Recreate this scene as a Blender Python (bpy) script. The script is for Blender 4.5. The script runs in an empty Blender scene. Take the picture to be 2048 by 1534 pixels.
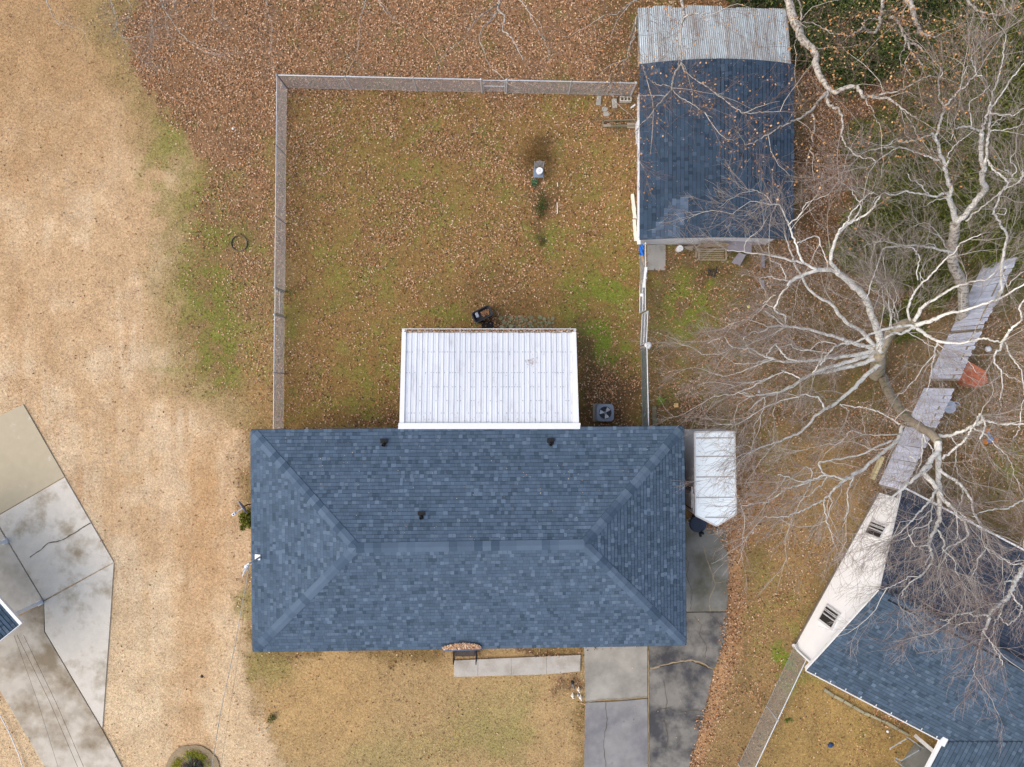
import bpy, math, random
import numpy as np
from mathutils import Vector, Matrix

# ------------------------------------------------------------------ camera, sky, sun, exposure
sc = bpy.context.scene
col = sc.collection
H = 28.0                 # drone height over the ground, metres
F = 1365.0               # focal length in photograph pixels
cam = bpy.data.cameras.new("camera"); cam.sensor_width = 36; cam.lens = 36 * F / 2048
cam.clip_end = 2000; cam.clip_start = 0.1
camo = bpy.data.objects.new("camera", cam); col.objects.link(camo)
camo.location = (0, 0, H); camo.rotation_euler = (0, 0, 0); sc.camera = camo

w = bpy.data.worlds.new("World"); sc.world = w; w.use_nodes = True
nt = w.node_tree; bg = nt.nodes["Background"]
sky = nt.nodes.new("ShaderNodeTexSky"); sky.sky_type = 'NISHITA'; sky.sun_disc = False
SUN_EL, SUN_AZ = math.radians(46), math.radians(254)     # azimuth clockwise from +Y (top of the picture)
sky.sun_elevation = SUN_EL; sky.sun_rotation = SUN_AZ
sky.air_density = 1.0; sky.dust_density = 4.0; sky.ozone_density = 0.6
nt.links.new(sky.outputs[0], bg.inputs[0]); bg.inputs[1].default_value = 0.148
sl = bpy.data.lights.new("sun", 'SUN'); sl.energy = 1.4; sl.angle = math.radians(105); sl.color = (1.0, 0.97, 0.925)
so = bpy.data.objects.new("sun", sl); col.objects.link(so)
sd = Vector((math.sin(SUN_AZ) * math.cos(SUN_EL), math.cos(SUN_AZ) * math.cos(SUN_EL), math.sin(SUN_EL)))
so.rotation_euler = (-sd).to_track_quat('-Z', 'Y').to_euler(); so.location = sd * 60
sc.view_settings.view_transform = 'Standard'; sc.view_settings.look = 'None'
sc.view_settings.gamma = 1; sc.view_settings.use_curve_mapping = False
sc.view_settings.exposure = 0.46
sc.render.engine = 'CYCLES'; sc.cycles.max_bounces = 5; sc.cycles.diffuse_bounces = 3
sc.render.filter_size = 1.2

random.seed(7); rng = np.random.default_rng(7)

# ------------------------------------------------------------------ helpers
def P(px, py, z=0.0):
    """world point at height z seen at photograph pixel (px, py)"""
    k = (H - z) / F
    return Vector(((px - 1024) * k, (767 - py) * k, z))

def lin(r, g, b, m=0.9):
    f = lambda c: ((c / 255 + 0.055) / 1.055) ** 2.4 if c > 10 else c / 255 / 12.92
    return (f(r) * m, f(g) * m, f(b) * m, 1.0)

def node(nt, t, **kw):
    n = nt.nodes.new(t)
    for k, v in kw.items(): setattr(n, k, v)
    return n

MATS = {}
def mat(name, c=(.5, .5, .5, 1), rough=.8, metal=0., attr=None, var=.25, scale=3., scale2=40., var2=.15, c2=None, c2lo=.5, c2hi=.65, c2scale=1.2,
        bump=.2, bscale=60., stretch=(1, 1, 1), spec=.3, objrand=0., sat=0.):
    if name in MATS: return MATS[name]
    m = bpy.data.materials.new(name); m.use_nodes = True; MATS[name] = m
    nt = m.node_tree; L = nt.links.new; b = nt.nodes["Principled BSDF"]
    tc = node(nt, "ShaderNodeNewGeometry"); mp = node(nt, "ShaderNodeMapping"); mp.inputs["Scale"].default_value = stretch
    L(tc.outputs["Position"], mp.inputs["Vector"])
    def noise(s, d=4., r=.6):
        n = node(nt, "ShaderNodeTexNoise"); n.inputs["Scale"].default_value = s; n.inputs["Detail"].default_value = d
        n.inputs["Roughness"].default_value = r; L(mp.outputs[0], n.inputs["Vector"]); return n.outputs["Fac"]
    if attr:
        a = node(nt, "ShaderNodeAttribute"); a.attribute_name = attr; base = a.outputs["Color"]
    else:
        a = node(nt, "ShaderNodeRGB"); a.outputs[0].default_value = c; base = a.outputs[0]
    if c2:
        r = node(nt, "ShaderNodeMapRange"); r.inputs[1].default_value = c2lo; r.inputs[2].default_value = c2hi
        L(noise(c2scale, 6., .65), r.inputs[0])
        mx = node(nt, "ShaderNodeMix", data_type='RGBA'); L(r.outputs[0], mx.inputs[0]); L(base, mx.inputs[6]); mx.inputs[7].default_value = c2
        base = mx.outputs[2]
    def mul(base, fac, amt):
        r = node(nt, "ShaderNodeMapRange"); r.inputs[1].default_value = .25; r.inputs[2].default_value = .75
        r.inputs[3].default_value = 1 - amt; r.inputs[4].default_value = 1 + amt; r.clamp = False; L(fac, r.inputs[0])
        v = node(nt, "ShaderNodeVectorMath", operation='SCALE'); L(base, v.inputs[0]); L(r.outputs[0], v.inputs[3]); return v.outputs[0]
    if var: base = mul(base, noise(scale), var)
    if var2: base = mul(base, noise(scale2, 3.), var2)
    if objrand:
        o = node(nt, "ShaderNodeObjectInfo"); r = node(nt, "ShaderNodeMapRange"); r.inputs[3].default_value = 1 - objrand; r.inputs[4].default_value = 1 + objrand
        L(o.outputs["Random"], r.inputs[0]); v = node(nt, "ShaderNodeVectorMath", operation='SCALE'); L(base, v.inputs[0]); L(r.outputs[0], v.inputs[3]); base = v.outputs[0]
    L(base, b.inputs["Base Color"])
    b.inputs["Roughness"].default_value = rough; b.inputs["Metallic"].default_value = metal
    b.inputs["Specular IOR Level"].default_value = spec
    if bump:
        bn = node(nt, "ShaderNodeBump"); bn.inputs["Strength"].default_value = bump; bn.inputs["Distance"].default_value = .02
        L(noise(bscale, 4.), bn.inputs["Height"]); L(bn.outputs[0], b.inputs["Normal"])
    return m

WL = {}                                   # world location of each object that parents others
def tag(o, label=None, cat=None, group=None, kind=None):
    if label: o['label'] = label
    if cat: o['category'] = cat
    if group: o['group'] = group
    if kind: o['kind'] = kind
    return o

def thing(name, loc, label, cat, group=None, kind=None):
    o = bpy.data.objects.new(name, None); o.empty_display_size = .3; col.objects.link(o)
    o.location = loc; WL[o] = Vector(loc)
    return tag(o, label, cat, group, kind)

def link(name, me, parent=None):
    o = bpy.data.objects.new(name, me); col.objects.link(o)
    if parent is not None:
        o.parent = parent
    WL[o] = Vector(WL[parent]) if parent is not None else Vector((0, 0, 0))
    return o

def mesh_np(name, V, Fc, m, parent=None, C=None, smooth=False):
    """V (n,3), Fc (k,3|4) faces of one size, C (k,3) colour per face"""
    V = np.asarray(V, dtype=np.float64).reshape(-1, 3)
    if parent is not None: V = V - np.array(WL[parent])
    Fc = np.asarray(Fc, dtype=np.int32); k, s = Fc.shape
    me = bpy.data.meshes.new(name)
    me.vertices.add(len(V)); me.vertices.foreach_set("co", V.astype(np.float32).ravel())
    me.loops.add(k * s); me.loops.foreach_set("vertex_index", Fc.ravel())
    me.polygons.add(k); me.polygons.foreach_set("loop_start", np.arange(0, k * s, s, dtype=np.int32))
    me.polygons.foreach_set("loop_total", np.full(k, s, dtype=np.int32))
    if smooth: me.polygons.foreach_set("use_smooth", np.ones(k, dtype=bool))
    me.update(calc_edges=True)
    if C is not None:
        a = me.color_attributes.new("Col", 'FLOAT_COLOR', 'CORNER')
        C4 = np.ones((k, s, 4), dtype=np.float32); C4[:, :, :3] = np.asarray(C)[:, None, :3]
        a.data.foreach_set("color", C4.ravel())
    me.materials.append(m)
    return link(name, me, parent)

class MB:
    def __init__(s): s.v = []; s.f = []; s.c = []; s.mi = []; s.cur = None
    def add(s, vs, fs, c=None):
        n = len(s.v); s.v += [tuple(v) for v in vs]; s.f += [tuple(i + n for i in f) for f in fs]
        s.c += [(c or s.cur)] * len(fs); return s
    def box(s, c, d, rz=0., rx=0., ry=0., col=None):
        M = Matrix.Translation(c) @ Matrix.Rotation(rz, 4, 'Z') @ Matrix.Rotation(ry, 4, 'Y') @ Matrix.Rotation(rx, 4, 'X')
        vs = [M @ Vector((x * d[0] / 2, y * d[1] / 2, z * d[2] / 2)) for x in (-1, 1) for y in (-1, 1) for z in (-1, 1)]
        return s.add(vs, [(0, 1, 3, 2), (4, 6, 7, 5), (0, 4, 5, 1), (2, 3, 7, 6), (0, 2, 6, 4), (1, 5, 7, 3)], col)
    def beam(s, a, b, wd, hg, col=None, up=(0, 0, 1)):
        a, b = Vector(a), Vector(b); d = (b - a).normalized(); up = Vector(up)
        if abs(d.dot(up)) > .98: up = Vector((0, 1, 0))
        sx = d.cross(up).normalized() * wd / 2; u = sx.normalized().cross(d).normalized() * hg / 2
        vs = [a - sx - u, a + sx - u, a + sx + u, a - sx + u, b - sx - u, b + sx - u, b + sx + u, b - sx + u]
        return s.add(vs, [(0, 1, 2, 3), (7, 6, 5, 4), (0, 4, 5, 1), (1, 5, 6, 2), (2, 6, 7, 3), (3, 7, 4, 0)], col)
    def tube(s, pts, rad, n=6, col=None, caps=True):
        pts = [Vector(p) for p in pts]; m = len(pts)
        if not hasattr(rad, '__len__'): rad = [rad] * m
        vs = []; nrm = None
        for i, p in enumerate(pts):
            t = (pts[min(i + 1, m - 1)] - pts[max(i - 1, 0)])
            t = t.normalized() if t.length > 1e-9 else Vector((0, 0, 1))
            if nrm is None: nrm = t.orthogonal().normalized()
            nrm = (nrm - t * nrm.dot(t)); nrm = nrm.normalized() if nrm.length > 1e-6 else t.orthogonal().normalized()
            bn = t.cross(nrm)
            for j in range(n):
                a = 2 * math.pi * j / n; vs.append(p + (nrm * math.cos(a) + bn * math.sin(a)) * rad[i])
        fs = [(i * n + j, i * n + (j + 1) % n, (i + 1) * n + (j + 1) % n, (i + 1) * n + j) for i in range(m - 1) for j in range(n)]
        if caps: fs += [tuple(range(n))[::-1], tuple((m - 1) * n + j for j in range(n))]
        return s.add(vs, fs, col)
    def prism(s, poly, z0, z1, col=None):
        n = len(poly); 
        ar = sum(poly[i][0] * poly[(i + 1) % n][1] - poly[(i + 1) % n][0] * poly[i][1] for i in range(n))
        if ar < 0: poly = poly[::-1]
        vs = [(p[0], p[1], z0) for p in poly] + [(p[0], p[1], z1) for p in poly]
        fs = [tuple(range(n))[::-1], tuple(range(n, 2 * n))] + [(i, (i + 1) % n, n + (i + 1) % n, n + i) for i in range(n)]
        return s.add(vs, fs, col)
    def slab(s, quad, th, col=None):
        """thick plate: polygon of 3D points, thickness th downward along its normal"""
        q = [Vector(p) for p in quad]; nr = (q[1] - q[0]).cross(q[2] - q[0]).normalized()
        if nr.z < 0: q = q[::-1]; nr = -nr
        n = len(q); vs = q + [p - nr * th for p in q]
        return s.add(vs, [tuple(range(n)), tuple(range(n, 2 * n))[::-1]] + [(i, n + i, n + (i + 1) % n, (i + 1) % n) for i in range(n)], col)
    def lathe(s, c, prof, n=20, col=None):
        c = Vector(c); m = len(prof)
        vs = [c + Vector((r * math.cos(2 * math.pi * j / n), r * math.sin(2 * math.pi * j / n), z)) for r, z in prof for j in range(n)]
        fs = [(i * n + j, i * n + (j + 1) % n, (i + 1) * n + (j + 1) % n, (i + 1) * n + j) for i in range(m - 1) for j in range(n)]
        fs += [tuple(range(n))[::-1], tuple((m - 1) * n + j for j in range(n))]
        return s.add(vs, fs, col)
    def build(s, name, m, parent=None, smooth=False, bevel=0.):
        off = WL[parent] if parent is not None else Vector((0, 0, 0))
        me = bpy.data.meshes.new(name); me.from_pydata([Vector(v) - off for v in s.v], [], s.f)
        if any(c is not None for c in s.c):
            a = me.color_attributes.new("Col", 'FLOAT_COLOR', 'CORNER'); arr = []
            for p, c in zip(me.polygons, s.c):
                arr += list(((tuple(c) + (1,))[:4] if c is not None else (.5, .5, .5, 1))) * p.loop_total
            a.data.foreach_set("color", arr)
        if smooth: me.polygons.foreach_set("use_smooth", [True] * len(me.polygons))
        me.materials.append(m); me.update()
        o = link(name, me, parent)
        if bevel:
            bv = o.modifiers.new("bevel", 'BEVEL'); bv.width = bevel; bv.segments = 2; bv.limit_method = 'ANGLE'
        return o

def place(name, me, parent, loc, rot=None):
    """one more object sharing a mesh, at a world place"""
    o = bpy.data.objects.new(name, me); col.objects.link(o); o.parent = parent
    o.location = Vector(loc) - WL[parent]
    if rot is not None: o.rotation_euler = rot
    WL[o] = Vector(loc); return o

# numpy value noise, metres
_tab = rng.random((256, 256))
def vnoise(x, y, s, seed=0):
    x = x / s + seed * 17.13; y = y / s + seed * 7.77
    xi = np.floor(x).astype(int); yi = np.floor(y).astype(int); fx = x - xi; fy = y - yi
    fx = fx * fx * (3 - 2 * fx); fy = fy * fy * (3 - 2 * fy); g = lambda i, j: _tab[i & 255, j & 255]
    return (g(xi, yi) * (1 - fx) + g(xi + 1, yi) * fx) * (1 - fy) + (g(xi, yi + 1) * (1 - fx) + g(xi + 1, yi + 1) * fx) * fy
def fbm(x, y, s, seed=0, o=4):
    r = 0; a = .5
    for k in range(o): r = r + a * vnoise(x, y, s / 2 ** k, seed + k); a *= .5
    return r / (1 - .5 ** o)
def sstep(a, b, x):
    t = np.clip((x - a) / (b - a), 0, 1); return t * t * (3 - 2 * t)
def sdpoly(px, py, poly):
    d = np.full(px.shape, 1e9); ins = np.zeros(px.shape, bool); n = len(poly)
    for i in range(n):
        ax, ay = poly[i]; bx, by = poly[(i + 1) % n]; ex, ey = bx - ax, by - ay
        t = np.clip(((px - ax) * ex + (py - ay) * ey) / (ex * ex + ey * ey), 0, 1)
        d = np.minimum(d, np.hypot(px - ax - t * ex, py - ay - t * ey))
        c = ((ay > py) != (by > py)); 
        with np.errstate(divide='ignore', invalid='ignore'):
            xx = ex * (py - ay) / (ey if ey else 1e-9) + ax
        ins ^= c & (px < xx)
    return np.where(ins, -d, d)

# ------------------------------------------------------------------ ground cover map (what grows and lies where)
S0 = H / F
def cover(x, y):
    """colour (linear albedo) and leaf density at ground points, arrays in metres"""
    px = x / S0 + 1024; py = 767 - y / S0
    wx = px + (fbm(x, y, 2.2, 1) - .5) * 75 + (fbm(x, y, .6, 21, 4) - .5) * 60
    wy = py + (fbm(x, y, 2.2, 9) - .5) * 75 + (fbm(x, y, .6, 25, 4) - .5) * 60
    n1 = fbm(x, y, 1.3, 3); n2 = fbm(x, y, .45, 5, 3); n3 = fbm(x * 4.0, y * .45, 1.6, 12)
    def L(r, g, b): return np.array(lin(r, g, b)[:3])
    C = np.ones(px.shape + (3,)) * L(142, 120, 80)
    D = np.full(px.shape, .12)
    def mix(m, c):
        nonlocal C; C = C * (1 - m[..., None]) + c * m[..., None]
    def zone(poly, soft): return sstep(soft, -soft, sdpoly(wx, wy, poly))
    def blob(cx, cy, rx, ry=None, k=1.):
        ry = ry or rx; return sstep(1.25, .35, np.hypot((wx - cx) / rx, (wy - cy) / ry)) * k
    def setD(m, v):
        nonlocal D; D = D * (1 - m) + v * m
    # right-hand side and yard
    m = zone([(560, 175), (1285, 175), (1300, 860), (560, 870)], 14); mix(m, L(140, 114, 70)); 
    gy = np.clip((py - 170) / 480, 0, 1); gx = np.clip((px - 560) / 700, 0, 1)
    setD(m, np.clip(.82 - .50 * gy - .12 * gx + (n1 - .5) * .9, .08, 1))
    m = zone([(1300, 150), (2300, -200), (2300, 1000), (1700, 1000), (1440, 860), (1300, 860)], 30); mix(m, L(124, 106, 76)); setD(m, .30 + (n1 - .5) * .5)
    m = zone([(1575, -200), (2300, -200), (2300, 620), (1760, 560), (1700, 250), (1590, 230)], 40); mix(m, L(84, 86, 48)); setD(m, .12)
    m = zone([(1590, 120), (1850, 130), (1830, 240), (1720, 330), (1660, 560), (1590, 560)], 40); mix(m, L(112, 86, 60)); setD(m, .75)
    m = zone([(1450, 860), (1760, 860), (1600, 1290), (1480, 1600), (1360, 1600), (1455, 1300)], 16); mix(m, L(148, 123, 84)); setD(m, .22 + (n1 - .5) * .25)
    m = zone([(1610, 1330), (1900, 1480), (1900, 1650), (1480, 1650)], 14); mix(m, L(158, 132, 84)); setD(m, .10)
    # tan field on the left
    fld = [(-400, -400), (170, -400), (205, 20), (262, 120), (318, 240), (385, 335), (392, 420), (352, 500), (332, 560), (362, 650), (376, 740), (468, 790), (478, 870), (488, 1000), (486, 1300), (520, 1420), (640, 1700), (-400, 1700)]
    m = zone(fld, 36); mix(m, L(200, 169, 131)); setD(m, .012)
    pale = m * sstep(.45, .72, n1 * .5 + n3 * .5 + .10 * sstep(500, 900, py)); mix(pale * .8, L(214, 192, 160))
    mix(m * sstep(.5, .8, n3) * .6, L(186, 148, 106)); mix(m * sstep(520, 60, py) * .85, L(174, 141, 101))
    mix(m * sstep(1050, 1350, py) * .5, L(218, 196, 160))
    mix(m * sstep(60, 5, np.abs(wx - (412 - (py - 860) * .05))) * sstep(840, 900, py) * .5, L(188, 148, 102))
    # olive grass fringe between field and leaves
    fr = sstep(80, 0, np.abs(sdpoly(wx, wy, fld) + 10)) * (py < 860); mix(fr * .7, L(150, 130, 86))
    # leaf litter north and west
    lit = zone([(225, -400), (1575, -400), (1575, 150), (1280, 178), (556, 170), (548, 600), (500, 640), (430, 560), (402, 440), (396, 330), (330, 240), (275, 110)], 14)
    mix(lit * (1 - .55 * sstep(260, 520, py)), L(146, 114, 84)); setD(lit, np.clip(1.0 - .62 * sstep(200, 600, py) + (n1 - .5) * .35, 0, 1))
    m = zone([(1180, -200), (1600, -200), (1600, 20), (1290, 20), (1290, 180), (1190, 170)], 20); mix(m * .7, L(100, 82, 52)); setD(m, .55)
    # strip between field and fence further down
    m = zone([(480, 640), (548, 640), (548, 858), (490, 858)], 12); mix(m * .5, L(168, 136, 92)); setD(m, .3)
    # front lawn
    m = zone([(500, 1306), (1168, 1306), (1168, 1700), (640, 1700), (540, 1440)], 12); mix(m, L(174, 148, 106)); setD(m, .03)
    mix(m * blob(640, 1400, 150, 110, .7), L(186, 154, 106)); mix(m * blob(1020, 1450, 150, 100, .55), L(152, 142, 92)); mix(m * blob(780, 1500, 120, 60, .4), L(152, 142, 92))
    mix(blob(548, 1330, 60, 50, .6), L(132, 126, 70)); mix(blob(1110, 1470, 60, 120, .6), L(188, 156, 114))
    # green patches
    for cx, cy, rx, ry, k in [(405, 450, 50, 50, .6), (375, 560, 40, 70, .6), (345, 260, 30, 60, .4), (470, 480, 80, 60, .75), (430, 600, 75, 80, .85), (460, 700, 70, 75, .85), (330, 320, 45, 60, .5), (420, 400, 60, 50, .6), (650, 520, 60, 60, .55),
                              (590, 640, 40, 80, .35), (700, 560, 90, 60, .4), (850, 420, 160, 90, .28), (760, 300, 150, 70, .22), (700, 820, 110, 35, .55), (1200, 590, 105, 80, .85), (1225, 690, 85, 80, 1), (1200, 490, 100, 60, .45),
                              (1110, 470, 55, 40, .7), (1060, 480, 50, 40, .45), (900, 640, 60, 22, .7), (760, 745, 50, 90, .55), (1385, 600, 75, 75, .9), (1450, 520, 60, 40, .3), (1400, 560, 90, 90, .35),
                              (1580, 1240, 55, 90, .45), (1575, 1310, 26, 60, .9), (1500, 1180, 40, 160, .35), (1600, 1370, 40, 40, .6), (1740, 1460, 40, 20, .4), (2010, 935, 60, 45, .8), (1960, 960, 80, 60, .3),
                              (1540, 900, 60, 60, .3), (495, 1045, 16, 30, .6), (490, 1200, 12, 60, .5), (1330, 800, 22, 40, .35), (1620, 770, 90, 60, .25), (1720, 800, 60, 60, .5), (980, 1480, 130, 60, .25)]:
        mix(blob(cx, cy, rx, ry, k) * sstep(.30, .62, n2), L(118, 122, 56)); setD(blob(cx, cy, rx, ry, k) * .5, .1)
    mott = sstep(.52, .70, fbm(x, y, .5, 31, 3)); mix(mott * .45 * ((px > 560) & (px < 1500) & (py < 860)), L(120, 124, 62)); mott2 = sstep(.52, .7, fbm(x, y, .7, 41, 3)); mix(mott2 * .35 * (px > 1380) * (py > 400), L(120, 104, 70)); mix(mott * .4 * (px < 548) * (px > 300) * (py > 230) * (py < 800), L(128, 128, 64))
    for cx, cy, rx, ry, k in [(1225, 700, 75, 65, .8), (1210, 600, 60, 50, .5), (1395, 590, 60, 60, .5), (1575, 1315, 22, 40, .8)]:
        mix(blob(cx, cy, rx, ry, k) * sstep(.30, .62, n2), L(112, 128, 48))
    # bare, dark, leafy mulch
    for cx, cy, rx, ry, k in [(1225, 800, 75, 70, .9), (1170, 730, 30, 110, .7), (1080, 400, 40, 100, .55), (1076, 310, 42, 42, .5), (985, 645, 45, 18, .9), (1240, 230, 50, 60, .75), (1430, 545, 50, 26, .5),
                              (1360, 830, 50, 40, .6), (1000, 590, 160, 50, .35), (1620, 560, 130, 60, .35), (800, 850, 120, 16, .6), (1820, 1440, 60, 30, .6), (1700, 1380, 60, 25, .6), (1550, 640, 110, 110, .3),
                              (1620, 700, 120, 60, .3), (1780, 860, 150, 100, .4), (1141, 1375, 26, 24, .6), (1060, 1304, 110, 10, .7), (470, 300, 60, 40, .3)]:
        mix(blob(cx, cy, rx, ry, k), L(98, 80, 60)); setD(blob(cx, cy, rx, ry, k), .55)
    # leaves blown along the driveway edge
    m = sstep(34, 6, np.abs(sdpoly(wx * .35 + px * .65, wy * .35 + py * .65, [(1300, 1040), (1455, 1045), (1466, 1140), (1462, 1222), (1456, 1290), (1436, 1345), (1418, 1420), (1376, 1560), (1376, 1700), (1300, 1700)]))) * (px > 1380)
    mix(m * .8, L(184, 144, 106)); setD(m, .85)
    m = blob(1480, 1000, 60, 90, .8); mix(m * .7, L(166, 124, 88)); setD(m, .7)
    m = blob(1485, 850, 50, 160, .5); mix(m * .5, L(152, 118, 86)); setD(m, .5)
    C = C * (.86 + .28 * n2[..., None]) * (.93 + .14 * n1[..., None])
    D = D * (.45 + .95 * sstep(.34, .66, fbm(x, y, .9, 51, 4)))
    fe = np.minimum(np.abs(px - 560) + 1e3 * ((py < 150) | (py > 860)), np.abs(py - 178) + 1e3 * ((px < 555) | (px > 1275))); D = D + .35 * sstep(9, 2, fe)
    return C, np.clip(D, 0, 1)

PAVED = [[(0, 833), (48, 808), (131, 953), (229, 1122), (222, 1238), (206, 1456), (262, 1565), (110, 1565), (0, 1378), (-60, 1290), (-60, 850)],
         [(1166, 1297), (1296, 1290), (1300, 1040), (1452, 1058), (1458, 1140), (1455, 1222), (1448, 1290), (1428, 1338), (1410, 1420), (1368, 1560), (1167, 1560)],
         [(908, 1318), (1162, 1308), (1161, 1342), (909, 1352)], [(530, 880), (1350, 870), (1350, 1280), (530, 1280)], [(1293, 490), (1331, 489), (1330, 541), (1294, 541)]]

def axis(lo, hi, step, far):
    a = list(np.arange(lo, hi + 1e-6, step)); e = [30, 45, 80, 150, far]
    return np.array([-v for v in e[::-1]] + a + e)
gx = axis(-23.4, 23.4, .12, 400); gy = axis(-18, 18, .12, 400)
GX, GY = np.meshgrid(gx, gy, indexing='ij'); Cg, _ = cover(GX, GY)
far_ = np.clip(np.maximum(np.abs(GX) - 23.4, np.abs(GY) - 18) / 6, 0, 1)[..., None]; side_ = np.where(GX[..., None] < -5 + .6 * np.abs(GY[..., None]) * 0, np.array(lin(190, 160, 122)[:3]), np.array(lin(136, 116, 78)[:3])); Cg = Cg * (1 - far_) + side_ * far_
Vg = np.stack([GX, GY, np.zeros_like(GX)], -1).reshape(-1, 3)
nx, ny = len(gx), len(gy); idx = np.arange(nx * ny).reshape(nx, ny)
Fg = np.stack([idx[:-1, :-1], idx[1:, :-1], idx[1:, 1:], idx[:-1, 1:]], -1).reshape(-1, 4)

def ground_mat():
    m = bpy.data.materials.new("lawn"); m.use_nodes = True; nt = m.node_tree; L = nt.links.new; b = nt.nodes["Principled BSDF"]
    g = node(nt, "ShaderNodeNewGeometry"); a = node(nt, "ShaderNodeAttribute"); a.attribute_name = "Col"; base = a.outputs["Color"]
    def noise(s, d, r=.65):
        n = node(nt, "ShaderNodeTexNoise"); n.inputs["Scale"].default_value = s; n.inputs["Detail"].default_value = d; n.inputs["Roughness"].default_value = r
        L(g.outputs["Position"], n.inputs["Vector"]); return n.outputs["Fac"]
    n1 = noise(11, 5, .85); n2 = noise(5, 4)
    def mul(base, fac, lo, hi):
        r = node(nt, "ShaderNodeMapRange"); r.inputs[1].default_value = .32; r.inputs[2].default_value = .68; r.inputs[3].default_value = lo; r.inputs[4].default_value = hi; r.clamp = False
        L(fac, r.inputs[0]); v = node(nt, "ShaderNodeVectorMath", operation='SCALE'); L(base, v.inputs[0]); L(r.outputs[0], v.inputs[3]); return v.outputs[0]
    base = mul(base, n1, .58, 1.42); base = mul(base, n2, .9, 1.1)
    L(base, b.inputs["Base Color"]); b.inputs["Roughness"].default_value = 1; b.inputs["Specular IOR Level"].default_value = .1
    bn = node(nt, "ShaderNodeBump"); bn.inputs["Strength"].default_value = .5; bn.inputs["Distance"].default_value = .03
    L(n1, bn.inputs["Height"]); L(bn.outputs[0], b.inputs["Normal"]); return m
go = mesh_np("ground", Vg, Fg, ground_mat())
# smooth colour: per-vertex
me = go.data; a = me.color_attributes.new("Col", 'FLOAT_COLOR', 'POINT')
c4 = np.ones((len(Vg), 4), dtype=np.float32); c4[:, :3] = Cg.reshape(-1, 3); a.data.foreach_set("color", c4.ravel())
tag(go, "lawns and bare ground, tan on the left, leaf strewn and green patched elsewhere", "ground", kind="structure")

def on_paved(x, y, grow=-3):
    px = x / S0 + 1024; py = 767 - y / S0; m = np.zeros(px.shape, bool)
    for p in PAVED: m |= sdpoly(px, py, p) < grow
    return m

def on_roofed(x, y):
    return on_paved(x, y, -3) & (np.abs(x + 1.6) < 8.2) & (y < -1.9) & (y > -10.6) & (x < 5.6)
# fallen leaves: real little folded plates
def leaf_quads(x, y, z, size, asp, tilt, r):
    n = len(x); th = r.random(n) * 2 * np.pi; ct, st = np.cos(th), np.sin(th)
    ta = (r.random(n) - .5) * 2 * tilt; tb = (r.random(n) - .5) * 2 * tilt
    ux, uy, uz = ct * size, st * size, ta * size; vx, vy, vz = -st * size * asp, ct * size * asp, tb * size
    c = np.stack([x, y, z], -1); U = np.stack([ux, uy, uz], -1) * .5; W = np.stack([vx, vy, vz], -1) * .5
    lift = np.zeros_like(c); lift[:, 2] = size * .16
    V = np.stack([c - U, c + W * .9 + lift, c + U, c - W + lift], 1).reshape(-1, 3)
    V[:, 2] = np.maximum(V[:, 2], np.repeat(z, 4) - .004)
    i = np.arange(n)[:, None] * 4
    Ft = np.concatenate([i + np.array([[0, 1, 2]]), i + np.array([[0, 2, 3]])], 1).reshape(-1, 3)
    return V, Ft
pal = np.array([lin(206, 168, 134)[:3], lin(180, 136, 100)[:3], lin(150, 110, 78)[:3], lin(222, 196, 168)[:3], lin(108, 84, 58)[:3], lin(78, 64, 46)[:3], lin(184, 130, 86)[:3], lin(150, 130, 112)[:3]])
N = 880000
lx = rng.uniform(-23, 23, N); ly = rng.uniform(-17.5, 17.5, N)
_, D = cover(lx, ly)
edge = rng.random(N); deep = on_paved(lx, ly, -3) & ~((D > .6) & ~on_paved(lx, ly, -14) & (edge < .5)) & (edge > .006)
keep = (rng.random(N) < np.maximum(D * (.8 + .2 * (ly > 11.8)), .0015)) & ~deep & ~on_roofed(lx, ly); lx, ly, D = lx[keep], ly[keep], D[keep]
n = len(lx)
sz = rng.uniform(.05, .105, n); V, Ft = leaf_quads(lx, ly, rng.uniform(.006, .03, n) + np.where(on_paved(lx, ly, 3), .062, 0), sz, .55, .35, rng)
pk = rng.choice(len(pal), n, p=[.20, .25, .21, .05, .12, .06, .06, .05]); Cl = pal[pk] * rng.uniform(.75, 1.15, (n, 1))
shade_leaf = np.where(lx / S0 + 1024 > 560, 1.0, 1.1); shade_leaf = np.where(767 - ly / S0 < 180, 1.1, shade_leaf); Cl *= shade_leaf[:, None]
mleaf = mat("dry_leaf", attr="Col", rough=.9, var=0, var2=.2, bump=0, spec=.15)
o = mesh_np("leaf_litter", V, Ft, mleaf, C=np.repeat(Cl, 2, 0)); tag(o, "fallen brown and tan leaves scattered over the yards", "leaves", kind="stuff")

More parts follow.
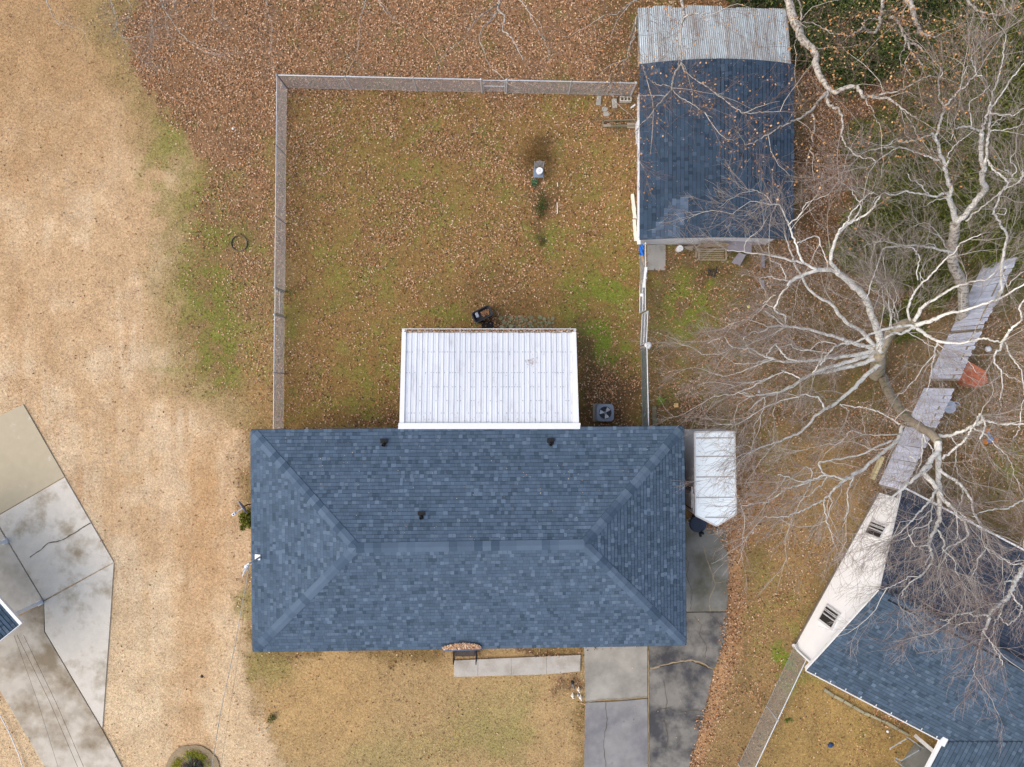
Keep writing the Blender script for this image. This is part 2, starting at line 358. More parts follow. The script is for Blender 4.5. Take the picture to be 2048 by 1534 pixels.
# grass: short blades
N = 640000
bx = rng.uniform(-23, 23, N); by = rng.uniform(-17.5, 17.5, N); ok = ~on_paved(bx, by); bx, by = bx[ok], by[ok]; n = len(bx)
Cb, Db = cover(bx, by)
hgt = rng.uniform(.012, .03, n); th = rng.random(n) * 2 * np.pi; le = rng.uniform(.9, 2.6, n) * hgt; wd = rng.uniform(.009, .020, n)
b0 = np.stack([bx - np.sin(th) * wd, by + np.cos(th) * wd, np.zeros(n)], -1); b1 = np.stack([bx + np.sin(th) * wd, by - np.cos(th) * wd, np.zeros(n)], -1)
tp = np.stack([bx + np.cos(th) * le, by + np.sin(th) * le, hgt], -1)
V = np.stack([b0, b1, tp], 1).reshape(-1, 3); Ft = np.arange(n * 3).reshape(-1, 3)
jit = rng.uniform(-1, 1, (n, 1)) * np.where(Cb[:, :1] > .38, .22, .5) + 1.06; grain = (.55 + .9 * fbm(bx, by, .10, 61, 2))[:, None]; grain = np.where(Cb[:, :1] > .38, .5 + .5 * grain, grain); jit = jit * grain; tint = 1 + (rng.random((n, 3)) - .5) * .16
o = mesh_np("grass", V, Ft, mat("grass_blade", attr="Col", rough=.9, var=0, var2=0, bump=0, spec=.1), C=Cb * jit * tint); tag(o, "short dormant grass, straw coloured with green patches", "grass", kind="stuff")
# ------------------------------------------------------------------ paving
mconc = mat("concrete", lin(208, 202, 190), var=.08, scale=2.5, var2=.07, scale2=30, c2=lin(152, 138, 114), c2lo=.50, c2hi=.70, c2scale=.8, bump=.15)
mconc_pale = mat("concrete_pale", lin(204, 198, 186), var=.1, var2=.08, c2=lin(176, 168, 152), c2lo=.46, c2hi=.7, c2scale=.8, bump=.15)
mconc_walk = mat("concrete_walk", lin(184, 180, 172), var=.08, scale=2.5, var2=.08, scale2=25, c2=lin(156, 150, 138), c2lo=.45, c2hi=.7, c2scale=1.3, bump=.2)
mconc_gold = mat("concrete_tan", lin(184, 172, 146), var=.05, var2=.06, c2=lin(206, 198, 180), c2lo=.58, c2hi=.64, c2scale=.8, bump=.12)
mconc_dirty = mat("concrete_dirty", lin(196, 188, 174), var=.14, scale=1.3, var2=.10, c2=lin(140, 126, 104), c2lo=.42, c2hi=.62, c2scale=.55, bump=.2)
mconc_grey = mat("concrete_grey", lin(164, 161, 152), var=.14, scale=1.8, var2=.10, c2=lin(134, 131, 124), c2lo=.42, c2hi=.68, c2scale=.7, bump=.2)
mconc_blue = mat("concrete_bluegrey", lin(142, 141, 140), var=.16, scale=1.6, var2=.10, c2=lin(116, 116, 120), c2lo=.42, c2hi=.65, c2scale=.6, bump=.2)
mconc_dark = mat("concrete_stained", lin(128, 125, 118), var=.24, scale=1.2, var2=.14, c2=lin(70, 70, 73), c2lo=.42, c2hi=.60, c2scale=.75, bump=.25)
mconc_olive = mat("concrete_mossy", lin(128, 128, 122), var=.16, scale=1.5, var2=.12, c2=lin(98, 96, 82), c2lo=.42, c2hi=.66, c2scale=.8, bump=.25)
mcrack = mat("crack_dirt", lin(92, 82, 68), var=.3, var2=.2, bump=0)
mcrackl = mat("crack_sand", lin(150, 136, 112), var=.3, var2=.2, bump=0)

def inset(poly, d):
    c = [sum(p[i] for p in poly) / len(poly) for i in (0, 1)]; out = []
    for p in poly:
        v = Vector((p[0] - c[0], p[1] - c[1])); L = v.length; v = v * max(0, (L - d) / L); out.append((c[0] + v.x, c[1] + v.y))
    return out
def slabs(name, label, cat, polys, mats, gap=.9, z=.05):
    r = thing(name, P(*polys[0][0]), label, cat, kind="structure")
    for i, pl in enumerate(polys):
        q = [P(*p) for p in inset(pl, gap)]; dz = random.uniform(-.006, .006)
        MB().prism([(p.x, p.y) for p in q], -.06, z + dz).build("concrete_slab", mats[i], r, bevel=.008)
    return r
def crack(parent, pts, wd, m, z=.062, jit=1.2):
    pp = []
    for (a, b) in zip(pts[:-1], pts[1:]):
        k = max(2, int(math.hypot(b[0] - a[0], b[1] - a[1]) / 5))
        for t in range(k): pp.append((a[0] + (b[0] - a[0]) * t / k + random.uniform(-jit, jit), a[1] + (b[1] - a[1]) * t / k + random.uniform(-jit, jit)))
    pp.append(pts[-1]); mb = MB(); L = []
    for i, p in enumerate(pp):
        a, b = pp[max(i - 1, 0)], pp[min(i + 1, len(pp) - 1)]; d = Vector((b[0] - a[0], b[1] - a[1])).normalized(); nn = Vector((-d.y, d.x)) * wd * random.uniform(.5, 1.3)
        L += [P(p[0] + nn.x, p[1] + nn.y), P(p[0] - nn.x, p[1] - nn.y)]
    L = [Vector((v.x, v.y, z)) for v in L]
    mb.add(L, [(2 * i, 2 * i + 1, 2 * i + 3, 2 * i + 2) for i in range(len(pp) - 1)]).build("crack", m, parent)

ld = slabs("neighbour_driveway", "pale concrete driveway of angled slabs at the left edge of the picture", "driveway",
      [[(-70, 866), (48, 808), (131, 953), (0, 1029), (-70, 1068)], [(-2, 1031), (131, 954), (229, 1124), (89, 1200), (0, 1051)],
       [(-70, 935), (-1, 1053), (87, 1200), (38, 1229), (-70, 1290)], [(229, 1125), (222, 1238), (206, 1456), (91, 1262), (89, 1202)],
       [(89, 1204), (90, 1262), (205, 1457), (262, 1565), (110, 1565), (0, 1378), (-60, 1290), (0, 1252), (40, 1232)]],
      [mconc_gold, mconc, mconc_pale, mconc, mconc_dirty], gap=.5)
crack(ld, [(183, 1046), (165, 1056), (135, 1075), (120, 1082), (98, 1085), (84, 1098), (62, 1114)], .9, mcrack, jit=.8)
dr = slabs("main_driveway", "grey driveway of stained concrete slabs at the bottom of the picture", "driveway",
      [[(1166, 1200), (1295, 1200), (1295, 1394), (1235, 1399), (1170, 1402)], [(1170, 1404), (1235, 1401), (1295, 1396), (1297, 1575), (1167, 1575)],
       [(1330, 1030), (1452, 1058), (1458, 1140), (1455, 1221), (1330, 1224)], [(1297, 1225), (1455, 1223), (1449, 1290), (1428, 1337), (1380, 1318), (1298, 1335)],
       [(1298, 1337), (1380, 1320), (1427, 1339), (1411, 1420), (1366, 1575), (1299, 1575)]],
      [mconc_grey, mconc_blue, mconc_olive, mconc_dark, mconc_dark], gap=.7)
crack(dr, [(1405, 1090), (1412, 1115), (1425, 1150), (1430, 1170), (1418, 1200), (1420, 1222)], 1.0, mcrackl)
crack(dr, [(1430, 1165), (1452, 1160)], .7, mcrackl); crack(dr, [(1300, 1336), (1345, 1324), (1380, 1319), (1402, 1324), (1426, 1338)], 1.6, mcrackl, jit=.8)
for pl_ in ([(1388, 1232), (1402, 1250), (1398, 1268), (1412, 1290), (1408, 1316)], [(1420, 1228), (1436, 1246), (1448, 1252)], [(1310, 1420), (1336, 1414), (1352, 1424), (1388, 1418), (1408, 1424)], [(1330, 1500), (1336, 1470), (1328, 1440), (1334, 1400), (1326, 1360)], [(1360, 1100), (1378, 1124), (1372, 1150), (1384, 1180), (1380, 1220)], [(1210, 1404), (1214, 1440), (1206, 1480), (1212, 1534)]):
    crack(dr, pl_, .45, mcrack, z=.063)
crack(dr, [(1172, 1403), (1200, 1398), (1240, 1397), (1270, 1395), (1293, 1392)], 1.1, mcrackl, jit=.8); crack(dr, [(1296.5, 1300), (1296.5, 1420), (1297.5, 1534)], .9, mcrackl, jit=.4)
wk = slabs("front_walkway", "narrow grey concrete walk in front of the long blue roofed house", "walkway",
      [[(908, 1319), (956, 1317), (956, 1351), (909, 1352)], [(956, 1317), (1023, 1314), (1023, 1349), (956, 1351)], [(1023, 1314), (1093, 1311), (1093, 1347), (1023, 1349)], [(1093, 1311), (1161, 1308), (1160, 1341), (1093, 1347)]],
      [mconc_walk] * 4, gap=.12, z=.09)

# ------------------------------------------------------------------ shingles
mshing = mat("asphalt_shingle", attr="Col", rough=.95, var=.08, scale=1.5, scale2=140, var2=.22, bump=.35, bscale=220, spec=.2)
mdeck = mat("roof_deck", lin(60, 66, 78), var=.1, var2=.1, bump=.1)
mwhite = mat("white_paint", lin(232, 234, 236), rough=.5, var=.04, var2=.03, bump=.03, c2=lin(196, 194, 188), c2lo=.62, c2hi=.85, c2scale=2.)
mblack = mat("black_metal", lin(34, 36, 42), rough=.5, var=.1, var2=.1, bump=.05)
mdark = mat("dark_rubber", lin(30, 32, 36), rough=.8, var=.15, var2=.1, bump=.1)

def shingle_plane(roof, O, U, Vv, poly, e=.133, wr=(.07, .17), colf=None, single=0, rows0=0, th=(.009, .015), light=.16, base=(80, 98, 117), bandr=(.62, .9)):
    """tabs over a plane: O corner, U along the eave, Vv up the slope, poly outline in (u, v) metres"""
    O = Vector(O); U = Vector(U).normalized(); Vv = Vector(Vv).normalized(); Nn = U.cross(Vv).normalized()
    if Nn.z < 0: Nn = -Nn
    vmax = max(p[1] for p in poly); rows = int(math.ceil(vmax / e)); Q = []; C = []; n = len(poly)
    bl = np.array(lin(*base)[:3]); li = np.array(lin(base[0] + 14, base[1] + 14, base[2] + 14)[:3]); dk = np.array(lin(base[0] - 13, base[1] - 14, base[2] - 16)[:3])
    for j in range(rows):
        v0 = j * e; v1 = min(v0 + e, vmax); vm = min(v0 + e * .5, vmax - 1e-3); xs = []
        for i in range(n):
            (u_a, v_a), (u_b, v_b) = poly[i], poly[(i + 1) % n]
            if (v_a > vm) != (v_b > vm): xs.append(u_a + (u_b - u_a) * (vm - v_a) / (v_b - v_a))
        if len(xs) < 2: continue
        lo, hi = min(xs), max(xs); u = lo; tone = random.uniform(.96, 1.04)
        while u < hi - .03:
            wdt = random.uniform(*wr) if random.random() < .6 else random.uniform(wr[1], wr[1] * 1.7); u1 = min(u + wdt, hi)
            rr = random.random(); up = False
            if rr < light: c = li * random.uniform(.84, 1.12); u1 = min(u + random.uniform(.13, .18), hi); up = True
            elif rr < light + .12: c = dk * random.uniform(.9, 1.1); u1 = min(u + random.uniform(.08, .18), hi)
            else: c = bl * random.uniform(.86, 1.13)
            if colf is not None: c = colf(O + U * (u + u1) / 2 + Vv * v0, c)
            Q.append((u + .003, u1 - .003, v0, v1 + .012, th[1] if up else th[0])); C.append(c * tone); u = u1
    Q = np.array(Q); C = np.array(C); n = len(Q)
    sel = np.zeros(n, bool)
    if single:
        lum = C.sum(1); sel[np.argsort(-lum)[:single]] = True
        bins = [None] * 6
    def corners(Q):
        Oa, Ua, Va, Na = (np.array(v) for v in (O, U, Vv, Nn))
        f = lambda u, v, h: Oa + u[:, None] * Ua + v[:, None] * Va + h[:, None] * Na
        z = np.full(len(Q), .001); b = np.full(len(Q), -.004)
        vs_ = Q[:, 2] + .016; hs_ = Q[:, 4] * .9
        return np.stack([f(Q[:, 0], Q[:, 2], Q[:, 4]), f(Q[:, 1], Q[:, 2], Q[:, 4]), f(Q[:, 1], Q[:, 3], z), f(Q[:, 0], Q[:, 3], z), f(Q[:, 0], Q[:, 2], b), f(Q[:, 1], Q[:, 2], b), f(Q[:, 0], vs_, hs_), f(Q[:, 1], vs_, hs_)], 1)
    Qs = Q[~sel]; Cs = C[~sel]; V = corners(Qs).reshape(-1, 3); i = np.arange(len(Qs))[:, None] * 8
    Fq = np.concatenate([i + np.array([[6, 7, 2, 3]]), i + np.array([[0, 1, 7, 6]]), i + np.array([[4, 5, 1, 0]])], 1).reshape(-1, 4)
    band = np.random.default_rng(len(Qs)).uniform(*bandr, (len(Qs), 1)); CC = np.stack([Cs, Cs * band, Cs * .4], 1).reshape(-1, 3)  # lower strip darkened so each row's shadow line shows in its colour
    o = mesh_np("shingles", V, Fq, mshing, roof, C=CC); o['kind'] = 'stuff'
    if single:
        M3 = Matrix((U, Vv, Nn)).transposed(); rot = M3.to_euler(); cache = {}
        for q, c in zip(Q[sel], C[sel]):
            wq = round((q[1] - q[0]) / .02) * .02; t = int(c.sum() * 14); key = (wq, t)
            if key not in cache:
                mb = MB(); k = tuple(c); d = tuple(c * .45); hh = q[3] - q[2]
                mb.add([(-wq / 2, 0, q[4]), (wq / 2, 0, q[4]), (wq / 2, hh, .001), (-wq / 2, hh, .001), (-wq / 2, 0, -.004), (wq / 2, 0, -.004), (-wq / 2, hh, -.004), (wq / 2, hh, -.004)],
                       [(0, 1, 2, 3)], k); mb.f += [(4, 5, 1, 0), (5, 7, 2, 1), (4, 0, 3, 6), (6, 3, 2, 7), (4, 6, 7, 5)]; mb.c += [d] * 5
                me = bpy.data.meshes.new("shingle"); me.from_pydata(mb.v, [], mb.f); a = me.color_attributes.new("Col", 'FLOAT_COLOR', 'CORNER'); arr = []
                for p, cc in zip(me.polygons, mb.c): arr += list(tuple(cc)[:3] + (1,)) * p.loop_total
                a.data.foreach_set("color", arr); me.materials.append(mshing); cache[key] = me
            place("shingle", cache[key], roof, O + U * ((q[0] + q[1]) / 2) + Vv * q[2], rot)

def uv_of(O, U, Vv, pts):
    O, U, Vv = Vector(O), Vector(U), Vector(Vv); return [((Vector(p) - O).dot(U), (Vector(p) - O).dot(Vv)) for p in pts]
def plane_from(pts, eave=(0, 1)):
    a, b = Vector(pts[eave[0]]), Vector(pts[eave[1]]); U = (b - a).normalized(); nn = None
    for p in pts:
        if p in (pts[eave[0]], pts[eave[1]]): continue
        c = (Vector(p) - a); nn = U.cross(c).normalized(); break
    if nn.z < 0: nn = -nn
    V = nn.cross(U).normalized()
    if V.z < 0: V = -V
    return a, U, V, nn
def shingled(roof, pts, **kw):
    O, U, V, nn = plane_from(pts); poly = uv_of(O, U, V, pts)
    if min(p[0] for p in poly) < -.5 and False: pass
    shingle_plane(roof, O + nn * .006, U, V, poly, **kw)

def cap_line(roof, a, b, nL, nR, wd=.36, step=.27, name="ridge_cap", base=(80, 98, 117)):
    """overlapping cap shingles along a hip or ridge from a up to b; nL, nR normals of the two planes"""
    a, b = Vector(a), Vector(b); d = (b - a).normalized(); L = (b - a).length
    up = (Vector(nL) + Vector(nR)).normalized(); sL = d.cross(Vector(nL)).normalized(); sR = d.cross(Vector(nR)).normalized()
    if sL.dot(sR) > 0:
        pass
    lat = d.cross(up).normalized(); up = lat.cross(d).normalized()
    drop = wd / 2 * math.tan(math.acos(min(1, abs(up.dot(Vector(nL).normalized())))))
    meshes = []
    for t in range(4):
        c = np.array(lin(*[v + [11, 4, -6, -13][t] for v in base])[:3]); st = step * 1.1; h = .022; h0 = .010; w2 = wd / 2
        vs = [(0, -w2, h - drop), (0, 0, h), (0, w2, h - drop), (st, -w2, h0 - drop), (st, 0, h0), (st, w2, h0 - drop), (0, -w2, -.01 - drop), (0, 0, -.01), (0, w2, -.01 - drop), (st, -w2, -.01 - drop), (st, w2, -.01 - drop)]
        fs = [(0, 3, 4, 1), (1, 4, 5, 2), (6, 0, 1, 7), (7, 1, 2, 8), (6, 9, 3, 0), (8, 2, 5, 10)]
        me = bpy.data.meshes.new(name); me.from_pydata(vs, [], fs); at = me.color_attributes.new("Col", 'FLOAT_COLOR', 'CORNER'); arr = []
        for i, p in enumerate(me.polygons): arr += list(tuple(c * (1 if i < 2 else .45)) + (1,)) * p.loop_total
        at.data.foreach_set("color", arr); me.materials.append(mshing); meshes.append(me)
    rot = Matrix((d, -lat, up)).transposed().to_euler(); n = int(L / step)
    for i in range(n): place(name, meshes[random.choice([0, 0, 1, 1, 2, 3])], roof, a + d * (i * L / n), rot)

# ------------------------------------------------------------------ the long house
ZE, ZR = 2.7, 4.0
hNW, hNE, hSE, hSW = P(501, 859, ZE), P(1368, 852, ZE), P(1373, 1291, ZE), P(505, 1304, ZE)
rW, rE = P(712, 1096, ZR), P(1168, 1089, ZR)
hc = (hNW + hNE + hSE + hSW) / 4
house = thing("long_house", (hc.x, hc.y, 0), "long single storey house with the large blue grey hip roof in the middle", "house")
mbrick = mat("brick_wall", lin(150, 96, 76), var=.15, var2=.25, scale2=12, bump=.3, bscale=30)
def inq(c, q, d): 
    v = (c - q); v.z = 0; return q + v.normalized() * d
wc = [inq(hc, q, .75) for q in (hNW, hNE, hSE, hSW)]
MB().prism([(p.x, p.y) for p in wc], 0, ZE - .02).build("wall", mbrick, house)
for q0, q1, t, w_, h_, z_ in [(wc[3], wc[2], .2, 1.4, 1.1, 1.5), (wc[3], wc[2], .72, 1.4, 1.1, 1.5), (wc[3], wc[2], .35, .9, .9, 1.6), (wc[0], wc[1], .15, 1.2, 1.0, 1.5), (wc[0], wc[3], .4, 1.2, 1.0, 1.5)]:
    d = (q1 - q0); L = d.length; d.z = 0; d.normalize(); out = Vector((d.y, -d.x, 0)); mid = q0 + d * L * t
    if (mid - hc).dot(out) < 0: out = -out
    mid = Vector((mid.x, mid.y, z_)); rz = math.atan2(d.y, d.x)
    fo = MB().box(mid + out * .02, (w_, .08, h_), rz).build("window", mwhite, house)
    MB().box(mid + out * .065, (w_ - .14, .02, h_ - .14), rz).build("pane", mat("window_glass", lin(40, 46, 56), rough=.1, var=.0, var2=0, bump=0, spec=.5), fo)
roof = MB()
for q in ([hNW, rW, rE, hNE], [hSW, hSE, rE, rW], [hNW, hSW, rW], [hNE, rE, hSE]): roof.slab([p - Vector((0, 0, .045)) for p in q], .07)
roof.slab([hNW - Vector((0, 0, .08)), hNE - Vector((0, 0, .08)), hSE - Vector((0, 0, .08)), hSW - Vector((0, 0, .08))], .05)
roof = roof.build("roof", mdeck, house)
kw = dict(e=.133, light=.16)
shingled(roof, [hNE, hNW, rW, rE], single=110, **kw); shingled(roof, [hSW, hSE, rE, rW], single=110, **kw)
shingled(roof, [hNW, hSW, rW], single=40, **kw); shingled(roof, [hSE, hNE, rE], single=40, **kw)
nn = lambda a, b, c: (lambda v: v if v.z > 0 else -v)((b - a).cross(c - a).normalized())
nN, nS, nW, nE = nn(hNW, hNE, rW), nn(hSW, hSE, rW), nn(hNW, hSW, rW), nn(hNE, hSE, rE)
e1 = Vector((0, 0, .012))
for q_, r_, n1_, n2_ in ((hNW, rW, nN, nW), (hSW, rW, nS, nW), (hNE, rE, nN, nE), (hSE, rE, nS, nE)): cap_line(roof, q_.lerp(r_, .035) + e1, r_ + e1, n1_, n2_)
cap_line(roof, rW + e1 * 1.3, rE + e1 * 1.3, nN, nS, wd=.36, step=.29)
def roofz(px, py, A, B, C):
    """point on plane ABC seen at a pixel"""
    n_ = (B - A).cross(C - A); o_ = Vector((0, 0, H)); d_ = Vector(((px - 1024) / F, (767 - py) / F, -1)); t = (A - o_).dot(n_) / d_.dot(n_); return o_ + d_ * t
mpipe = mat("vent_grey", lin(120, 124, 128), rough=.5, var=.1, bump=.05)
for px, py, A3 in [(768, 886, (hNW, hNE, rW)), (1101, 885, (hNW, hNE, rW)), (843, 1031, (hNW, hNE, rW))]:
    p = roofz(px, py, *A3)
    v = MB().box(p + Vector((0, .03, .02)), (.26, .28, .02), 0, math.radians(17.6)).build("roof_vent", mdark, roof)
    MB().lathe(p + Vector((0, -.06, 0)), [(.085, 0), (.07, .10), (.05, .12), (.048, .24), (.036, .24), (.034, .14)], 14).build("vent_pipe", mdark, v)
p = roofz(517, 1114, hNW, hSW, rW)
v = MB().box(p + Vector((-.02, 0, .03)), (.24, .20, .015), 0, 0, math.radians(-18)).build("mast_flashing", mat("galvanised", lin(190, 196, 204), rough=.45, metal=.3, var=.1, bump=.05), roof)
MB().tube([p + Vector((.05, 0, -.3)), p + Vector((.05, 0, .75)), p + Vector((-.02, -.02, .85)), p + Vector((-.10, -.05, .82))], .035, 10).build("service_mast", MATS["galvanised"], v)
wh = MB()
for k in range(6): wh.tube([p + Vector((-.1, -.05, .82)), p + Vector((-.25 + .05 * math.sin(k), -.25 - .05 * k, .8 + .05 * math.cos(k * 2))), P(497, 1134, 3.3)], .01, 4)
wh.lathe(P(493, 1133, 3.3), [(.03, -.04), (.09, 0), (.07, .05), (.0, .06)], 10)
wh.build("cable_clamp", mwhite, v)
# gutter over the front step, full of leaves
mgut = mat("gutter_dark", lin(92, 104, 128), rough=.5, var=.1, bump=.05)
g0, g1 = P(886, 1299.5, 2.75), P(962, 1297, 2.75)
MB().beam(g0, g1, .06, .14).beam(g0 + Vector((0, .1, -.08)), g1 + Vector((0, .1, -.08)), .22, .03).build("gutter", mgut, house)
n = 700; t = rng.random(n); gp = np.array(g0)[None] * (1 - t[:, None]) + np.array(g1)[None] * t[:, None]
hump = np.sin(np.clip(t, 0.02, .98) * np.pi) ** .35; yy = gp[:, 1] + .04 + rng.random(n) * .24 * hump
V, Ft = leaf_quads(gp[:, 0], yy, 2.80 + rng.random(n) * .05 + (yy - gp[:, 1]) * .30, rng.uniform(.05, .09, n), .5, .5, rng)
lo = mesh_np("leaf_pile", V, Ft, mleaf, C=np.repeat(pal[rng.choice([0, 1, 3, 3, 0, 6], n)] * rng.uniform(.9, 1.15, (n, 1)), 2, 0)); tag(lo, "tan dead leaves heaped on the roof edge above the front step", "leaves", kind="stuff")

# front step with black rails
st = thing("front_step", P(930, 1310), "dark brick front step with two black handrails at the house front", "porch step")
a, b = P(909, 1258, .35), P(950, 1313, .35)
mgrate = mat("step_slate", lin(88, 80, 78), var=.2, var2=.3, scale2=25, bump=.3)
MB().box(((a.x + b.x) / 2, (a.y + b.y) / 2, .175), (abs(b.x - a.x), abs(b.y - a.y), .33)).build("step", mgrate, st)
for i in range(10): MB().box((a.x + .04 + i * (b.x - a.x - .04) / 10, b.y + .2, .356), (.065, .38, .02)).build("brick", mgrate, st)
for px in (906.5, 952):
    mb = MB(); t0 = P(px, 1296, 1.15); t1 = P(px, 1329, 1.0)
    mb.tube([t0, t1], .022, 6).tube([t1, Vector((t1.x, t1.y, .09))], .018, 6).tube([t0, Vector((t0.x, t0.y, .3))], .018, 6)
    for k in range(1, 6):
        q = t0.lerp(t1, k / 6); mb.tube([q, Vector((q.x, q.y, .2))], .009, 4)
    mb.tube([t0 - Vector((0, 0, .6)), t1 - Vector((0, 0, .7))], .012, 4)
    mb.build("handrail", mblack, st)

# ------------------------------------------------------------------ patio cover
mpan = mat("white_roof_pan", lin(217, 222, 230), rough=.45, var=.06, scale=1.2, var2=.06, c2=lin(180, 182, 186), c2lo=.54, c2hi=.82, c2scale=2.6, bump=.05, stretch=(1, .35, 1), objrand=.02)
ZP0, ZP1 = 2.15, 2.62
pNW, pNE, pSE, pSW = P(804, 664, ZP0), P(1152, 664, ZP0), P(1158, 853, ZP1), P(799, 853, ZP1)
pc = thing("patio_cover", ((pNW.x + pNE.x) / 2, (pNW.y + pSW.y) / 2, 0), "white ribbed metal patio cover on the back of the long house", "patio cover")
npan = 31; A0, A1 = pNW.lerp(pNE, .024), pNW.lerp(pNE, .976); B0, B1 = pSW.lerp(pSE, .024), pSW.lerp(pSE, .976)
B0 = Vector((A0.x, B0.y, B0.z)); B1 = Vector((A1.x, B1.y, B1.z)); wp = (A1.x - A0.x) / npan; Ly = A0.y - B0.y; dz = ZP1 - ZP0
prof = [(0, 0), (0, .024), (.012, .024), (.018, .004), (wp * .40, .002), (wp * .42, .007), (wp * .50, .007), (wp * .52, .002), (wp - .004, .004), (wp - .004, 0)]
me0 = bpy.data.meshes.new("roof_pan"); k = len(prof)
vs = [(x, 0, z) for x, z in prof] + [(x, -Ly, z + dz) for x, z in prof]; me0.from_pydata(vs, [], [(i, i + 1, k + i + 1, k + i) for i in range(k - 1)] + [tuple(range(k)), tuple(range(k, 2 * k))[::-1]]); me0.materials.append(mpan)
for i in range(npan): place("roof_pan", me0, pc, (A0.x + i * wp, A0.y - .02 - random.uniform(0, .02), A0.z))
mb = MB()
for fy, dens in ((.215, .75), (.435, .6), (.585, .5), (.73, .35), (.86, .4)):
    for i in range(npan * 2):
        if random.random() < dens: mb.lathe((A0.x + (i * .5 + .27) * wp, A0.y - fy * Ly, A0.z + fy * dz + .005), [(.016, 0), (.014, .012), (.004, .016)], 6)
o = mb.build("screws", mat("screw_grey", lin(120, 124, 130), rough=.5, var=.3, var2=.2), pc); o['kind'] = 'stuff'
MB().slab([pNW + Vector((.0, 0, .05)), Vector((A0.x, pNW.y, ZP0 + .05)), Vector((A0.x, pSW.y, ZP1 + .05)), pSW + Vector((0, 0, .05))], .16).build("fascia", mwhite, pc)
MB().slab([Vector((A1.x, pNE.y, ZP0 + .05)), pNE + Vector((0, 0, .05)), pSE + Vector((0, 0, .05)), Vector((A1.x, pSE.y, ZP1 + .05))], .16).build("fascia", mwhite, pc)
MB().slab([P(797, 846, ZP1 + .08), P(1161, 846, ZP1 + .08), P(1160, 858, ZP1 + .12), P(796, 858, ZP1 + .12)], .03).build("flashing", mwhite, pc)
gy0 = pNW.y
MB().box(((pNW.x + pNE.x) / 2, gy0 + .115, ZP0), (pNE.x - pNW.x, .02, .1)).box(((pNW.x + pNE.x) / 2, gy0 + .05, ZP0 - .05), (pNE.x - pNW.x, .12, .02)).build("gutter", mwhite, pc)
for fx in (.02, .34, .66, .98):
    x = pNW.x + (pNE.x - pNW.x) * fx; MB().box((x, gy0 - .05, ZP0 / 2 - .03), (.09, .09, ZP0 - .07)).build("post", mwhite, pc)
n = 1500; t = rng.random(n)
V, Ft = leaf_quads(pNW.x + .1 + t * (pNE.x - pNW.x - .2), gy0 + .005 + rng.random(n) * .095, ZP0 - .01 + rng.random(n) * .04, rng.uniform(.03, .07, n), .5, .4, rng)
lo = mesh_np("gutter_leaves", V, Ft, mleaf, C=np.repeat(pal[rng.choice([1, 2, 4, 4, 5, 0], n)], 2, 0)); tag(lo, "brown leaves filling the gutter of the white patio cover", "leaves", kind="stuff")
# few leaves and twigs lying on the white cover
n = 260; gx_ = rng.uniform(0.02, .98, n); gy_ = np.where(rng.random(n) < .5, rng.uniform(.9, .985, n), rng.random(n)); near = rng.random(n) < .25; gx_ = np.where(near, rng.normal(.757, .018, n), gx_); gy_ = np.where(near, rng.normal(.32, .02, n), gy_)
V, Ft = leaf_quads(A0.x + gx_ * (A1.x - A0.x), A0.y - gy_ * Ly, A0.z + gy_ * dz + .02, rng.uniform(.02, .05, n), .4, .3, rng)
lo = mesh_np("cover_leaves", V, Ft, mleaf, C=np.repeat(pal[rng.choice([1, 2, 4, 5, 0], n)], 2, 0)); tag(lo, "few dead leaves lying on the white patio cover", "leaves", kind="stuff")
# few leaves on the blue roof
n = 220; qx = rng.uniform(520, 1350, n); qy = rng.uniform(870, 1090, n)
pp = np.array([tuple(roofz(a_, b_, hNW, hNE, rW)) for a_, b_ in zip(qx, qy)])
pp = pp[(np.abs(pp[:, 0] - hc.x) < 7.4 - (pp[:, 2] - ZE) * 3)]
V, Ft = leaf_quads(pp[:, 0], pp[:, 1], pp[:, 2] + .03, rng.uniform(.025, .05, len(pp)), .5, .3, rng)
lo = mesh_np("roof_leaves", V, Ft, mleaf, C=np.repeat(pal[rng.choice([0, 1, 2, 3], len(pp))], 2, 0)); tag(lo, "few dead leaves lying on the blue grey hip roof", "leaves", kind="stuff")

# ------------------------------------------------------------------ garden shed with bowed roof
sx0, sx1 = P(1279, 300, 2.35).x, P(1588, 300, 2.35).x; syN, syS = P(1430, 117, 2.8).y, P(1430, 474, 2.8).y
wid = sx1 - sx0
shed = thing("garden_shed", ((sx0 + sx1) / 2, (syN + syS) / 2, 0), "large shed with a bowed dark blue shingle roof at the top right", "shed")
msiding = mat("shed_siding", lin(214, 216, 222), rough=.6, var=.06, var2=.06, bump=.1, c2=lin(160, 158, 150), c2lo=.6, c2hi=.8, c2scale=3)
wl, wr_ = P(1274, 300).x, P(1530, 300).x; wn, ws = syN - .3, P(1400, 489).y
MB().prism([(wl, wn), (wr_, wn), (wr_, ws), (wl, ws)], 0, 2.3).build("wall", msiding, shed)
arc = [(sx0 + wid * i / 10, 2.35 + .45 * (1 - (2 * i / 10 - 1) ** 2)) for i in range(11)]
mb = MB()
for (x0, z0), (x1, z1) in zip(arc[:-1], arc[1:]): mb.slab([(x0, syN, z0), (x1, syN, z1), (x1, syS, z1), (x0, syS, z0)], .08)
sroof = mb.build("roof", mdeck, shed)
def shedcol(p, c):
    px = 1024 + p.x * F / (H - p.z); py = 767 - p.y * F / (H - p.z)
    c = c * .80
    if py > 395 and px < 1372 and (px - 1290) > (480 - py) * .62 and (px - 1290) < 60 + (480 - py) * .35: c = np.array(lin(88, 104, 124)[:3]) * random.uniform(.65, 1.1)
    return c
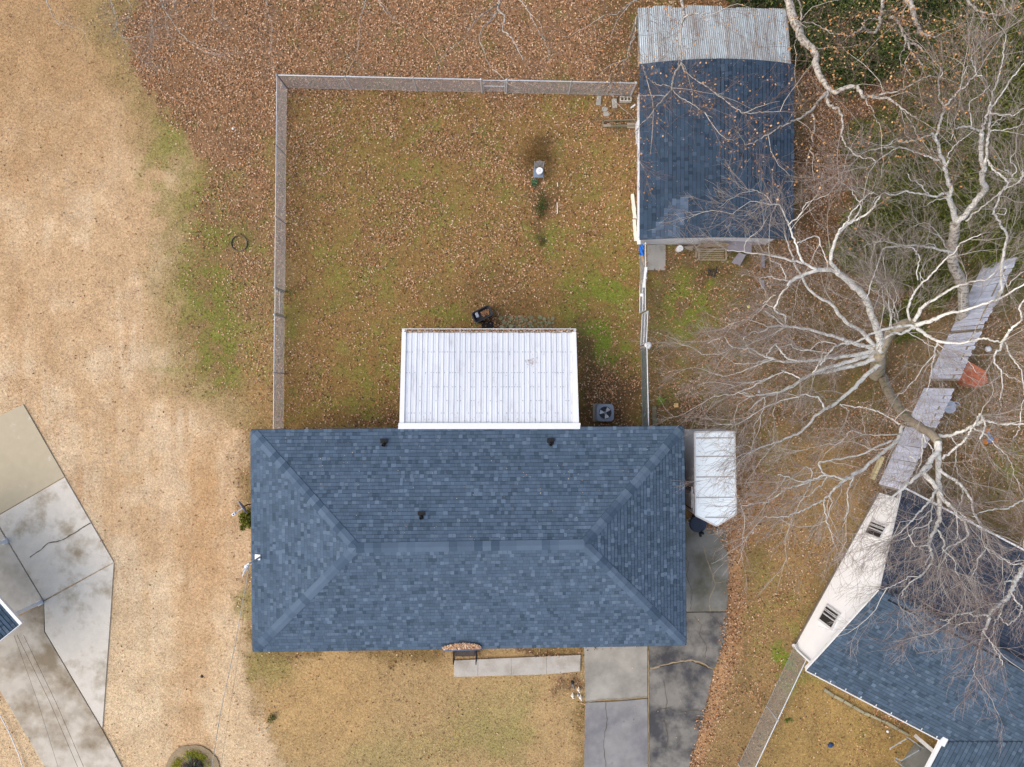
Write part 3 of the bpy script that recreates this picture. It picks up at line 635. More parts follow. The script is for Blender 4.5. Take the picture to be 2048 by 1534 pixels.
for i in range(10):
    (x0, z0), (x1, z1) = arc[i], arc[i + 1]
    if i < 5: pts = [Vector((x0, syN, z0)), Vector((x0, syS, z0)), Vector((x1, syS, z1)), Vector((x1, syN, z1))]
    else: pts = [Vector((x1, syS, z1)), Vector((x1, syN, z1)), Vector((x0, syN, z0)), Vector((x0, syS, z0))]
    Lf = math.hypot(x1 - x0, z1 - z0)
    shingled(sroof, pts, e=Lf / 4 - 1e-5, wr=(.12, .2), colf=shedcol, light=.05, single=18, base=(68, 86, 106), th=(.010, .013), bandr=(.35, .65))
# leaves blown onto the shed and tin roofs
n = 900; tx = rng.random(n); ty = rng.random(n) ** 1.3; onT = rng.random(n) < .45
X = sx0 + .1 + tx * (wid - .25); Zs = 2.38 + .45 * (1 - (2 * (X - sx0) / wid - 1) ** 2); Y = np.where(onT, syN + .1 + rng.random(n) * 1.9, syN - .1 - ty * (syN - syS - .3)); Zs = np.where(onT, 2.0 + (Zs - 2.38) * .6 + .30 * (1 - (Y - syN) / 2.0), Zs)
V, Ft = leaf_quads(X, Y, Zs + .03, rng.uniform(.02, .06, n), .5, .4, rng)
lo = mesh_np("roof_leaves", V, Ft, mleaf, C=np.repeat(pal[rng.choice([0, 1, 2, 4, 5, 6], n)] * rng.uniform(.7, 1.1, (n, 1)), 2, 0)); tag(lo, "dead leaves scattered on the bowed shed roof and its tin lean-to", "leaves", kind="stuff")
# front wall fascia, curved
mb = MB(); n = 24
for i in range(n):
    def yz(t):
        x = sx0 + .05 + (wid - .30) * t; z = 2.28 + .45 * (1 - (2 * (x - sx0) / wid - 1) ** 2); return x, z
    (x0, z0), (x1, z1) = yz(i / n), yz((i + 1) / n)
    mb.slab([(x0, syS + .05, z0), (x1, syS + .05, z1), (x1, ws - .02, z1 - .45), (x0, ws - .02, z0 - .45)], .02)
mb.build("gable_trim", mat("bright_white", lin(252, 252, 252, .95), rough=.5, var=.03, var2=.02, bump=.02), shed)
MB().box((sx0 - .02, (syN + syS) / 2 - 1.0, 2.28), (.06, syN - syS - 2.2, .16)).build("side_trim", mwhite, shed)
MB().box((sx0 + .0, syS + .3, 2.2), (.12, .9, .06)).build("side_trim", mwhite, shed)
# side door standing ajar
MB().box((P(1271.5, 270).x, P(1271, 270).y, 1.0), (.04, .80, 1.9), math.radians(3)).build("door", msiding, shed)
MB().box((P(1266, 252, 1.9).x, P(1270, 250).y, 1.9), (.2, .05, .05), math.radians(35)).build("door_frame", mwhite, shed)
# tin lean-to behind
mtin = mat("old_tin", lin(184, 194, 198), rough=.5, metal=.15, var=.30, scale=2.0, var2=.34, scale2=9, stretch=(9, .7, 1), c2=lin(150, 136, 126), c2lo=.44, c2hi=.70, c2scale=.6, bump=.1, objrand=.07)
lt = thing("tin_lean_to", ((sx0 + sx1) / 2, syN + 1, 0), "corrugated tin lean-to against the back end of the large shed", "lean-to")
L0x, L1x = sx0 + .03, sx1 - .12; yA, yB = P(1424, 14, 1.95).y, syN + .01; fx0, fx1 = P(1274, 15, 1.95).x, P(1570, 22, 1.95).x
nsh = 9
for s_ in range(nsh):
    t0, t1 = s_ / nsh, (s_ + 1) / nsh; cols = 54; vs = []; jy = random.uniform(-.05, .05)
    for j in range(cols + 1):
        t = t0 + (t1 - t0 + .01) * j / cols; zc = .016 * math.cos(2 * math.pi * t * 76) + .004 * s_ % .01
        xa = fx0 + (fx1 - fx0) * t; xb = L0x + (L1x - L0x) * t; zb = 2.28 + .42 * (1 - (2 * t - 1) ** 2)
        vs += [(xa, yA + jy - .1 * t, 1.95 + .1 * (1 - (2 * t - 1) ** 2) + zc), ((xa + xb) / 2, (yA + yB) / 2, (1.98 + zb) / 2 + zc), (xb, yB, zb - .03 + zc)]
    fs = [(3 * j + q, 3 * j + 3 + q, 3 * j + 4 + q, 3 * j + 1 + q) for j in range(cols) for q in (0, 1)]
    MB().add(vs, fs).build("roof_sheet", mtin, lt, smooth=True)
for x in (fx0 + .1, (fx0 + fx1) / 2, fx1 - .1): MB().box((x, yA - .2, .93), (.1, .1, 1.86)).build("post", mat("old_wood", lin(150, 140, 124), var=.2, var2=.2, bump=.3), lt)
for x in (fx0 + .1, fx1 - .1): MB().box((x, (yA + yB) / 2, 1.8), (.06, yA - yB - .3, .1)).build("rafter", MATS["old_wood"], lt)

# ------------------------------------------------------------------ right-hand neighbour's house
E0 = P(1614, 1340, 2.5); dirv = (P(2048, 1330, 4.0) - P(1760, 1180, 4.0)).normalized(); nS_ = Vector((-(-dirv.y), 0, 0))
nv = Vector((dirv.y, -dirv.x, 0)).normalized()                      # towards the front (lower left of the picture)
if nv.y > 0: nv = -nv
R0 = P(1760, 1180, 4.0); F0 = P(1806, 978, 2.5); LN = 17.0
E1, R1, F1 = E0 + dirv * LN, R0 + dirv * LN, F0 + dirv * LN
nb = thing("neighbour_house", ((E0 + F1) / 2).to_tuple()[:2] + (0,), "white sided house with blue grey gable roof at the lower right", "house")
W0, W1 = P(1589, 1290), P(1757, 985); wdv = (W1 - W0).normalized(); WLn = (W1 - W0).length
mside = mat("vinyl_siding", lin(250, 251, 253, .95), rough=.55, var=.03, var2=.03, bump=.03, c2=lin(232, 234, 240), c2lo=.6, c2hi=.8, c2scale=1.5)
# gable wall of lapped boards
Vt = Vector((R0.x, R0.y, 0)); tr = (Vt - W0).dot(wdv); lap = .2; mb = MB(); outn = Vector((wdv.y, -wdv.x, 0))
if outn.x > 0: outn = -outn
z = 0.
def wall_span(z):
    if z <= 2.45: return 0, WLn
    f = (z - 2.45) / (3.95 - 2.45); return tr * f, WLn - (WLn - tr) * f
while z < 3.9:
    z1 = z + lap; a0, b0 = wall_span(z); a1, b1 = wall_span(min(z1, 3.93))
    p = [W0 + wdv * a0 + outn * .022 + Vector((0, 0, z)), W0 + wdv * b0 + outn * .022 + Vector((0, 0, z)), W0 + wdv * b1 + Vector((0, 0, z1)), W0 + wdv * a1 + Vector((0, 0, z1))]
    q = [p[0] - outn * .03, p[1] - outn * .03]
    mb.add(p + q, [(0, 1, 2, 3), (4, 5, 1, 0)]); z = z1
mb.build("gable_wall", mside, nb)
cor = [W0 - outn * .02, W0 - outn * .02 + dirv * 12.5, W1 - outn * .02 + dirv * 12.5, W1 - outn * .02]
MB().prism([(p.x, p.y) for p in cor], 0, 2.45).build("wall", mside, nb)
MB().beam(W0 + outn * .03 + Vector((0, 0, .05)), W1 + outn * .03 + Vector((0, 0, .05)), .05, .10).build("footing", mat("footing", lin(120, 112, 98), var=.2, var2=.2), nb)
mb = MB(); mb.slab([E0, E1, R1, R0], .10); mb.slab([F0, R0, R1, F1], .10); nroof = mb.build("roof", mdeck, nb)
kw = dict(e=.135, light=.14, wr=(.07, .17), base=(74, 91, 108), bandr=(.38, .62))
shingled(nroof, [E0, E1, R1, R0], single=60, **kw); shingled(nroof, [F1, F0, R0, R1], single=20, light=.12, e=.135, wr=(.08, .2), base=(66, 75, 90), bandr=(.4, .7))  # far slope faces away from the sun; its shade is in the darker base
# ridge vent
up_ = Vector((0, 0, .06)); hw = .16
fr_, bk_ = nv * hw, -nv * hw; s_ = dirv * .45
MB().slab([R0 + s_ + fr_ + up_ * .2, R1 + fr_ + up_ * .2, R1 + up_ * 1.6, R0 + s_ + up_ * 1.6], .015).slab([R0 + s_ + bk_ + up_ * .2, R0 + s_ + up_ * 1.6, R1 + up_ * 1.6, R1 + bk_ + up_ * .2], .015).build("ridge_vent", mat("ridge_vent", lin(66, 80, 96), var=.2, scale=6, var2=.25, scale2=20), nroof)
mb = MB()
for s__ in (1, -1):
    q0, q1 = R0 + s_ + nv * s__ * (hw + .02) - Vector((0, 0, .03)), R1 + nv * s__ * (hw + .02) - Vector((0, 0, .03)); mb.beam(q0, q1, .055, .12)
mb.build("vent_slot", mblack, nroof)
# white rake and gutters
def gut(a, b, w_=.12, h_=.12, nm="gutter", par=None, m=None): return MB().beam(a, b, w_, h_).build(nm, m or mwhite, par or nb)
EW = P(1887, 1482, 2.5); EWl = (EW - E0).dot(dirv)
g = gut(E0 + nv * .05 - Vector((0, 0, .05)), E0 + dirv * EWl + nv * .05 - Vector((0, 0, .05)), .035, .12)
gut(E0 + nv * -.06 - Vector((0, 0, .03)), E0 + dirv * EWl + nv * -.06 - Vector((0, 0, .03)), .14, .02, "gutter_trough", m=mat("gutter_dirt", lin(70, 64, 58), var=.3, var2=.3))
gut(F0 - nv * .07 - Vector((0, 0, .03)), F1 - nv * .07 - Vector((0, 0, .03)), .06, .1)
gut(E0 - Vector((0, 0, .10)) + outn * .02, R0 - Vector((0, 0, .10)) + outn * .02, .03, .16, "rake_board"); gut(R0 - Vector((0, 0, .10)) + outn * .02, F0 - Vector((0, 0, .10)) + outn * .02, .03, .16, "rake_board")
mb = MB()
for i in range(9): mb.box(E0 + dirv * (EWl * (i + .5) / 9) - nv * .03 + Vector((0, 0, .04)), (.025, .07, .02), math.atan2(dirv.y, dirv.x))
mb.build("gutter_hanger", mwhite, nb)
# corner downspout
dp = [P(1586, 1291, .1), P(1590, 1290, .25), P(1596, 1293, 1.0) if False else W0 + outn * .06 + Vector((0, 0, .9)), W0 + outn * .06 + Vector((0, 0, 2.2)), E0 + dirv * .35 + Vector((0, 0, -.12))]
dp[2] = W0 + outn * .05 - wdv * .05 + Vector((0, 0, .5)); dp[3] = W0 + outn * .05 - wdv * .05 + Vector((0, 0, 2.1))
mb = MB()
for a_, b_ in zip(dp[:-1], dp[1:]): mb.beam(a_, b_, .08, .08)
mb.build("downspout", mwhite, nb)
# windows of the gable wall
def wall_hit(px, py):
    o_ = Vector((0, 0, H)); d_ = Vector(((px - 1024) / F, (767 - py) / F, -1)); t = (W0 - o_).dot(outn) / d_.dot(outn); return o_ + d_ * t
mglass = MATS["window_glass"]
def window(cs):
    pts = [wall_hit(*c) for c in cs]; ss = [(p - W0).dot(wdv) for p in pts]; zs = [p.z for p in pts]
    ss.sort(); zs.sort(); s0, s1 = sum(ss[:2]) / 2, sum(ss[2:]) / 2; z0, z1 = sum(zs[:2]) / 2, sum(zs[2:]) / 2
    c = W0 + wdv * ((s0 + s1) / 2) + Vector((0, 0, (z0 + z1) / 2)); wd_, hg = s1 - s0, z1 - z0; rz = math.atan2(wdv.y, wdv.x)
    f = MB().box(c + outn * .03, (wd_ + .12, .07, hg + .12), rz).build("window", mwhite, nb)
    for k in (-1, 1): MB().box(c + outn * .07 + wdv * k * wd_ / 4, (wd_ / 2 - .05, .02, hg - .06), rz).build("pane", mglass, f)
    mb = MB()
    for k, ww in ((.0, .05), (.9, .035), (1.25, .035)): mb.box(c + outn * .085 + wdv * k * wd_ / 4 , (ww, .012, hg - .06), rz)
    mb.build("curtain_strip", mat("curtain", lin(206, 208, 212), var=.1), f)
window([(1655, 1213), (1680, 1230), (1666, 1259), (1641, 1240)]); window([(1745, 1044), (1775, 1055), (1762, 1078), (1733, 1068)])
# front wing
Wa = E0 + dirv * EWl; Wb = Wa + nv * 3.6; Va = Wa + dirv * 2.3 - nv * 1.55 + Vector((0, 0, .6)); Vb = Wb + dirv * 2.3 + Vector((0, 0, .6)); Wc = Wa + dirv * 4.6; Wd = Wb + dirv * 4.6
lift = Vector((0, 0, .03))
mb = MB(); mb.slab([Wa + lift, Wb + lift, Vb + lift, Va + lift], .08); mb.slab([Va + lift, Vb + lift, Wd + lift, Wc + lift], .08); wroof = mb.build("wing_roof", mdeck, nb)
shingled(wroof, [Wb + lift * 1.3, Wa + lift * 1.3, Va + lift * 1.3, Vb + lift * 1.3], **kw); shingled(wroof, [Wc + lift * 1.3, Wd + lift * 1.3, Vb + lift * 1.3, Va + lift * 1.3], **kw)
gut(Wa - dirv * .05 - Vector((0, 0, .04)), Wb - dirv * .05 - Vector((0, 0, .04)), .11, .12); MB().box(Wa - dirv * .03, (.22, .34, .14), math.atan2(nv.y, nv.x) + 1.57).build("gutter_end", mwhite, nb)
MB().beam(P(1831, 1472, .3), P(1873, 1508, 2.35), .14, .10).build("downspout", mwhite, nb)
MB().prism([(q.x, q.y) for q in (Wa + dirv * 2.7 - nv * .6, Wb + dirv * 2.7 - nv * .4, Wd - dirv * .3 - nv * .4, Wc - dirv * .3 - nv * .6)], 0, 2.45).build("wing_wall", mside, nb)
# porch pad and rails
pad = slabs("porch_pad", "worn concrete porch pad in the bottom right corner by the white gutter", "porch", [[(1830, 1485), (1880, 1500), (1900, 1560), (1822, 1560), (1800, 1525)]], [mconc_olive], gap=.3, z=.12)
rl = thing("porch_rail", P(1820, 1500), "grey tubular porch railing in the bottom right corner", "railing")
mtube = mat("galv_tube", lin(176, 184, 192), rough=.4, metal=.4, var=.1, bump=.03)
for pts in ([(1780, 1497, .1), (1780, 1497, .9), (1812, 1478, .9), (1814, 1478, .1)], [(1792, 1517, .1), (1792, 1517, .9), (1803, 1521, .95), (1838, 1501, .95), (1839, 1501, .1)], [(1789, 1519, .8), (1815, 1540, .8)], [(1814, 1474, .85), (1847, 1497, .85)]):
    MB().tube([P(*p) for p in pts], .022, 8).build("rail_tube", mtube, rl)
mstone = mat("edging_stone", lin(150, 146, 124), var=.2, var2=.2, bump=.4, objrand=.12)
ed = thing("stone_edging", P(1730, 1425), "row of long grey edging stones along the flower bed before the neighbour's eave", "edging")
ex = [(1647, 1378), (1667, 1391), (1687, 1402), (1705, 1412), (1728, 1426), (1740, 1430), (1763, 1441), (1770, 1443), (1795, 1458), (1818, 1470)]
for i in range(len(ex) - 1):
    a_, b_ = P(*ex[i], .06), P(*ex[i + 1], .06); MB().beam(a_.lerp(b_, .06), a_.lerp(b_, .94), random.uniform(.07, .12), .12).build("stone", mstone, ed, bevel=.02)

# ------------------------------------------------------------------ left neighbour's carport corner
ln = thing("carport", P(-60, 1240), "corner of a blue shingled carport roof with white gutter at the left edge", "carport")
Cc = P(40, 1247, 2.5); dA = (P(0, 1202, 2.5) - Cc).normalized(); dB = (P(0, 1276, 2.5) - Cc); dB.z = 0; dB.normalize(); dB = Vector((dA.y, -dA.x, 0)) if Vector((dA.y, -dA.x, 0)).dot(dB) > 0 else Vector((-dA.y, dA.x, 0))
q = [Cc, Cc + dA * 6, Cc + dA * 6 + dB * 5 + Vector((0, 0, 1.2)), Cc + dB * 5 + Vector((0, 0, 1.2))]
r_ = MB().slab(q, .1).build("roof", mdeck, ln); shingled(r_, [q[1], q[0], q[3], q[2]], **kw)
gut(Cc + dA * -.05 - dB * .05, Cc + dA * 6 - dB * .05, .12, .12, par=ln); gut(Cc - Vector((0, 0, .08)) - dA * .03, q[3] - Vector((0, 0, .08)) - dA * .03, .03, .16, "rake_board", ln)
for b_ in ((83, 1204), (13, 1082)):
    g_ = P(*b_); MB().box((g_.x, g_.y, 1.2), (.13, .13, 2.4), math.radians(30)).build("post", mwhite, ln); MB().box((g_.x, g_.y, .1), (.2, .2, .1), math.radians(30)).build("post_base", mwhite, ln)
# ------------------------------------------------------------------ chain link
mgal = mat("fence_steel", lin(198, 204, 210), rough=.4, metal=.35, var=.1, scale2=20, var2=.1, bump=.03)
mwire = mat("fence_wire", lin(186, 190, 194), rough=.6, metal=.0, var=.1, var2=.1, bump=0)
mwireg = mat("fence_wire_green", lin(128, 144, 144), rough=.6, metal=.1, var=.15, var2=.1, bump=0)
def mesh_panel(name, a, b, h, parent, z0=.05, pitch=.062, r=.0030, m=None):
    a, b = Vector(a), Vector(b); a.z = b.z = 0; L = (b - a).length; d = np.array(((b - a) / L)); hh = h - z0; segs = []
    k = -int(hh / pitch) - 1
    s = np.arange(k, L / pitch + 1) * pitch
    for sgn in (1, -1):
        lo = s if sgn == 1 else s + hh; hi = lo + sgn * hh
        t0 = np.where(sgn * lo < 0 if sgn == 1 else lo > L, ((0 - lo) / (hi - lo)) if sgn == 1 else ((L - lo) / (hi - lo)), 0.)
        t1 = np.where(hi > L if sgn == 1 else hi < 0, ((L - lo) / (hi - lo)) if sgn == 1 else ((0 - lo) / (hi - lo)), 1.)
        ok = t1 > t0 + .01; lo, hi, t0, t1 = lo[ok], hi[ok], t0[ok], t1[ok]
        for u, z in ((lo + (hi - lo) * t0, z0 + hh * t0), (lo + (hi - lo) * t1, z0 + hh * t1)):
            p = np.array(a)[None] + d[None] * u[:, None]; p[:, 2] = z; segs.append(p)
        A, B = segs[-2:], None
    P0 = np.concatenate([segs[0], segs[2]]); P1 = np.concatenate([segs[1], segs[3]]); n = len(P0)
    nrm = np.array([-d[1], d[0], 0.]); dd = P1 - P0; dd /= np.linalg.norm(dd, axis=1)[:, None]; side = np.cross(dd, nrm)
    ring = [nrm[None] * r, side * r * .87 - nrm[None] * r * .5, -side * r * .87 - nrm[None] * r * .5]
    V = np.stack([P0 + q for q in ring] + [P1 + q for q in ring], 1).reshape(-1, 3); i = np.arange(n)[:, None] * 6
    Fq = np.concatenate([i + np.array([[j, (j + 1) % 3, (j + 1) % 3 + 3, j + 3]]) for j in range(3)], 1).reshape(-1, 4)
    o = mesh_np(name, V, Fq, m or mwire, parent); return o
def fence(label, a, b, h=1.2, gap=None, step=3.0, rail=.021, m=None, r=.0030, group=None, ends=(1, 1)):
    a, b = Vector(a), Vector(b); a.z = b.z = 0; f = thing("chain_link_fence", (a + b) / 2, label, "fence", group); d = (b - a).normalized(); L = (b - a).length
    spans = [(0, L)] if not gap else [(0, gap[0]), (gap[1], L)]
    for s0, s1 in spans:
        if s1 - s0 < .3: continue
        p, q = a + d * s0, a + d * s1; MB().tube([p + Vector((0, 0, h)), q + Vector((0, 0, h))], rail, 8).build("top_rail", mgal, f)
        k = max(1, round((s1 - s0) / step))
        for i in range(k + 1):
            x = p.lerp(q, i / k); rr = .038 if i in (0, k) else .024
            MB().lathe((x.x, x.y, 0), [(rr, 0), (rr, h + .02), (rr * 1.25, h + .03), (rr * 1.1, h + .06), (.004, h + .085)], 8).build("post", mgal, f)
        mesh_panel("wire_mesh", p, q, h, f, m=m, r=r)
        o = MB().tube([p + Vector((0, 0, .06)), q + Vector((0, 0, .06))], .004, 4).build("tension_wire", mwire, f)
    return f
def gate(label, a, b, h=1.15, mid=True, m=None, bottom=True):
    a, b = Vector(a), Vector(b); a.z = b.z = 0; g = thing("fence_gate", (a + b) / 2, label, "gate"); z0 = .12
    up = lambda p, z: Vector((p.x, p.y, z)); mb = MB()
    if bottom: mb.tube([up(a, z0), up(b, z0)], .02, 8)
    mb.tube([up(a, h), up(b, h)], .02, 8).tube([up(a, z0), up(a, h)], .02, 8).tube([up(b, z0), up(b, h)], .02, 8)
    if mid: mb.tube([up(a, h * .55), up(b, h * .55)], .018, 8)
    mb.build("frame", mgal, g); mesh_panel("wire_mesh", a, b, h, g, z0=z0, m=m)
    q = a.lerp(b, .03); MB().box(up(q, h * .8), (.06, .08, .06)).build("latch", mgal, g); return g
FH = 1.2
c0, c1, c2 = P(554, 150, FH), P(1272, 166, FH), P(547, 862, FH)
L01 = (Vector(c1) - Vector(c0)).length; g0_, g1_ = L01 * (962 - 554) / 718, L01 * (1013 - 554) / 718
fn = fence("long chain link fence running left to right along the back of the yard", c0, c1, gap=(g0_, g1_), rail=.026)
d = (c1 - c0).normalized(); gate("narrow chain link gate in the fence along the top of the yard", c0 + d * (g0_ + .07), c0 + d * (g1_ - .07), bottom=False)
L02 = (Vector(c2) - Vector(c0)).length; h0_, h1_ = L02 * (575 - 150) / 712, L02 * (629 - 150) / 712
fence("chain link fence down the left side of the yard to the long house", c0, c2, gap=(h0_, h1_), rail=.018)
d = (c2 - c0).normalized(); gate("narrow chain link gate in the fence on the left side of the yard", c0 + d * (h0_ + .07), c0 + d * (h1_ - .07), bottom=False)
fence("chain link fence with green grey mesh between the air conditioner and the driveway", P(1294, 692, 1.3), P(1297.5, 858, 1.3), h=1.3, m=mwireg, r=.0034, rail=.024)
fence("short chain link run beside the concrete pad at the shed corner", P(1291, 487, 1.3), P(1292, 556, 1.3), h=1.3)
gate("upper leaf of the double chain link gate, nearest the shed", P(1291, 560, 1.3), P(1291, 620, 1.3), h=1.3)
gate("lower leaf of the double chain link gate, swung slightly open", P(1296, 622, 1.3), P(1293, 687, 1.3), h=1.3)
fence("chain link fence running diagonally down from the white house corner to the bottom edge", P(1613, 1318, 1.25), P(1498, 1562, 1.25), h=1.25, rail=.022, r=.0026)

# privacy fence of boards
mboard = mat("weathered_board", lin(216, 222, 242), rough=.9, var=.10, scale=3, stretch=(1, 1, .3), var2=.15, scale2=18, c2=lin(186, 188, 206), c2lo=.5, c2hi=.75, c2scale=2, bump=.2, objrand=.14)
base_pts = [(1757, 968), (1784, 910), (1811, 853), (1813, 850), (1848, 776), (1857, 757), (1898, 668), (1901, 662), (1966, 530)]
spansP = [(0, 1), (1, 2), (3, 4), (5, 6), (7, 8)]
pf = thing("privacy_fence", P(1860, 760), "tall weathered grey board fence leading diagonally up from the white house", "fence")
brd = {}
def board_mesh(w_, h_):
    k = (round(w_, 2), round(h_, 2))
    if k not in brd:
        mb = MB(); c = .03; poly = [(-w_ / 2, 0), (w_ / 2, 0), (w_ / 2, h_ - c), (w_ / 2 - c, h_), (-w_ / 2 + c, h_), (-w_ / 2, h_ - c)]
        vs = [(x, -.01, z) for x, z in poly] + [(x, .01, z) for x, z in poly]; n = 6
        me = bpy.data.meshes.new("board"); me.from_pydata(vs, [], [tuple(range(n)), tuple(range(n, 2 * n))[::-1]] + [(i, n + i, n + (i + 1) % n, (i + 1) % n) for i in range(n)]); me.materials.append(mboard); brd[k] = me
    return brd[k]
for i0, i1 in spansP:
    a_, b_ = P(*base_pts[i0]), P(*base_pts[i1]); L = (b_ - a_).length; n = max(2, int(L / .145)); d = (b_ - a_) / L; rz = math.atan2(d.y, d.x); tilt = random.uniform(-.03, .03)
    for i in range(n):
        p = a_ + d * (L * (i + .5) / n); o = place("board", board_mesh(L / n - .006, random.choice([1.82, 1.85, 1.88, 1.9])), pf, (p.x, p.y, .02), (tilt + random.uniform(-.012, .012), random.uniform(-.012, .012), rz))
    nrm = Vector((-d.y, d.x, 0)); nrm = nrm if nrm.x > 0 else -nrm
    for z in (.4, 1.5): MB().beam(a_ + nrm * .04 + Vector((0, 0, z)), b_ + nrm * .04 + Vector((0, 0, z)), .04, .09).build("rail", MATS["old_wood"], pf)
    for q in (a_, b_): MB().box((q.x + nrm.x * .09, q.y + nrm.y * .09, .88), (.09, .09, 1.76), rz).build("post", MATS["old_wood"], pf)
MB().box((P(1768, 935).x - .35, P(1768, 935).y, .12), (.12, 1.0, .22), -.42).build("kick_board", mat("yellow_foam", lin(196, 184, 140), var=.15, var2=.2, bump=.3), pf)

# ------------------------------------------------------------------ trailer
mtr = mat("trailer_roof", lin(218, 230, 238), rough=.5, var=.04, scale=1.2, var2=.03, bump=.03, c2=lin(196, 206, 214), c2lo=.6, c2hi=.8, c2scale=2)
mside_t = mat("trailer_side", lin(196, 202, 210), rough=.45, var=.05, var2=.03, bump=.02)
ZT = 2.15
tp_ = [P(1389, 864, ZT), P(1469, 863, ZT), P(1472, 1028, ZT), P(1433, 1052, ZT), P(1391, 1031, ZT)]
tr_ = thing("cargo_trailer", (sum(p.x for p in tp_) / 5, sum(p.y for p in tp_) / 5, 0), "white enclosed cargo trailer with pointed nose parked beside the long house", "trailer")
MB().prism([(p.x, p.y) for p in tp_], .45, ZT - .02).build("body", mside_t, tr_, bevel=.02)
ci = sum(tp_, Vector()) / 5
MB().prism([tuple((p + (ci - p).normalized() * .03))[:2] for p in tp_], ZT - .02, ZT + .01).build("roof", mtr, tr_)
mb = MB()
for i in range(5): mb.beam(tp_[i] + Vector((0, 0, 0)), tp_[(i + 1) % 5], .05, .05)
mb.build("roof_rim", mat("trailer_trim", lin(196, 196, 196), rough=.5, var=.1, c2=lin(150, 120, 100), c2lo=.6, c2hi=.7, c2scale=6, var2=.1), tr_)
for py in (876, 913, 954, 995, 1021.5):
    hw_ = 1 if py < 1030 else .5; a_, b_ = P(1392, py, ZT), P(1467, py - .6, ZT)
    if py > 1020: a_, b_ = P(1410, py + 13, ZT), P(1456, py + 13, ZT)
    MB().beam(a_ + Vector((0, 0, .012)), b_ + Vector((0, 0, .012)), .05, .012).build("roof_seam", mat("seam_tape", lin(160, 160, 160), var=.1, var2=.1), tr_)
lx_ = tp_[0].x
dr_ = MB().box((lx_ - .012, P(0, 1000, 1.3).y, 1.3), (.02, .75, 1.55)).build("side_door", mside_t, tr_)
MB().beam((lx_ - .03, P(0, 972, 1.8).y, 1.9), (lx_ - .03, P(0, 1014, 1.8).y, 1.9), .03, .04).build("door_rail", mwhite, dr_)
for py in (972, 1012): MB().beam((lx_ - .035, P(0, py, 1.2).y, .8), (lx_ - .035, P(0, py, 1.2).y, 1.75), .03, .03).build("hinge_bar", mat("rust_bar", lin(96, 70, 58), var=.2), dr_)
for py in (925, 948):
    for x in (lx_ - .02, tp_[1].x + .02):
        c = Vector((x, P(0, py, .33).y, .33)); mb = MB()
        mb.tube([c - Vector((.1, 0, 0)), c - Vector((.08, 0, 0)), c + Vector((.08, 0, 0)), c + Vector((.1, 0, 0))], [.27, .33, .33, .27], 20); wl_ = mb.build("wheel", mdark, tr_)
        MB().tube([c - Vector((.11, 0, 0)), c + Vector((.11, 0, 0))], .16, 14).build("rim", mgal, wl_)
tipc = P(1400, 1066, .5); n0, n1 = P(1380, 1020, .5), P(1424, 1020, .5)
mb = MB().beam(n0 + Vector((.05, .2, 0)), tipc, .07, .1).beam(n1 + Vector((0, .2, 0)), tipc, .07, .1).beam(tipc, tipc + Vector((.03, -.14, 0)), .08, .12); mb.build("tongue", mdark, tr_)
MB().lathe((tipc.x, tipc.y + .08, 0), [(.1, 0), (.1, .02), (.035, .03), (.035, .85), (.06, .86), (.05, .95)], 10).build("jack", mdark, tr_)
mb = MB(); ct = P(1396, 1047, .62); mb.tube([ct + Vector((-.08, 0, -.02)), ct + Vector((.1, .02, .04))], .3, 18)
mb = MB(); prof = [(.20, -.1), (.33, -.09), (.36, 0), (.33, .09), (.20, .1)]; mb.lathe(ct, prof, 20); sp = mb.build("spare_tyre", mat("blue_black_rubber", lin(52, 62, 80), var=.2, var2=.1, bump=.1), tr_)
MB().lathe(ct + Vector((0, 0, -.09)), [(.19, 0), (.19, .10), (.17, .05), (.05, .05), (.03, .09)], 16).build("rim", mgal, sp)
MB().tube([P(1384, 1041, .3), P(1379, 1037, .35), P(1374, 1040, .3), P(1376, 1045, .25), P(1382, 1044, .28)], .012, 6).build("safety_chain", mgal, tr_)

# ------------------------------------------------------------------ air conditioner
mac = mat("ac_slate", lin(116, 130, 148), rough=.5, var=.06, var2=.04, bump=.03)
acc = P(1210.5, 825.5, .8); s = .345
ac = thing("air_conditioner", (acc.x, acc.y, 0), "slate grey square air conditioner unit on a pad between patio cover and fence", "air conditioner")
pd = P(1186, 808), P(1222, 842)
MB().box(((pd[0].x + pd[1].x) / 2, (pd[0].y + pd[1].y) / 2, .04), (.76, .72, .08)).build("pad", mconc_grey, ac)
mb = MB(); mb.box((acc.x, acc.y, .42), (.60, .60, .68)).build("body", mat("ac_body", lin(54, 60, 68), var=.1, bump=.2, bscale=90), ac, bevel=.03)
for i in range(14):
    for sx_, sy_ in ((1, 0), (-1, 0), (0, 1), (0, -1)):
        if i % 2: continue
lou = MB()
for k in range(10): lou.box((acc.x, acc.y, .14 + k * .062), (.625, .625, .012))
lou.build("louvre", mac, ac)
N_ = 48; out = []; inn = []
for j in range(N_):
    t = 2 * math.pi * j / N_; c_, s_ = math.cos(t), math.sin(t); q = (abs(c_) ** 5 + abs(s_) ** 5) ** (-1 / 5); out.append((acc.x + c_ * q * s, acc.y + s_ * q * s)); inn.append((acc.x + c_ * .25, acc.y + s_ * .25))
vs = [(x, y, .74) for x, y in out] + [(x, y, .81) for x, y in out] + [(x, y, .825) for x, y in inn] + [(x, y, .74) for x, y in inn]
fs = [(k * N_ + j, k * N_ + (j + 1) % N_, (k + 1) * N_ + (j + 1) % N_, (k + 1) * N_ + j) for k in range(3) for j in range(N_)]
MB().add(vs, fs).build("top_cover", mac, ac)
MB().lathe((acc.x, acc.y, .70), [(.249, 0), (.249, .01), (.0, .012)], 24).build("fan_well", mblack, ac)
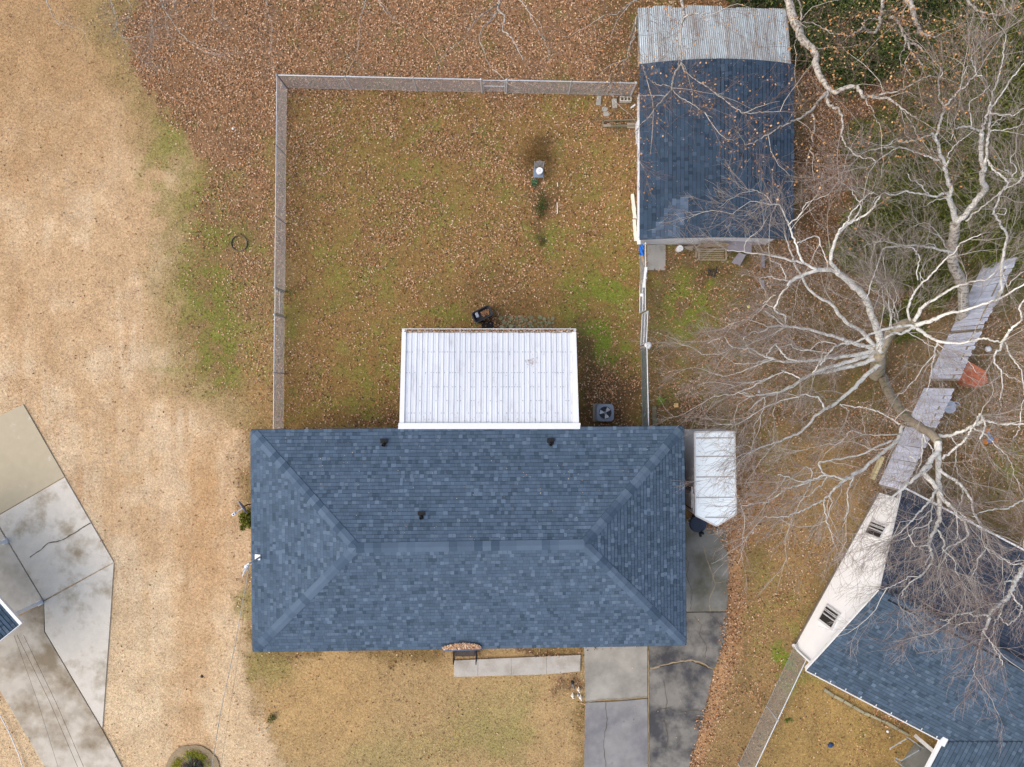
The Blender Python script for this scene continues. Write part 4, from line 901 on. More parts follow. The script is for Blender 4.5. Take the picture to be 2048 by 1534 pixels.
fan = MB().lathe((acc.x, acc.y, .77), [(.06, 0), (.06, .03), (.0, .035)], 14).build("fan_hub", mac, ac)
for k in range(3):
    t0 = math.radians(50 + 120 * k); vs = []
    for r_, wd_, z_ in ((.05, .35, .785), (.15, .42, .79), (.235, .38, .795)):
        vs += [(acc.x + r_ * math.cos(t0 - wd_), acc.y + r_ * math.sin(t0 - wd_), z_ - .02), (acc.x + r_ * math.cos(t0 + wd_), acc.y + r_ * math.sin(t0 + wd_), z_ + .02)]
    MB().add(vs, [(0, 1, 3, 2), (2, 3, 5, 4)]).build("fan_blade", mat("fan_blade", lin(196, 204, 216), rough=.35, metal=.0, var=.05, var2=0, bump=0), fan)  # sky reflection put into the pale blade colour
g_ = MB()
for r_ in (.10, .17, .24): g_.tube([(acc.x + r_ * math.cos(t), acc.y + r_ * math.sin(t), .815) for t in np.linspace(0, 2 * math.pi, 28)], .0025, 3, caps=False)
for k in range(4): t = k * math.pi / 2 + .3; g_.tube([(acc.x + .06 * math.cos(t), acc.y + .06 * math.sin(t), .817), (acc.x + .25 * math.cos(t), acc.y + .25 * math.sin(t), .82)], .003, 3)
g_.build("fan_guard", mblack, ac)

# ------------------------------------------------------------------ things in the yard
mplas = mat("black_plastic", lin(58, 60, 64), rough=.6, var=.12, var2=.05, bump=.05)
# garden cart
cc = P(964.5, 628, .55); an = math.radians(27)
ct_ = thing("garden_cart", (cc.x, cc.y, 0), "black plastic garden cart with leaves in its tray, behind the patio cover", "cart")
def rrect(c, a, b, r, rot, z, n=5):
    out = []
    for sx_, sy_, t0 in ((1, 1, 0), (-1, 1, 90), (-1, -1, 180), (1, -1, 270)):
        for k in range(n + 1):
            t = math.radians(t0 + 90 * k / n); x = sx_ * (a - r) + r * math.cos(t); y = sy_ * (b - r) + r * math.sin(t)
            out.append((c.x + x * math.cos(rot) - y * math.sin(rot), c.y + x * math.sin(rot) + y * math.cos(rot), z))
    return out
rings = [rrect(cc, .30, .15, .08, an, .28), rrect(cc, .41, .235, .10, an, .58), rrect(cc, .38, .205, .09, an, .585), rrect(cc, .28, .13, .07, an, .34)]
n = len(rings[0]); vs = sum(rings, []); fs = [(k * n + j, k * n + (j + 1) % n, (k + 1) * n + (j + 1) % n, (k + 1) * n + j) for k in range(3) for j in range(n)] + [tuple(range(n))[::-1], tuple(range(3 * n, 4 * n))]
MB().add(vs, fs).build("tray", mplas, ct_)
for sx_ in (-1, 1):
    for sy_ in (-1, 1):
        x, y = sx_ * .22, sy_ * .17; c = Vector((cc.x + x * math.cos(an) - y * math.sin(an), cc.y + x * math.sin(an) + y * math.cos(an), .13)); dd_ = Vector((-math.sin(an), math.cos(an), 0)) * .04
        MB().tube([c - dd_, c + dd_], .13, 14).build("wheel", mdark, ct_)
MB().box((cc.x, cc.y, .25), (.5, .25, .06), an).build("chassis", mdark, ct_)
cb = thing("plastic_jug", P(953, 629, .5), "pale grey jug lying in the black garden cart", "jug"); MB().box(P(954, 629.5, .42), (.13, .24, .12), an - .1).build("jug_body", mat("pale_plastic", lin(176, 184, 198), rough=.5), cb, bevel=.03); MB().lathe(P(955.5, 623, .42), [(.03, 0), (.03, .04), (.0, .045)], 8).build("cap", mwhite, cb)
n = 160; t = rng.random(n) * .5 - .05; q = (rng.random(n) - .5) * .22
V, Ft = leaf_quads(cc.x + t * math.cos(an) * .8 - q * math.sin(an), cc.y + t * math.sin(an) * .8 + q * math.cos(an), .36 + rng.random(n) * .05, rng.uniform(.05, .08, n), .5, .5, rng)
tag(mesh_np("cart_leaves", V, Ft, mleaf, C=np.repeat(pal[rng.choice([0, 1, 2, 4], n)], 2, 0)), "brown leaves lying in the black garden cart", "leaves", kind="stuff")
# flat stones behind the patio
mfl = mat("flagstone", lin(134, 134, 108), var=.2, var2=.2, bump=.4, c2=lin(104, 112, 74), c2lo=.5, c2hi=.65, c2scale=3, objrand=.18)
fsn = thing("stone_patch", P(1050, 642), "patch of mossy flat stones laid behind the patio cover", "stone paving")
pts = []
for _ in range(1200):
    x, y, r = random.uniform(1000, 1106), random.uniform(633, 656), random.choice([5.2, 4.4, 3.6, 3, 2.5])
    if x > 1085 and random.random() < .5: continue
    if all(math.hypot(x - a_, y - b_) > (r + c_) * .92 for a_, b_, c_ in pts): pts.append((x, y, r))
for x, y, r in pts:
    k = random.randint(6, 9); c = P(x, y); q = []
    for j in range(k): t = 2 * math.pi * j / k + random.uniform(-.2, .2); rr = r * S0 * random.uniform(.8, 1.1); q.append((c.x + rr * math.cos(t), c.y + rr * math.sin(t)))
    MB().prism(q, 0, random.uniform(.02, .05)).build("stone", mfl, fsn, bevel=.008)
# black mat beside the cart
MB_ = MB().box(P(975, 649, .02), (.5, .28, .03), .05).build("rubber_mat", mdark); tag(MB_, "black rubber mat on the ground between garden cart and patio cover", "mat")
# chair with a round lid
ch = thing("garden_chair", P(1078, 344), "small grey metal garden chair beside the brown shrub", "chair"); cs = P(1078, 345, .42)
mb = MB(); mb.box((cs.x - .02, cs.y, .40), (.40, .40, .03)).build("seat", mac, ch, bevel=.01)
for sx_ in (-1, 1):
    for sy_ in (-1, 1): MB().tube([(cs.x + sx_ * .18, cs.y + sy_ * .18, .4), (cs.x + sx_ * .2, cs.y + sy_ * .22, 0)], .013, 6).build("leg", mtube, ch)
bk = MB()
for i in range(5):
    z_ = .48 + i * .09; bk.tube([(cs.x - .16, cs.y + .20 + i * .02, z_), (cs.x + .02, cs.y + .25 + i * .02, z_ + .01), (cs.x + .19, cs.y + .20 + i * .02, z_)], .010, 5)
for sx_ in (-1, 1): bk.tube([(cs.x + sx_ * .17, cs.y + .18, .4), (cs.x + sx_ * .19, cs.y + .30, .88)], .013, 6)
bk.build("backrest", mtube, ch)
def bucket(px, py, z0, r, h, label, nm="bucket", cat="bucket"):
    c = P(px, py, z0); b = thing(nm, c, label, cat)
    MB().lathe(c, [(r * .85, 0), (r, h - .03), (r * 1.04, h - .03)], 20).build("pail", mwhite, b)
    MB().lathe(c + Vector((0, 0, h - .03)), [(r * 1.08, 0), (r * 1.08, .03), (r * .98, .034), (r * .92, .022), (r * .3, .022), (.03, .03), (.0, .032)], 24).build("lid", mwhite, b)
    MB().tube([c + Vector((r * math.cos(t) * 1.05, r * math.sin(t) * 1.05, h * .7 - .06 * math.sin(t / 2))) for t in np.linspace(0, math.pi, 8)], .004, 4).build("handle", mgal, b)
    MB().tube([c + Vector((.045 * math.cos(t), .045 * math.sin(t), h + .006)) for t in np.linspace(0, 5.5, 10)], .008, 4).build("lid_mark", MATS["curtain"], b)
bucket(1078.5, 344.5, .415, .125, .22, "white round lidded pail standing on the small garden chair")
bucket(1356, 500, 0, .12, .34, "white lidded bucket standing on the ground before the shed's front wall")
# slabs and blocks by the shed
def solid(nm, label, cat, cs_, dims, rz, m, bev=.01, rx=0, ry=0):
    o = MB().box((0, 0, 0), dims, 0).build(nm, m, None, bevel=bev); o.location = cs_; o.rotation_euler = (rx, ry, rz); return tag(o, label, cat)
mgc = mat("grey_paver", lin(158, 156, 148), var=.12, var2=.12, bump=.3)
solid("paver", "grey paver lying furthest left of the two near the cinder block", "paver", P(1197.5, 201, .04), (.19, .39, .07), -.1, mgc)
solid("paver", "grey green paver lying just left of the cinder block", "paver", P(1229, 207, .04), (.2, .38, .08), .08, mgc)
cbk = MB(); c = P(1251, 199, .1)
for dy in (-.08, .08): cbk.box((c.x, c.y + dy, .1), (.46, .035, .19))
for dx in (-.21, -.07, .07, .21): cbk.box((c.x + dx, c.y, .1), (.035, .125, .188))
tag(cbk.build("cinder_block", mat("pale_block", lin(196, 192, 180), var=.1, var2=.15, bump=.4)), "pale cinder block with three open cores beside the shed wall", "block")
for px, py, lb in ((1209, 218.5, "upper of two flat broken stones beside the shed"), (1212, 229, "lower of two flat broken stones beside the shed")):
    c = P(px, py); q = [(c.x + .14 * math.cos(t) * random.uniform(.75, 1.1), c.y + .12 * math.sin(t) * random.uniform(.75, 1.1)) for t in np.linspace(0, 2 * math.pi, 8)[:-1]]
    tag(MB().prism(q, 0, .05).build("flat_stone", mgc, bevel=.01), lb, "stone")
mold = MATS["old_wood"]; mstep = mat("mossy_wood", lin(122, 114, 92), var=.2, var2=.2, bump=.3, c2=lin(96, 104, 78), c2lo=.5, c2hi=.7)
rp = thing("wooden_ramp", P(1238, 250), "low mossy wooden ramp frame full of leaves at the shed's side door", "ramp")
MB().beam(P(1205, 253, .08), P(1272, 252, .08), .06, .12).build("board", mstep, rp); MB().beam(P(1205, 242, .06), P(1272, 240, .06), .05, .1).build("board", mstep, rp); MB().beam(P(1206, 240, .06), P(1206, 253, .06), .05, .1).build("board", mstep, rp); MB().box(P(1214, 251, .14), (.3, .1, .02)).build("board", mold, rp); MB().box(P(1262, 251, .10), (.32, .22, .03)).build("board", mold, rp)
for i, (y0, y1, x0, x1) in enumerate([(388, 437, 1265, 1270), (439, 482, 1268.5, 1272)]):
    o = thing("foam_panel", P((x0 + x1) / 2, (y0 + y1) / 2), ["upper white foam strip on the ground along the shed wall, broken at its end", "lower white foam strip on the ground along the shed wall"][i], "panel")
    a_, b_ = P(x0, y0, .05), P(x1, y1, .05); ww = .075; k = 10; vs = []
    for j in range(k + 1):
        q = a_.lerp(b_, j / k); rr = ww * random.uniform(.85, 1.1); vs += [(q.x - rr, q.y, .08), (q.x + rr * random.uniform(.7, 1), q.y, .08), (q.x - rr, q.y, 0), (q.x + rr, q.y, 0)]
    fs = []
    for j in range(k): p_ = j * 4; fs += [(p_, p_ + 1, p_ + 5, p_ + 4), (p_, p_ + 4, p_ + 6, p_ + 2), (p_ + 1, p_ + 3, p_ + 7, p_ + 5)]
    fs += [(0, 2, 3, 1), (k * 4, k * 4 + 1, k * 4 + 3, k * 4 + 2)]
    MB().add(vs, fs).build("strip", mat("cream_foam", lin(222, 222, 206), var=.06, var2=.1, bump=.2), o)
tag(slabs("shed_pad", "", "pad", [[(1294, 490), (1331, 489), (1330, 541), (1295, 541)]], [mat("concrete_pad", lin(168, 166, 160), var=.1, scale=3, var2=.1, c2=lin(140, 136, 124), c2lo=.5, c2hi=.7, c2scale=1.4, bump=.2)], gap=.2, z=.08), "square grey concrete pad at the front corner of the shed", "pad")
# bench
mbw = mat("bench_wood", lin(152, 138, 116), var=.15, var2=.2, scale2=20, bump=.3, objrand=.12)
be = thing("garden_bench", P(1422, 505), "weathered slatted wooden bench before the shed's front wall", "bench"); bx0, bx1 = P(1397, 505, .45).x, P(1448, 505, .45).x; yb, yf = P(0, 499, .45).y, P(0, 520, .42).y
for i in range(6): y_ = yb + (yf - yb) * i / 5; MB().box(((bx0 + bx1) / 2, y_, .44), (bx1 - bx0, .045, .025)).build("seat_slat", mbw, be)
for i in range(5): MB().box(((bx0 + bx1) / 2, yb + .10 + i * .018, .52 + i * .085), (bx1 - bx0, .02, .045), 0, -.2).build("back_slat", mbw, be)
for x in (bx0 - .03, bx1 + .03):
    MB().box((x, (yb + yf) / 2, .62), (.07, abs(yf - yb) + .06, .035)).build("arm", mbw, be)
    MB().box((x, yf, .31), (.05, .05, .6)).build("leg", mbw, be); MB().box((x, yb + .12, .45), (.05, .05, .9)).build("leg", mbw, be)
solid("board", "grey plank leaning at the left end of the slatted bench", "plank", P(1393, 505, .2), (.08, .42, .04), -.15, mold)
mply = mat("grey_plywood", lin(138, 136, 146), var=.12, var2=.12, scale2=20, bump=.15)
tb = thing("work_table", P(1476, 497), "low grey wooden table against the shed's front wall, right of the bench", "table")
MB().slab([P(1450, 484, .6), P(1504, 483, .6), P(1503, 506, .6), P(1456, 501, .6)], .03).build("table_top", mply, tb)
for q in ((1455, 487), (1500, 487), (1500, 503), (1460, 499)): a_ = P(*q, .57); MB().box((a_.x, a_.y, .28), (.05, .05, .56)).build("leg", mold, tb)
o = MB().slab([P(1463, 525, .12), P(1478, 505, .5), P(1492, 510, .5), P(1480, 531, .12)], .02).build("plywood_sheet", mply); tag(o, "purple grey plywood sheet leaning off the low table by the shed", "plywood")
o = MB().slab([P(1366, 494, .25), P(1384, 492, .25), P(1386, 501, .22), P(1374, 499, .22)], .03).build("tan_board", mold); tag(o, "short tan board lying between the white bucket and the bench", "board")
bp = thing("burnt_wood", P(1425, 546), "small heap of charred sticks on the ground below the bench", "firewood")
for k in range(12):
    q = P(1425 + random.uniform(-10, 10), 546 + random.uniform(-7, 7), random.uniform(.02, .07)); t = random.uniform(0, 3.1); v_ = Vector((math.cos(t), math.sin(t), random.uniform(-.1, .1))) * random.uniform(.08, .2)
    MB().tube([q - v_, q, q + v_], [.012, .018, .01], 5).build("stick", mat("charred", lin(70, 64, 58), var=.3, var2=.3, bump=.5), bp)
for i, (py0, py1, x) in enumerate([(508, 535, 1526), (560, 577, 1525)]):
    solid("fence_rail", ["upper", "lower"][i] + " grey weathered post lying in the grass right of the bench", "post", P(x, (py0 + py1) / 2, .05), (.12, (py1 - py0) * S0, .1), .03, mply)
# tarp and boards at the gate
mblue = mat("blue_tarp", lin(34, 104, 196), rough=.5, var=.25, scale=8, var2=.1, bump=.6, bscale=20)
c = P(1286, 499, 1.0); vs = []; nn_ = 9
for i in range(nn_):
    for j in range(nn_): vs.append((c.x + (i / 8 - .5) * .24 * random.uniform(.85, 1.15), c.y + (j / 8 - .5) * .42 * random.uniform(.9, 1.1), 1.0 + .12 * math.sin(i * 1.9 + j) * .6 - abs(i - 4) * .05))
tag(MB().add(vs, [(i * nn_ + j, (i + 1) * nn_ + j, (i + 1) * nn_ + j + 1, i * nn_ + j + 1) for i in range(nn_ - 1) for j in range(nn_ - 1)]).build("blue_tarp", mblue, smooth=True), "bright blue tarp bunched over the fence at the shed corner", "tarp")
def stick(nm, label, cat, a_, b_, w_, h_, m): return tag(MB().beam(P(*a_), P(*b_), w_, h_).build(nm, m), label, cat)
stick("board", "tan board leaning on the fence just below the blue tarp", "board", (1282, 505, .8), (1289, 530, .7), .07, .03, mat("tan_wood", lin(190, 160, 122), var=.15, var2=.15))
stick("board", "long grey board leaning inside the fence beside the concrete pad", "board", (1282, 530, .4), (1283, 600, .5), .11, .03, mold)
stick("white_pole", "thick white pole leaning on the fence beside the concrete pad", "pole", (1292, 534, 1.35), (1288, 575, 1.1), .10, .06, mwhite)
stick("white_pole", "short white pole along the upper gate leaf, below the thick one", "pole", (1286, 588, .8), (1287, 607, .8), .05, .05, mwhite)
def lump(nm, label, cat, px, py, z, r, m, sq=.7, n=10):
    c = P(px, py, z); vs = [c + Vector((0, 0, r * sq))]; fs = []
    R3 = 3
    for k in range(1, R3 + 1):
        for j in range(n):
            t = 2 * math.pi * j / n; rr = r * math.sin(k * math.pi / (2 * R3)) * random.uniform(.75, 1.15); vs.append(c + Vector((rr * math.cos(t), rr * math.sin(t), r * sq * math.cos(k * math.pi / (2 * R3)))))
    fs += [(0, 1 + j, 1 + (j + 1) % n) for j in range(n)]
    for k in range(R3 - 1): fs += [(1 + k * n + j, 1 + (k + 1) * n + j, 1 + (k + 1) * n + (j + 1) % n, 1 + k * n + (j + 1) % n) for j in range(n)]
    fs.append(tuple(1 + (R3 - 1) * n + j for j in range(n))[::-1])
    return tag(MB().add(vs, fs).build(nm, m, smooth=True), label, cat)
lump("plastic_bag", "white plastic bag caught on the fence post below the double gate", "bag", 1296, 691, 1.25, .15, mwhite)
lump("rag", "small white rag hanging on the upper gate leaf", "rag", 1284, 590, .75, .09, mwhite)
lump("plastic_bag", "dark blue bag lying in the grass near the bottom right corner", "bag", 1661, 1490, .02, .12, mat("navy_plastic", lin(44, 66, 108), var=.2))
lump("litter", "white scrap of paper on the grass left of the bottom right porch", "paper", 1775, 1463, .02, .06, mwhite)
lump("litter", "dark clod lying on the tan lawn left of the long house", "clod", 404, 1353, .0, .07, mat("dark_clod", lin(82, 56, 52), var=.3))
lump("litter", "white scrap on the brown grass near the cargo trailer, further right", "paper", 1518, 783, .01, .06, mwhite)
lump("litter", "white scrap on the leaves right of the trailer's pointed nose", "paper", 1506, 1065, .01, .045, mwhite)
lump("litter", "small white scrap on the leaves just outside the yard fence at the left", "paper", 466, 257, .01, .06, mwhite)
lump("yellow_toy", "pale yellow oblong thing lying in the grass right of the double gate", "toy", 1497, 613, .02, .08, mat("pale_yellow", lin(236, 226, 120), var=.05), n=10).scale = (1, 1, 1)
solid("tan_tile", "small square tan tile on the ground right of the air conditioner fence", "tile", P(1352.5, 810.5, .02), (.17, .17, .03), .05, mat("tan_tile", lin(222, 186, 130), var=.08), bev=.004)
solid("cardboard_piece", "tan piece of cardboard lying under the pale branches", "cardboard", P(1488, 702, .02), (.28, .16, .02), .5, mat("tan_wood2", lin(186, 158, 128), var=.1), bev=.004)
solid("timber", "mossy timber beam lying along the fence above the house roof corner", "timber", P(1308.5, 832, .08), (.17, .82, .14), .03, mstep)
solid("white_stick", "short white stick on the ground right of the small plants, upper one", "stick", P(1115, 369, .02), (.03, .16, .03), .1, mwhite, bev=0); solid("white_stick", "longer white stick on the ground right of the small plants, lower one", "stick", P(1114.5, 416, .02), (.03, .45, .03), .03, mwhite, bev=0)
solid("white_scrap", "small white tube lying inside the green grey fence near the air conditioner", "tube", P(1289, 829, .04), (.05, .14, .04), -.45, mwhite)
# ring
rg = MB(); c = P(479, 487); n = 40; vs = []
for r_, z_ in ((.31, 0), (.335, 0), (.335, .08), (.31, .08)): vs += [(c.x + r_ * math.cos(2 * math.pi * j / n), c.y + r_ * math.sin(2 * math.pi * j / n), z_ + random.uniform(0, .006)) for j in range(n)]
tag(rg.add(vs, [(k * n + j, k * n + (j + 1) % n, ((k + 1) % 4) * n + (j + 1) % n, ((k + 1) % 4) * n + j) for k in range(4) for j in range(n)]).build("edging_ring", mat("dull_ring", lin(112, 104, 88), var=.2, var2=.2)), "round dark plastic ring set in the grass left of the yard fence", "ring")
# satellite dish
ds = thing("satellite_dish", P(489, 1014, 1.6), "grey satellite dish with white arm on the left side of the long house", "satellite dish")
dc = P(486.5, 1014.5, 1.8); ax = (P(470, 1026, 1.8) - P(487, 1014, 1.8)).normalized(); ax = (ax + Vector((0, 0, .30))).normalized(); s1 = ax.cross(Vector((0, 0, 1))).normalized(); s2 = s1.cross(ax)
vs = [dc - ax * .05]; n = 24; fs = []
for k in range(1, 5):
    r_ = .30 * k / 4; vs += [dc - ax * .05 * (1 - (k / 4) ** 2) + (s1 * math.cos(2 * math.pi * j / n) + s2 * math.sin(2 * math.pi * j / n) * 1.08) * r_ for j in range(n)]
fs = [(0, 1 + j, 1 + (j + 1) % n) for j in range(n)] + [(1 + k * n + j, 1 + (k + 1) * n + j, 1 + (k + 1) * n + (j + 1) % n, 1 + k * n + (j + 1) % n) for k in range(3) for j in range(n)]
b_ = MB().add(vs, fs).build("dish", mat("dish_grey", lin(140, 158, 190), rough=.5, var=.05, bump=0), ds, smooth=True); so_ = b_.modifiers.new("th", 'SOLIDIFY'); so_.thickness = .015
fd = P(468, 1028, 1.85); MB().beam(dc - Vector((0, 0, .2)) + ax * .05, fd, .035, .035).build("feed_arm", mwhite, ds); MB().box(fd, (.15, .11, .12), .6).build("receiver", mwhite, ds, bevel=.02); MB().lathe(fd + Vector((0, 0, .06)), [(.03, 0), (.025, .02), (0, .022)], 10).build("receiver_cap", mplas, ds)
MB().tube([dc - ax * .05, dc - ax * .16 + Vector((0, 0, -.1)), P(502, 1009, 1.5), P(515, 1004, 1.4)], .022, 8).build("mount", mblack, ds)
# overhead cables
def cable(pts, r, m, nm="cable"): return MB().tube([P(*p) for p in pts], r, 5).build(nm, m)
mcab = mat("cable_mixed", lin(170, 168, 162), rough=.6, var=.5, scale=3, var2=.1, bump=0); mcabd = mat("cable_dark", lin(60, 58, 58), var=.1, bump=0); mcabt = mat("cable_tan", lin(150, 128, 104), var=.1, bump=0)
tag(cable([(498, 1136, 3.35), (486, 1200, 3.3), (470, 1290, 3.5), (440, 1430, 4.2), (424, 1534, 5), (405, 1640, 6)], .012, mcab, "service_cable"), "thick pale twisted power cable from the roof mast down the left lawn", "cable")
tag(cable([(497, 1140, 3.1), (489, 1215, 3.1), (474, 1330, 3.2), (450, 1480, 3.8), (425, 1640, 5)], .006, mcabt, "phone_cable"), "thin tan cable beside the thick power cable over the left lawn", "cable")
for i, (x0, x1, x2) in enumerate([(44, 100, 158), (57, 112, 170), (38, 76, 118)]):
    tag(cable([(x0 - 10, 1270, 2.6), (x1, 1405, 3.2), (x2, 1540, 4.2), (x2 + 60, 1670, 5)], .0055 if i < 2 else .004, mcabd, "overhead_wire"), ["middle", "rightmost", "leftmost and faintest"][i] + " dark wire over the driveway at the bottom left", "wire", group="wires over the left driveway")
tag(cable([(-5, 1420, .1), (20, 1468, .1), (38, 1510, .1), (50, 1550, .1)], .02, mwhite, "white_hose"), "white hose lying on the tan lawn in the bottom left corner", "hose")
# garden statues by the driveway
mfig = mat("figurine_white", lin(228, 220, 208), rough=.6, var=.08, var2=.05)
for (px, py, lb) in ((1157, 1377, "small white bird figurine nearest the driveway's upper slab, set apart"), (1145, 1389, "small white bird figurine at the left of the group of three ornaments"), (1161, 1393, "small white bird figurine at the right end beside the driveway slab")):
    c = P(px, py); g_ = thing("bird_figurine", c, lb, "figurine")
    MB().lathe(c, [(.04, 0), (.07, .05), (.075, .11), (.05, .17), (.02, .2), (.0, .2)], 12).build("body", mfig, g_, smooth=True)
    MB().lathe(c + Vector((.02, -.05, .16)), [(.0, 0), (.035, .02), (.04, .05), (.025, .09), (.0, .095)], 10).build("head", mfig, g_, smooth=True); MB().tube([c + Vector((.025, -.08, .20)), c + Vector((.03, -.14, .19))], [.018, .003], 6).build("beak", mblack, g_)
    MB().tube([c + Vector((0, .05, .1)), c + Vector((-.01, .14, .14))], [.03, .012], 6).build("tail", mfig, g_)
lump("glass_globe", "pale blue glass ball between the bird figurines by the driveway", "ball", 1156, 1390, .02, .055, mat("pale_blue", lin(190, 204, 232), rough=.2), sq=1.0)
sp_ = thing("garden_light", P(1145, 1372), "dark garden lamp post lying toward the figurines by the driveway", "garden lamp"); MB().tube([P(1145, 1367, .55), P(1148, 1377, .0)], .03, 8).build("post", mac, sp_); MB().lathe(P(1145, 1363, .50), [(.03, 0), (.07, .03), (.07, .13), (.02, .18), (0, .18)], 10).build("lantern", mblack, sp_)
# rusty little building beyond the board fence
dh = thing("dog_house", P(1940, 752), "rust red ribbed metal shelter beyond the grey board fence", "shelter"); mrust = mat("rust_red", lin(188, 110, 78), rough=.8, var=.15, var2=.2, scale2=14, bump=.2, c2=lin(168, 94, 68), c2lo=.5, c2hi=.6, c2scale=2)
q = [P(1930, 736, .75), P(1938, 723, .8), P(1972, 742, .8), P(1976, 765, .75), P(1952, 777, .7), P(1918, 756, .7)]
MB().slab(q, .05).build("roof", mrust, dh); qi = [Vector((p.x, p.y, 0)) for p in q]; cq = sum(qi, Vector()) / 6; MB().prism([tuple(p + (cq - p) * .14)[:2] for p in qi], 0, .66).build("wall", mrust, dh)
a_, b_ = q[5], q[3]
for k in range(5):
    f_ = .08 + k * .15; MB().beam(q[5].lerp(q[0], f_) + Vector((0, 0, .015)), q[4].lerp(q[3], f_) + Vector((0, 0, .015)), .03, .02).build("roof_rib", mrust, dh)
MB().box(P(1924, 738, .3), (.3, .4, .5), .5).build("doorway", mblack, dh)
cp = thing("plastic_chair", P(1899, 815), "pale grey oval plastic chair by the grey board fence", "chair"); mpale = MATS["pale_plastic"]
MB().lathe(P(1899, 814, .38), [(.24, 0), (.26, .03), (.22, .02), (.0, .01)], 18).build("seat", mpale, cp)
for k in range(4): t = k * math.pi / 2 + .6; c = P(1899, 814); MB().tube([c + Vector((.17 * math.cos(t), .17 * math.sin(t), .38)), c + Vector((.21 * math.cos(t), .21 * math.sin(t), 0))], .02, 6).build("leg", mpale, cp)
MB().tube([P(1899, 814, .4) + Vector((.22 * math.cos(t), .22 * math.sin(t), .35 if abs(t - 1.57) < 1.2 else .05)) for t in np.linspace(-.2, 3.3, 12)], .02, 6).build("backrest", mpale, cp)
lump("blue_towel", "blue cloth on the ground between the board fence and oval chair", "cloth", 1880, 811, .05, .13, mblue, sq=.4); 
ty = thing("toy_tricycle", P(1978, 872), "orange and blue toy tricycle on the grass far right", "tricycle"); mor = mat("toy_orange", lin(226, 140, 50), var=.05); mtb = mat("toy_blue", lin(96, 150, 210), var=.05)
for px, py in ((1971, 883), (1990, 880), (1976, 862)): c = P(px, py, .12); MB().tube([c - Vector((.03, 0, 0)), c + Vector((.03, 0, 0))], .12, 12).build("wheel", mor, ty)
MB().tube([P(1976, 862, .25), P(1980, 872, .22), P(1980, 882, .15)], .03, 6).build("frame", mtb, ty); MB().box(P(1981, 880, .28), (.2, .18, .05), .3).build("seat", mtb, ty); MB().tube([P(1970, 862, .45), P(1982, 858, .45)], .015, 6).build("handlebar", mor, ty)
lump("plastic_bag", "white crumpled bag far right of the grey board fence", "bag", 1976, 698, .05, .14, mwhite); lump("plastic_bag", "small white bag at the top end of the grey board fence", "bag", 2010, 534, 1.5, .08, mwhite)
# ------------------------------------------------------------------ shrubs and evergreens
mfol = mat("foliage", attr="Col", rough=.8, var=0, var2=.1, bump=0, spec=.2)
def foliage(name, parent, clumps, n, size, cols, asp=.35, droop=0., seed=1, hollow=.35):
    """leaf plates spread through clumps (x, y, z, r)"""
    r = np.random.default_rng(seed); cl = np.array(clumps); w_ = cl[:, 3] ** 2; k = r.choice(len(cl), n, p=w_ / w_.sum())
    d = r.normal(size=(n, 3)); d /= np.linalg.norm(d, axis=1)[:, None]; d[:, 2] = np.abs(d[:, 2]) * .9 - .15
    rad = cl[k, 3] * (hollow + (1 - hollow) * r.random(n) ** .6) * r.uniform(.8, 1.15, n); c = cl[k, :3] + d * rad[:, None]; c[:, 2] = np.maximum(c[:, 2], .03)
    sz = r.uniform(size * .6, size * 1.4, n); u = d + r.normal(size=(n, 3)) * .6; u[:, 2] -= droop; u /= np.linalg.norm(u, axis=1)[:, None]
    v = np.cross(u, r.normal(size=(n, 3))); v /= np.linalg.norm(v, axis=1)[:, None]
    U = u * sz[:, None]; W = v * (sz * asp)[:, None] * .5
    V = np.stack([c - U * .5, c + W, c + U * .5, c - W], 1).reshape(-1, 3); Fq = np.arange(n * 4).reshape(-1, 4)
    pc_ = np.array([lin(*q)[:3] for q in cols]); tone = r.uniform(.7, 1.3, len(cl))[k]; C = pc_[r.integers(0, len(cols), n)] * (r.uniform(.7, 1.25, n) * tone)[:, None]
    return mesh_np(name, V, Fq, mfol, parent, C=C)
mstem = mat("stem_brown", lin(104, 84, 64), var=.2, var2=.2)
def shrub(name, label, px, py, R, Ht, n, size, cols, cat="shrub", group=None, asp=.35, nc=9, seed=1, droop=0, stems=5, sq=(1, 1)):
    rr = random.Random(seed); c = P(px, py); t = thing(name, c, label, cat, group); cl = []
    for i in range(nc):
        a_ = rr.uniform(0, 2 * math.pi); q = R * math.sqrt(rr.random()) * .75; cl.append((c.x + q * math.cos(a_) * sq[0], c.y + q * math.sin(a_) * sq[1], Ht * rr.uniform(.15, .7) * (1 - .4 * q / R), R * rr.uniform(.25, .5)))
    foliage("foliage", t, cl, n, size, cols, asp, droop, seed)
    mb = MB()
    for i in range(stems):
        q = cl[i % nc]; mb.tube([c + Vector((rr.uniform(-.05, .05), rr.uniform(-.05, .05), 0)), (c + Vector(q[:3]) * 1) / 2 if False else Vector(((c.x + q[0]) / 2, (c.y + q[1]) / 2, q[2] * .6)), Vector(q[:3])], [.02, .013, .005], 5)
    mb.build("stem", mstem, t); return t
shrub("brown_shrub", "bare brownish rounded shrub behind the small garden chair", 1076, 306, .78, .9, 7000, .05, [(138, 104, 58), (120, 88, 52), (104, 78, 52), (132, 116, 62)], asp=.18, seed=3, nc=14)
shrub("small_plant", "small blue green plant just below the garden chair", 1066, 366, .22, .22, 260, .09, [(96, 132, 96), (112, 140, 100), (84, 116, 84)], "plant", seed=4, stems=3, nc=5)
shrub("small_plant", "dark green low evergreen left of the lower white stick", 1083, 411, .42, .4, 1600, .05, [(72, 92, 44), (58, 78, 40), (90, 104, 50)], "plant", seed=5, stems=3, sq=(.75, 1.3), asp=.25)
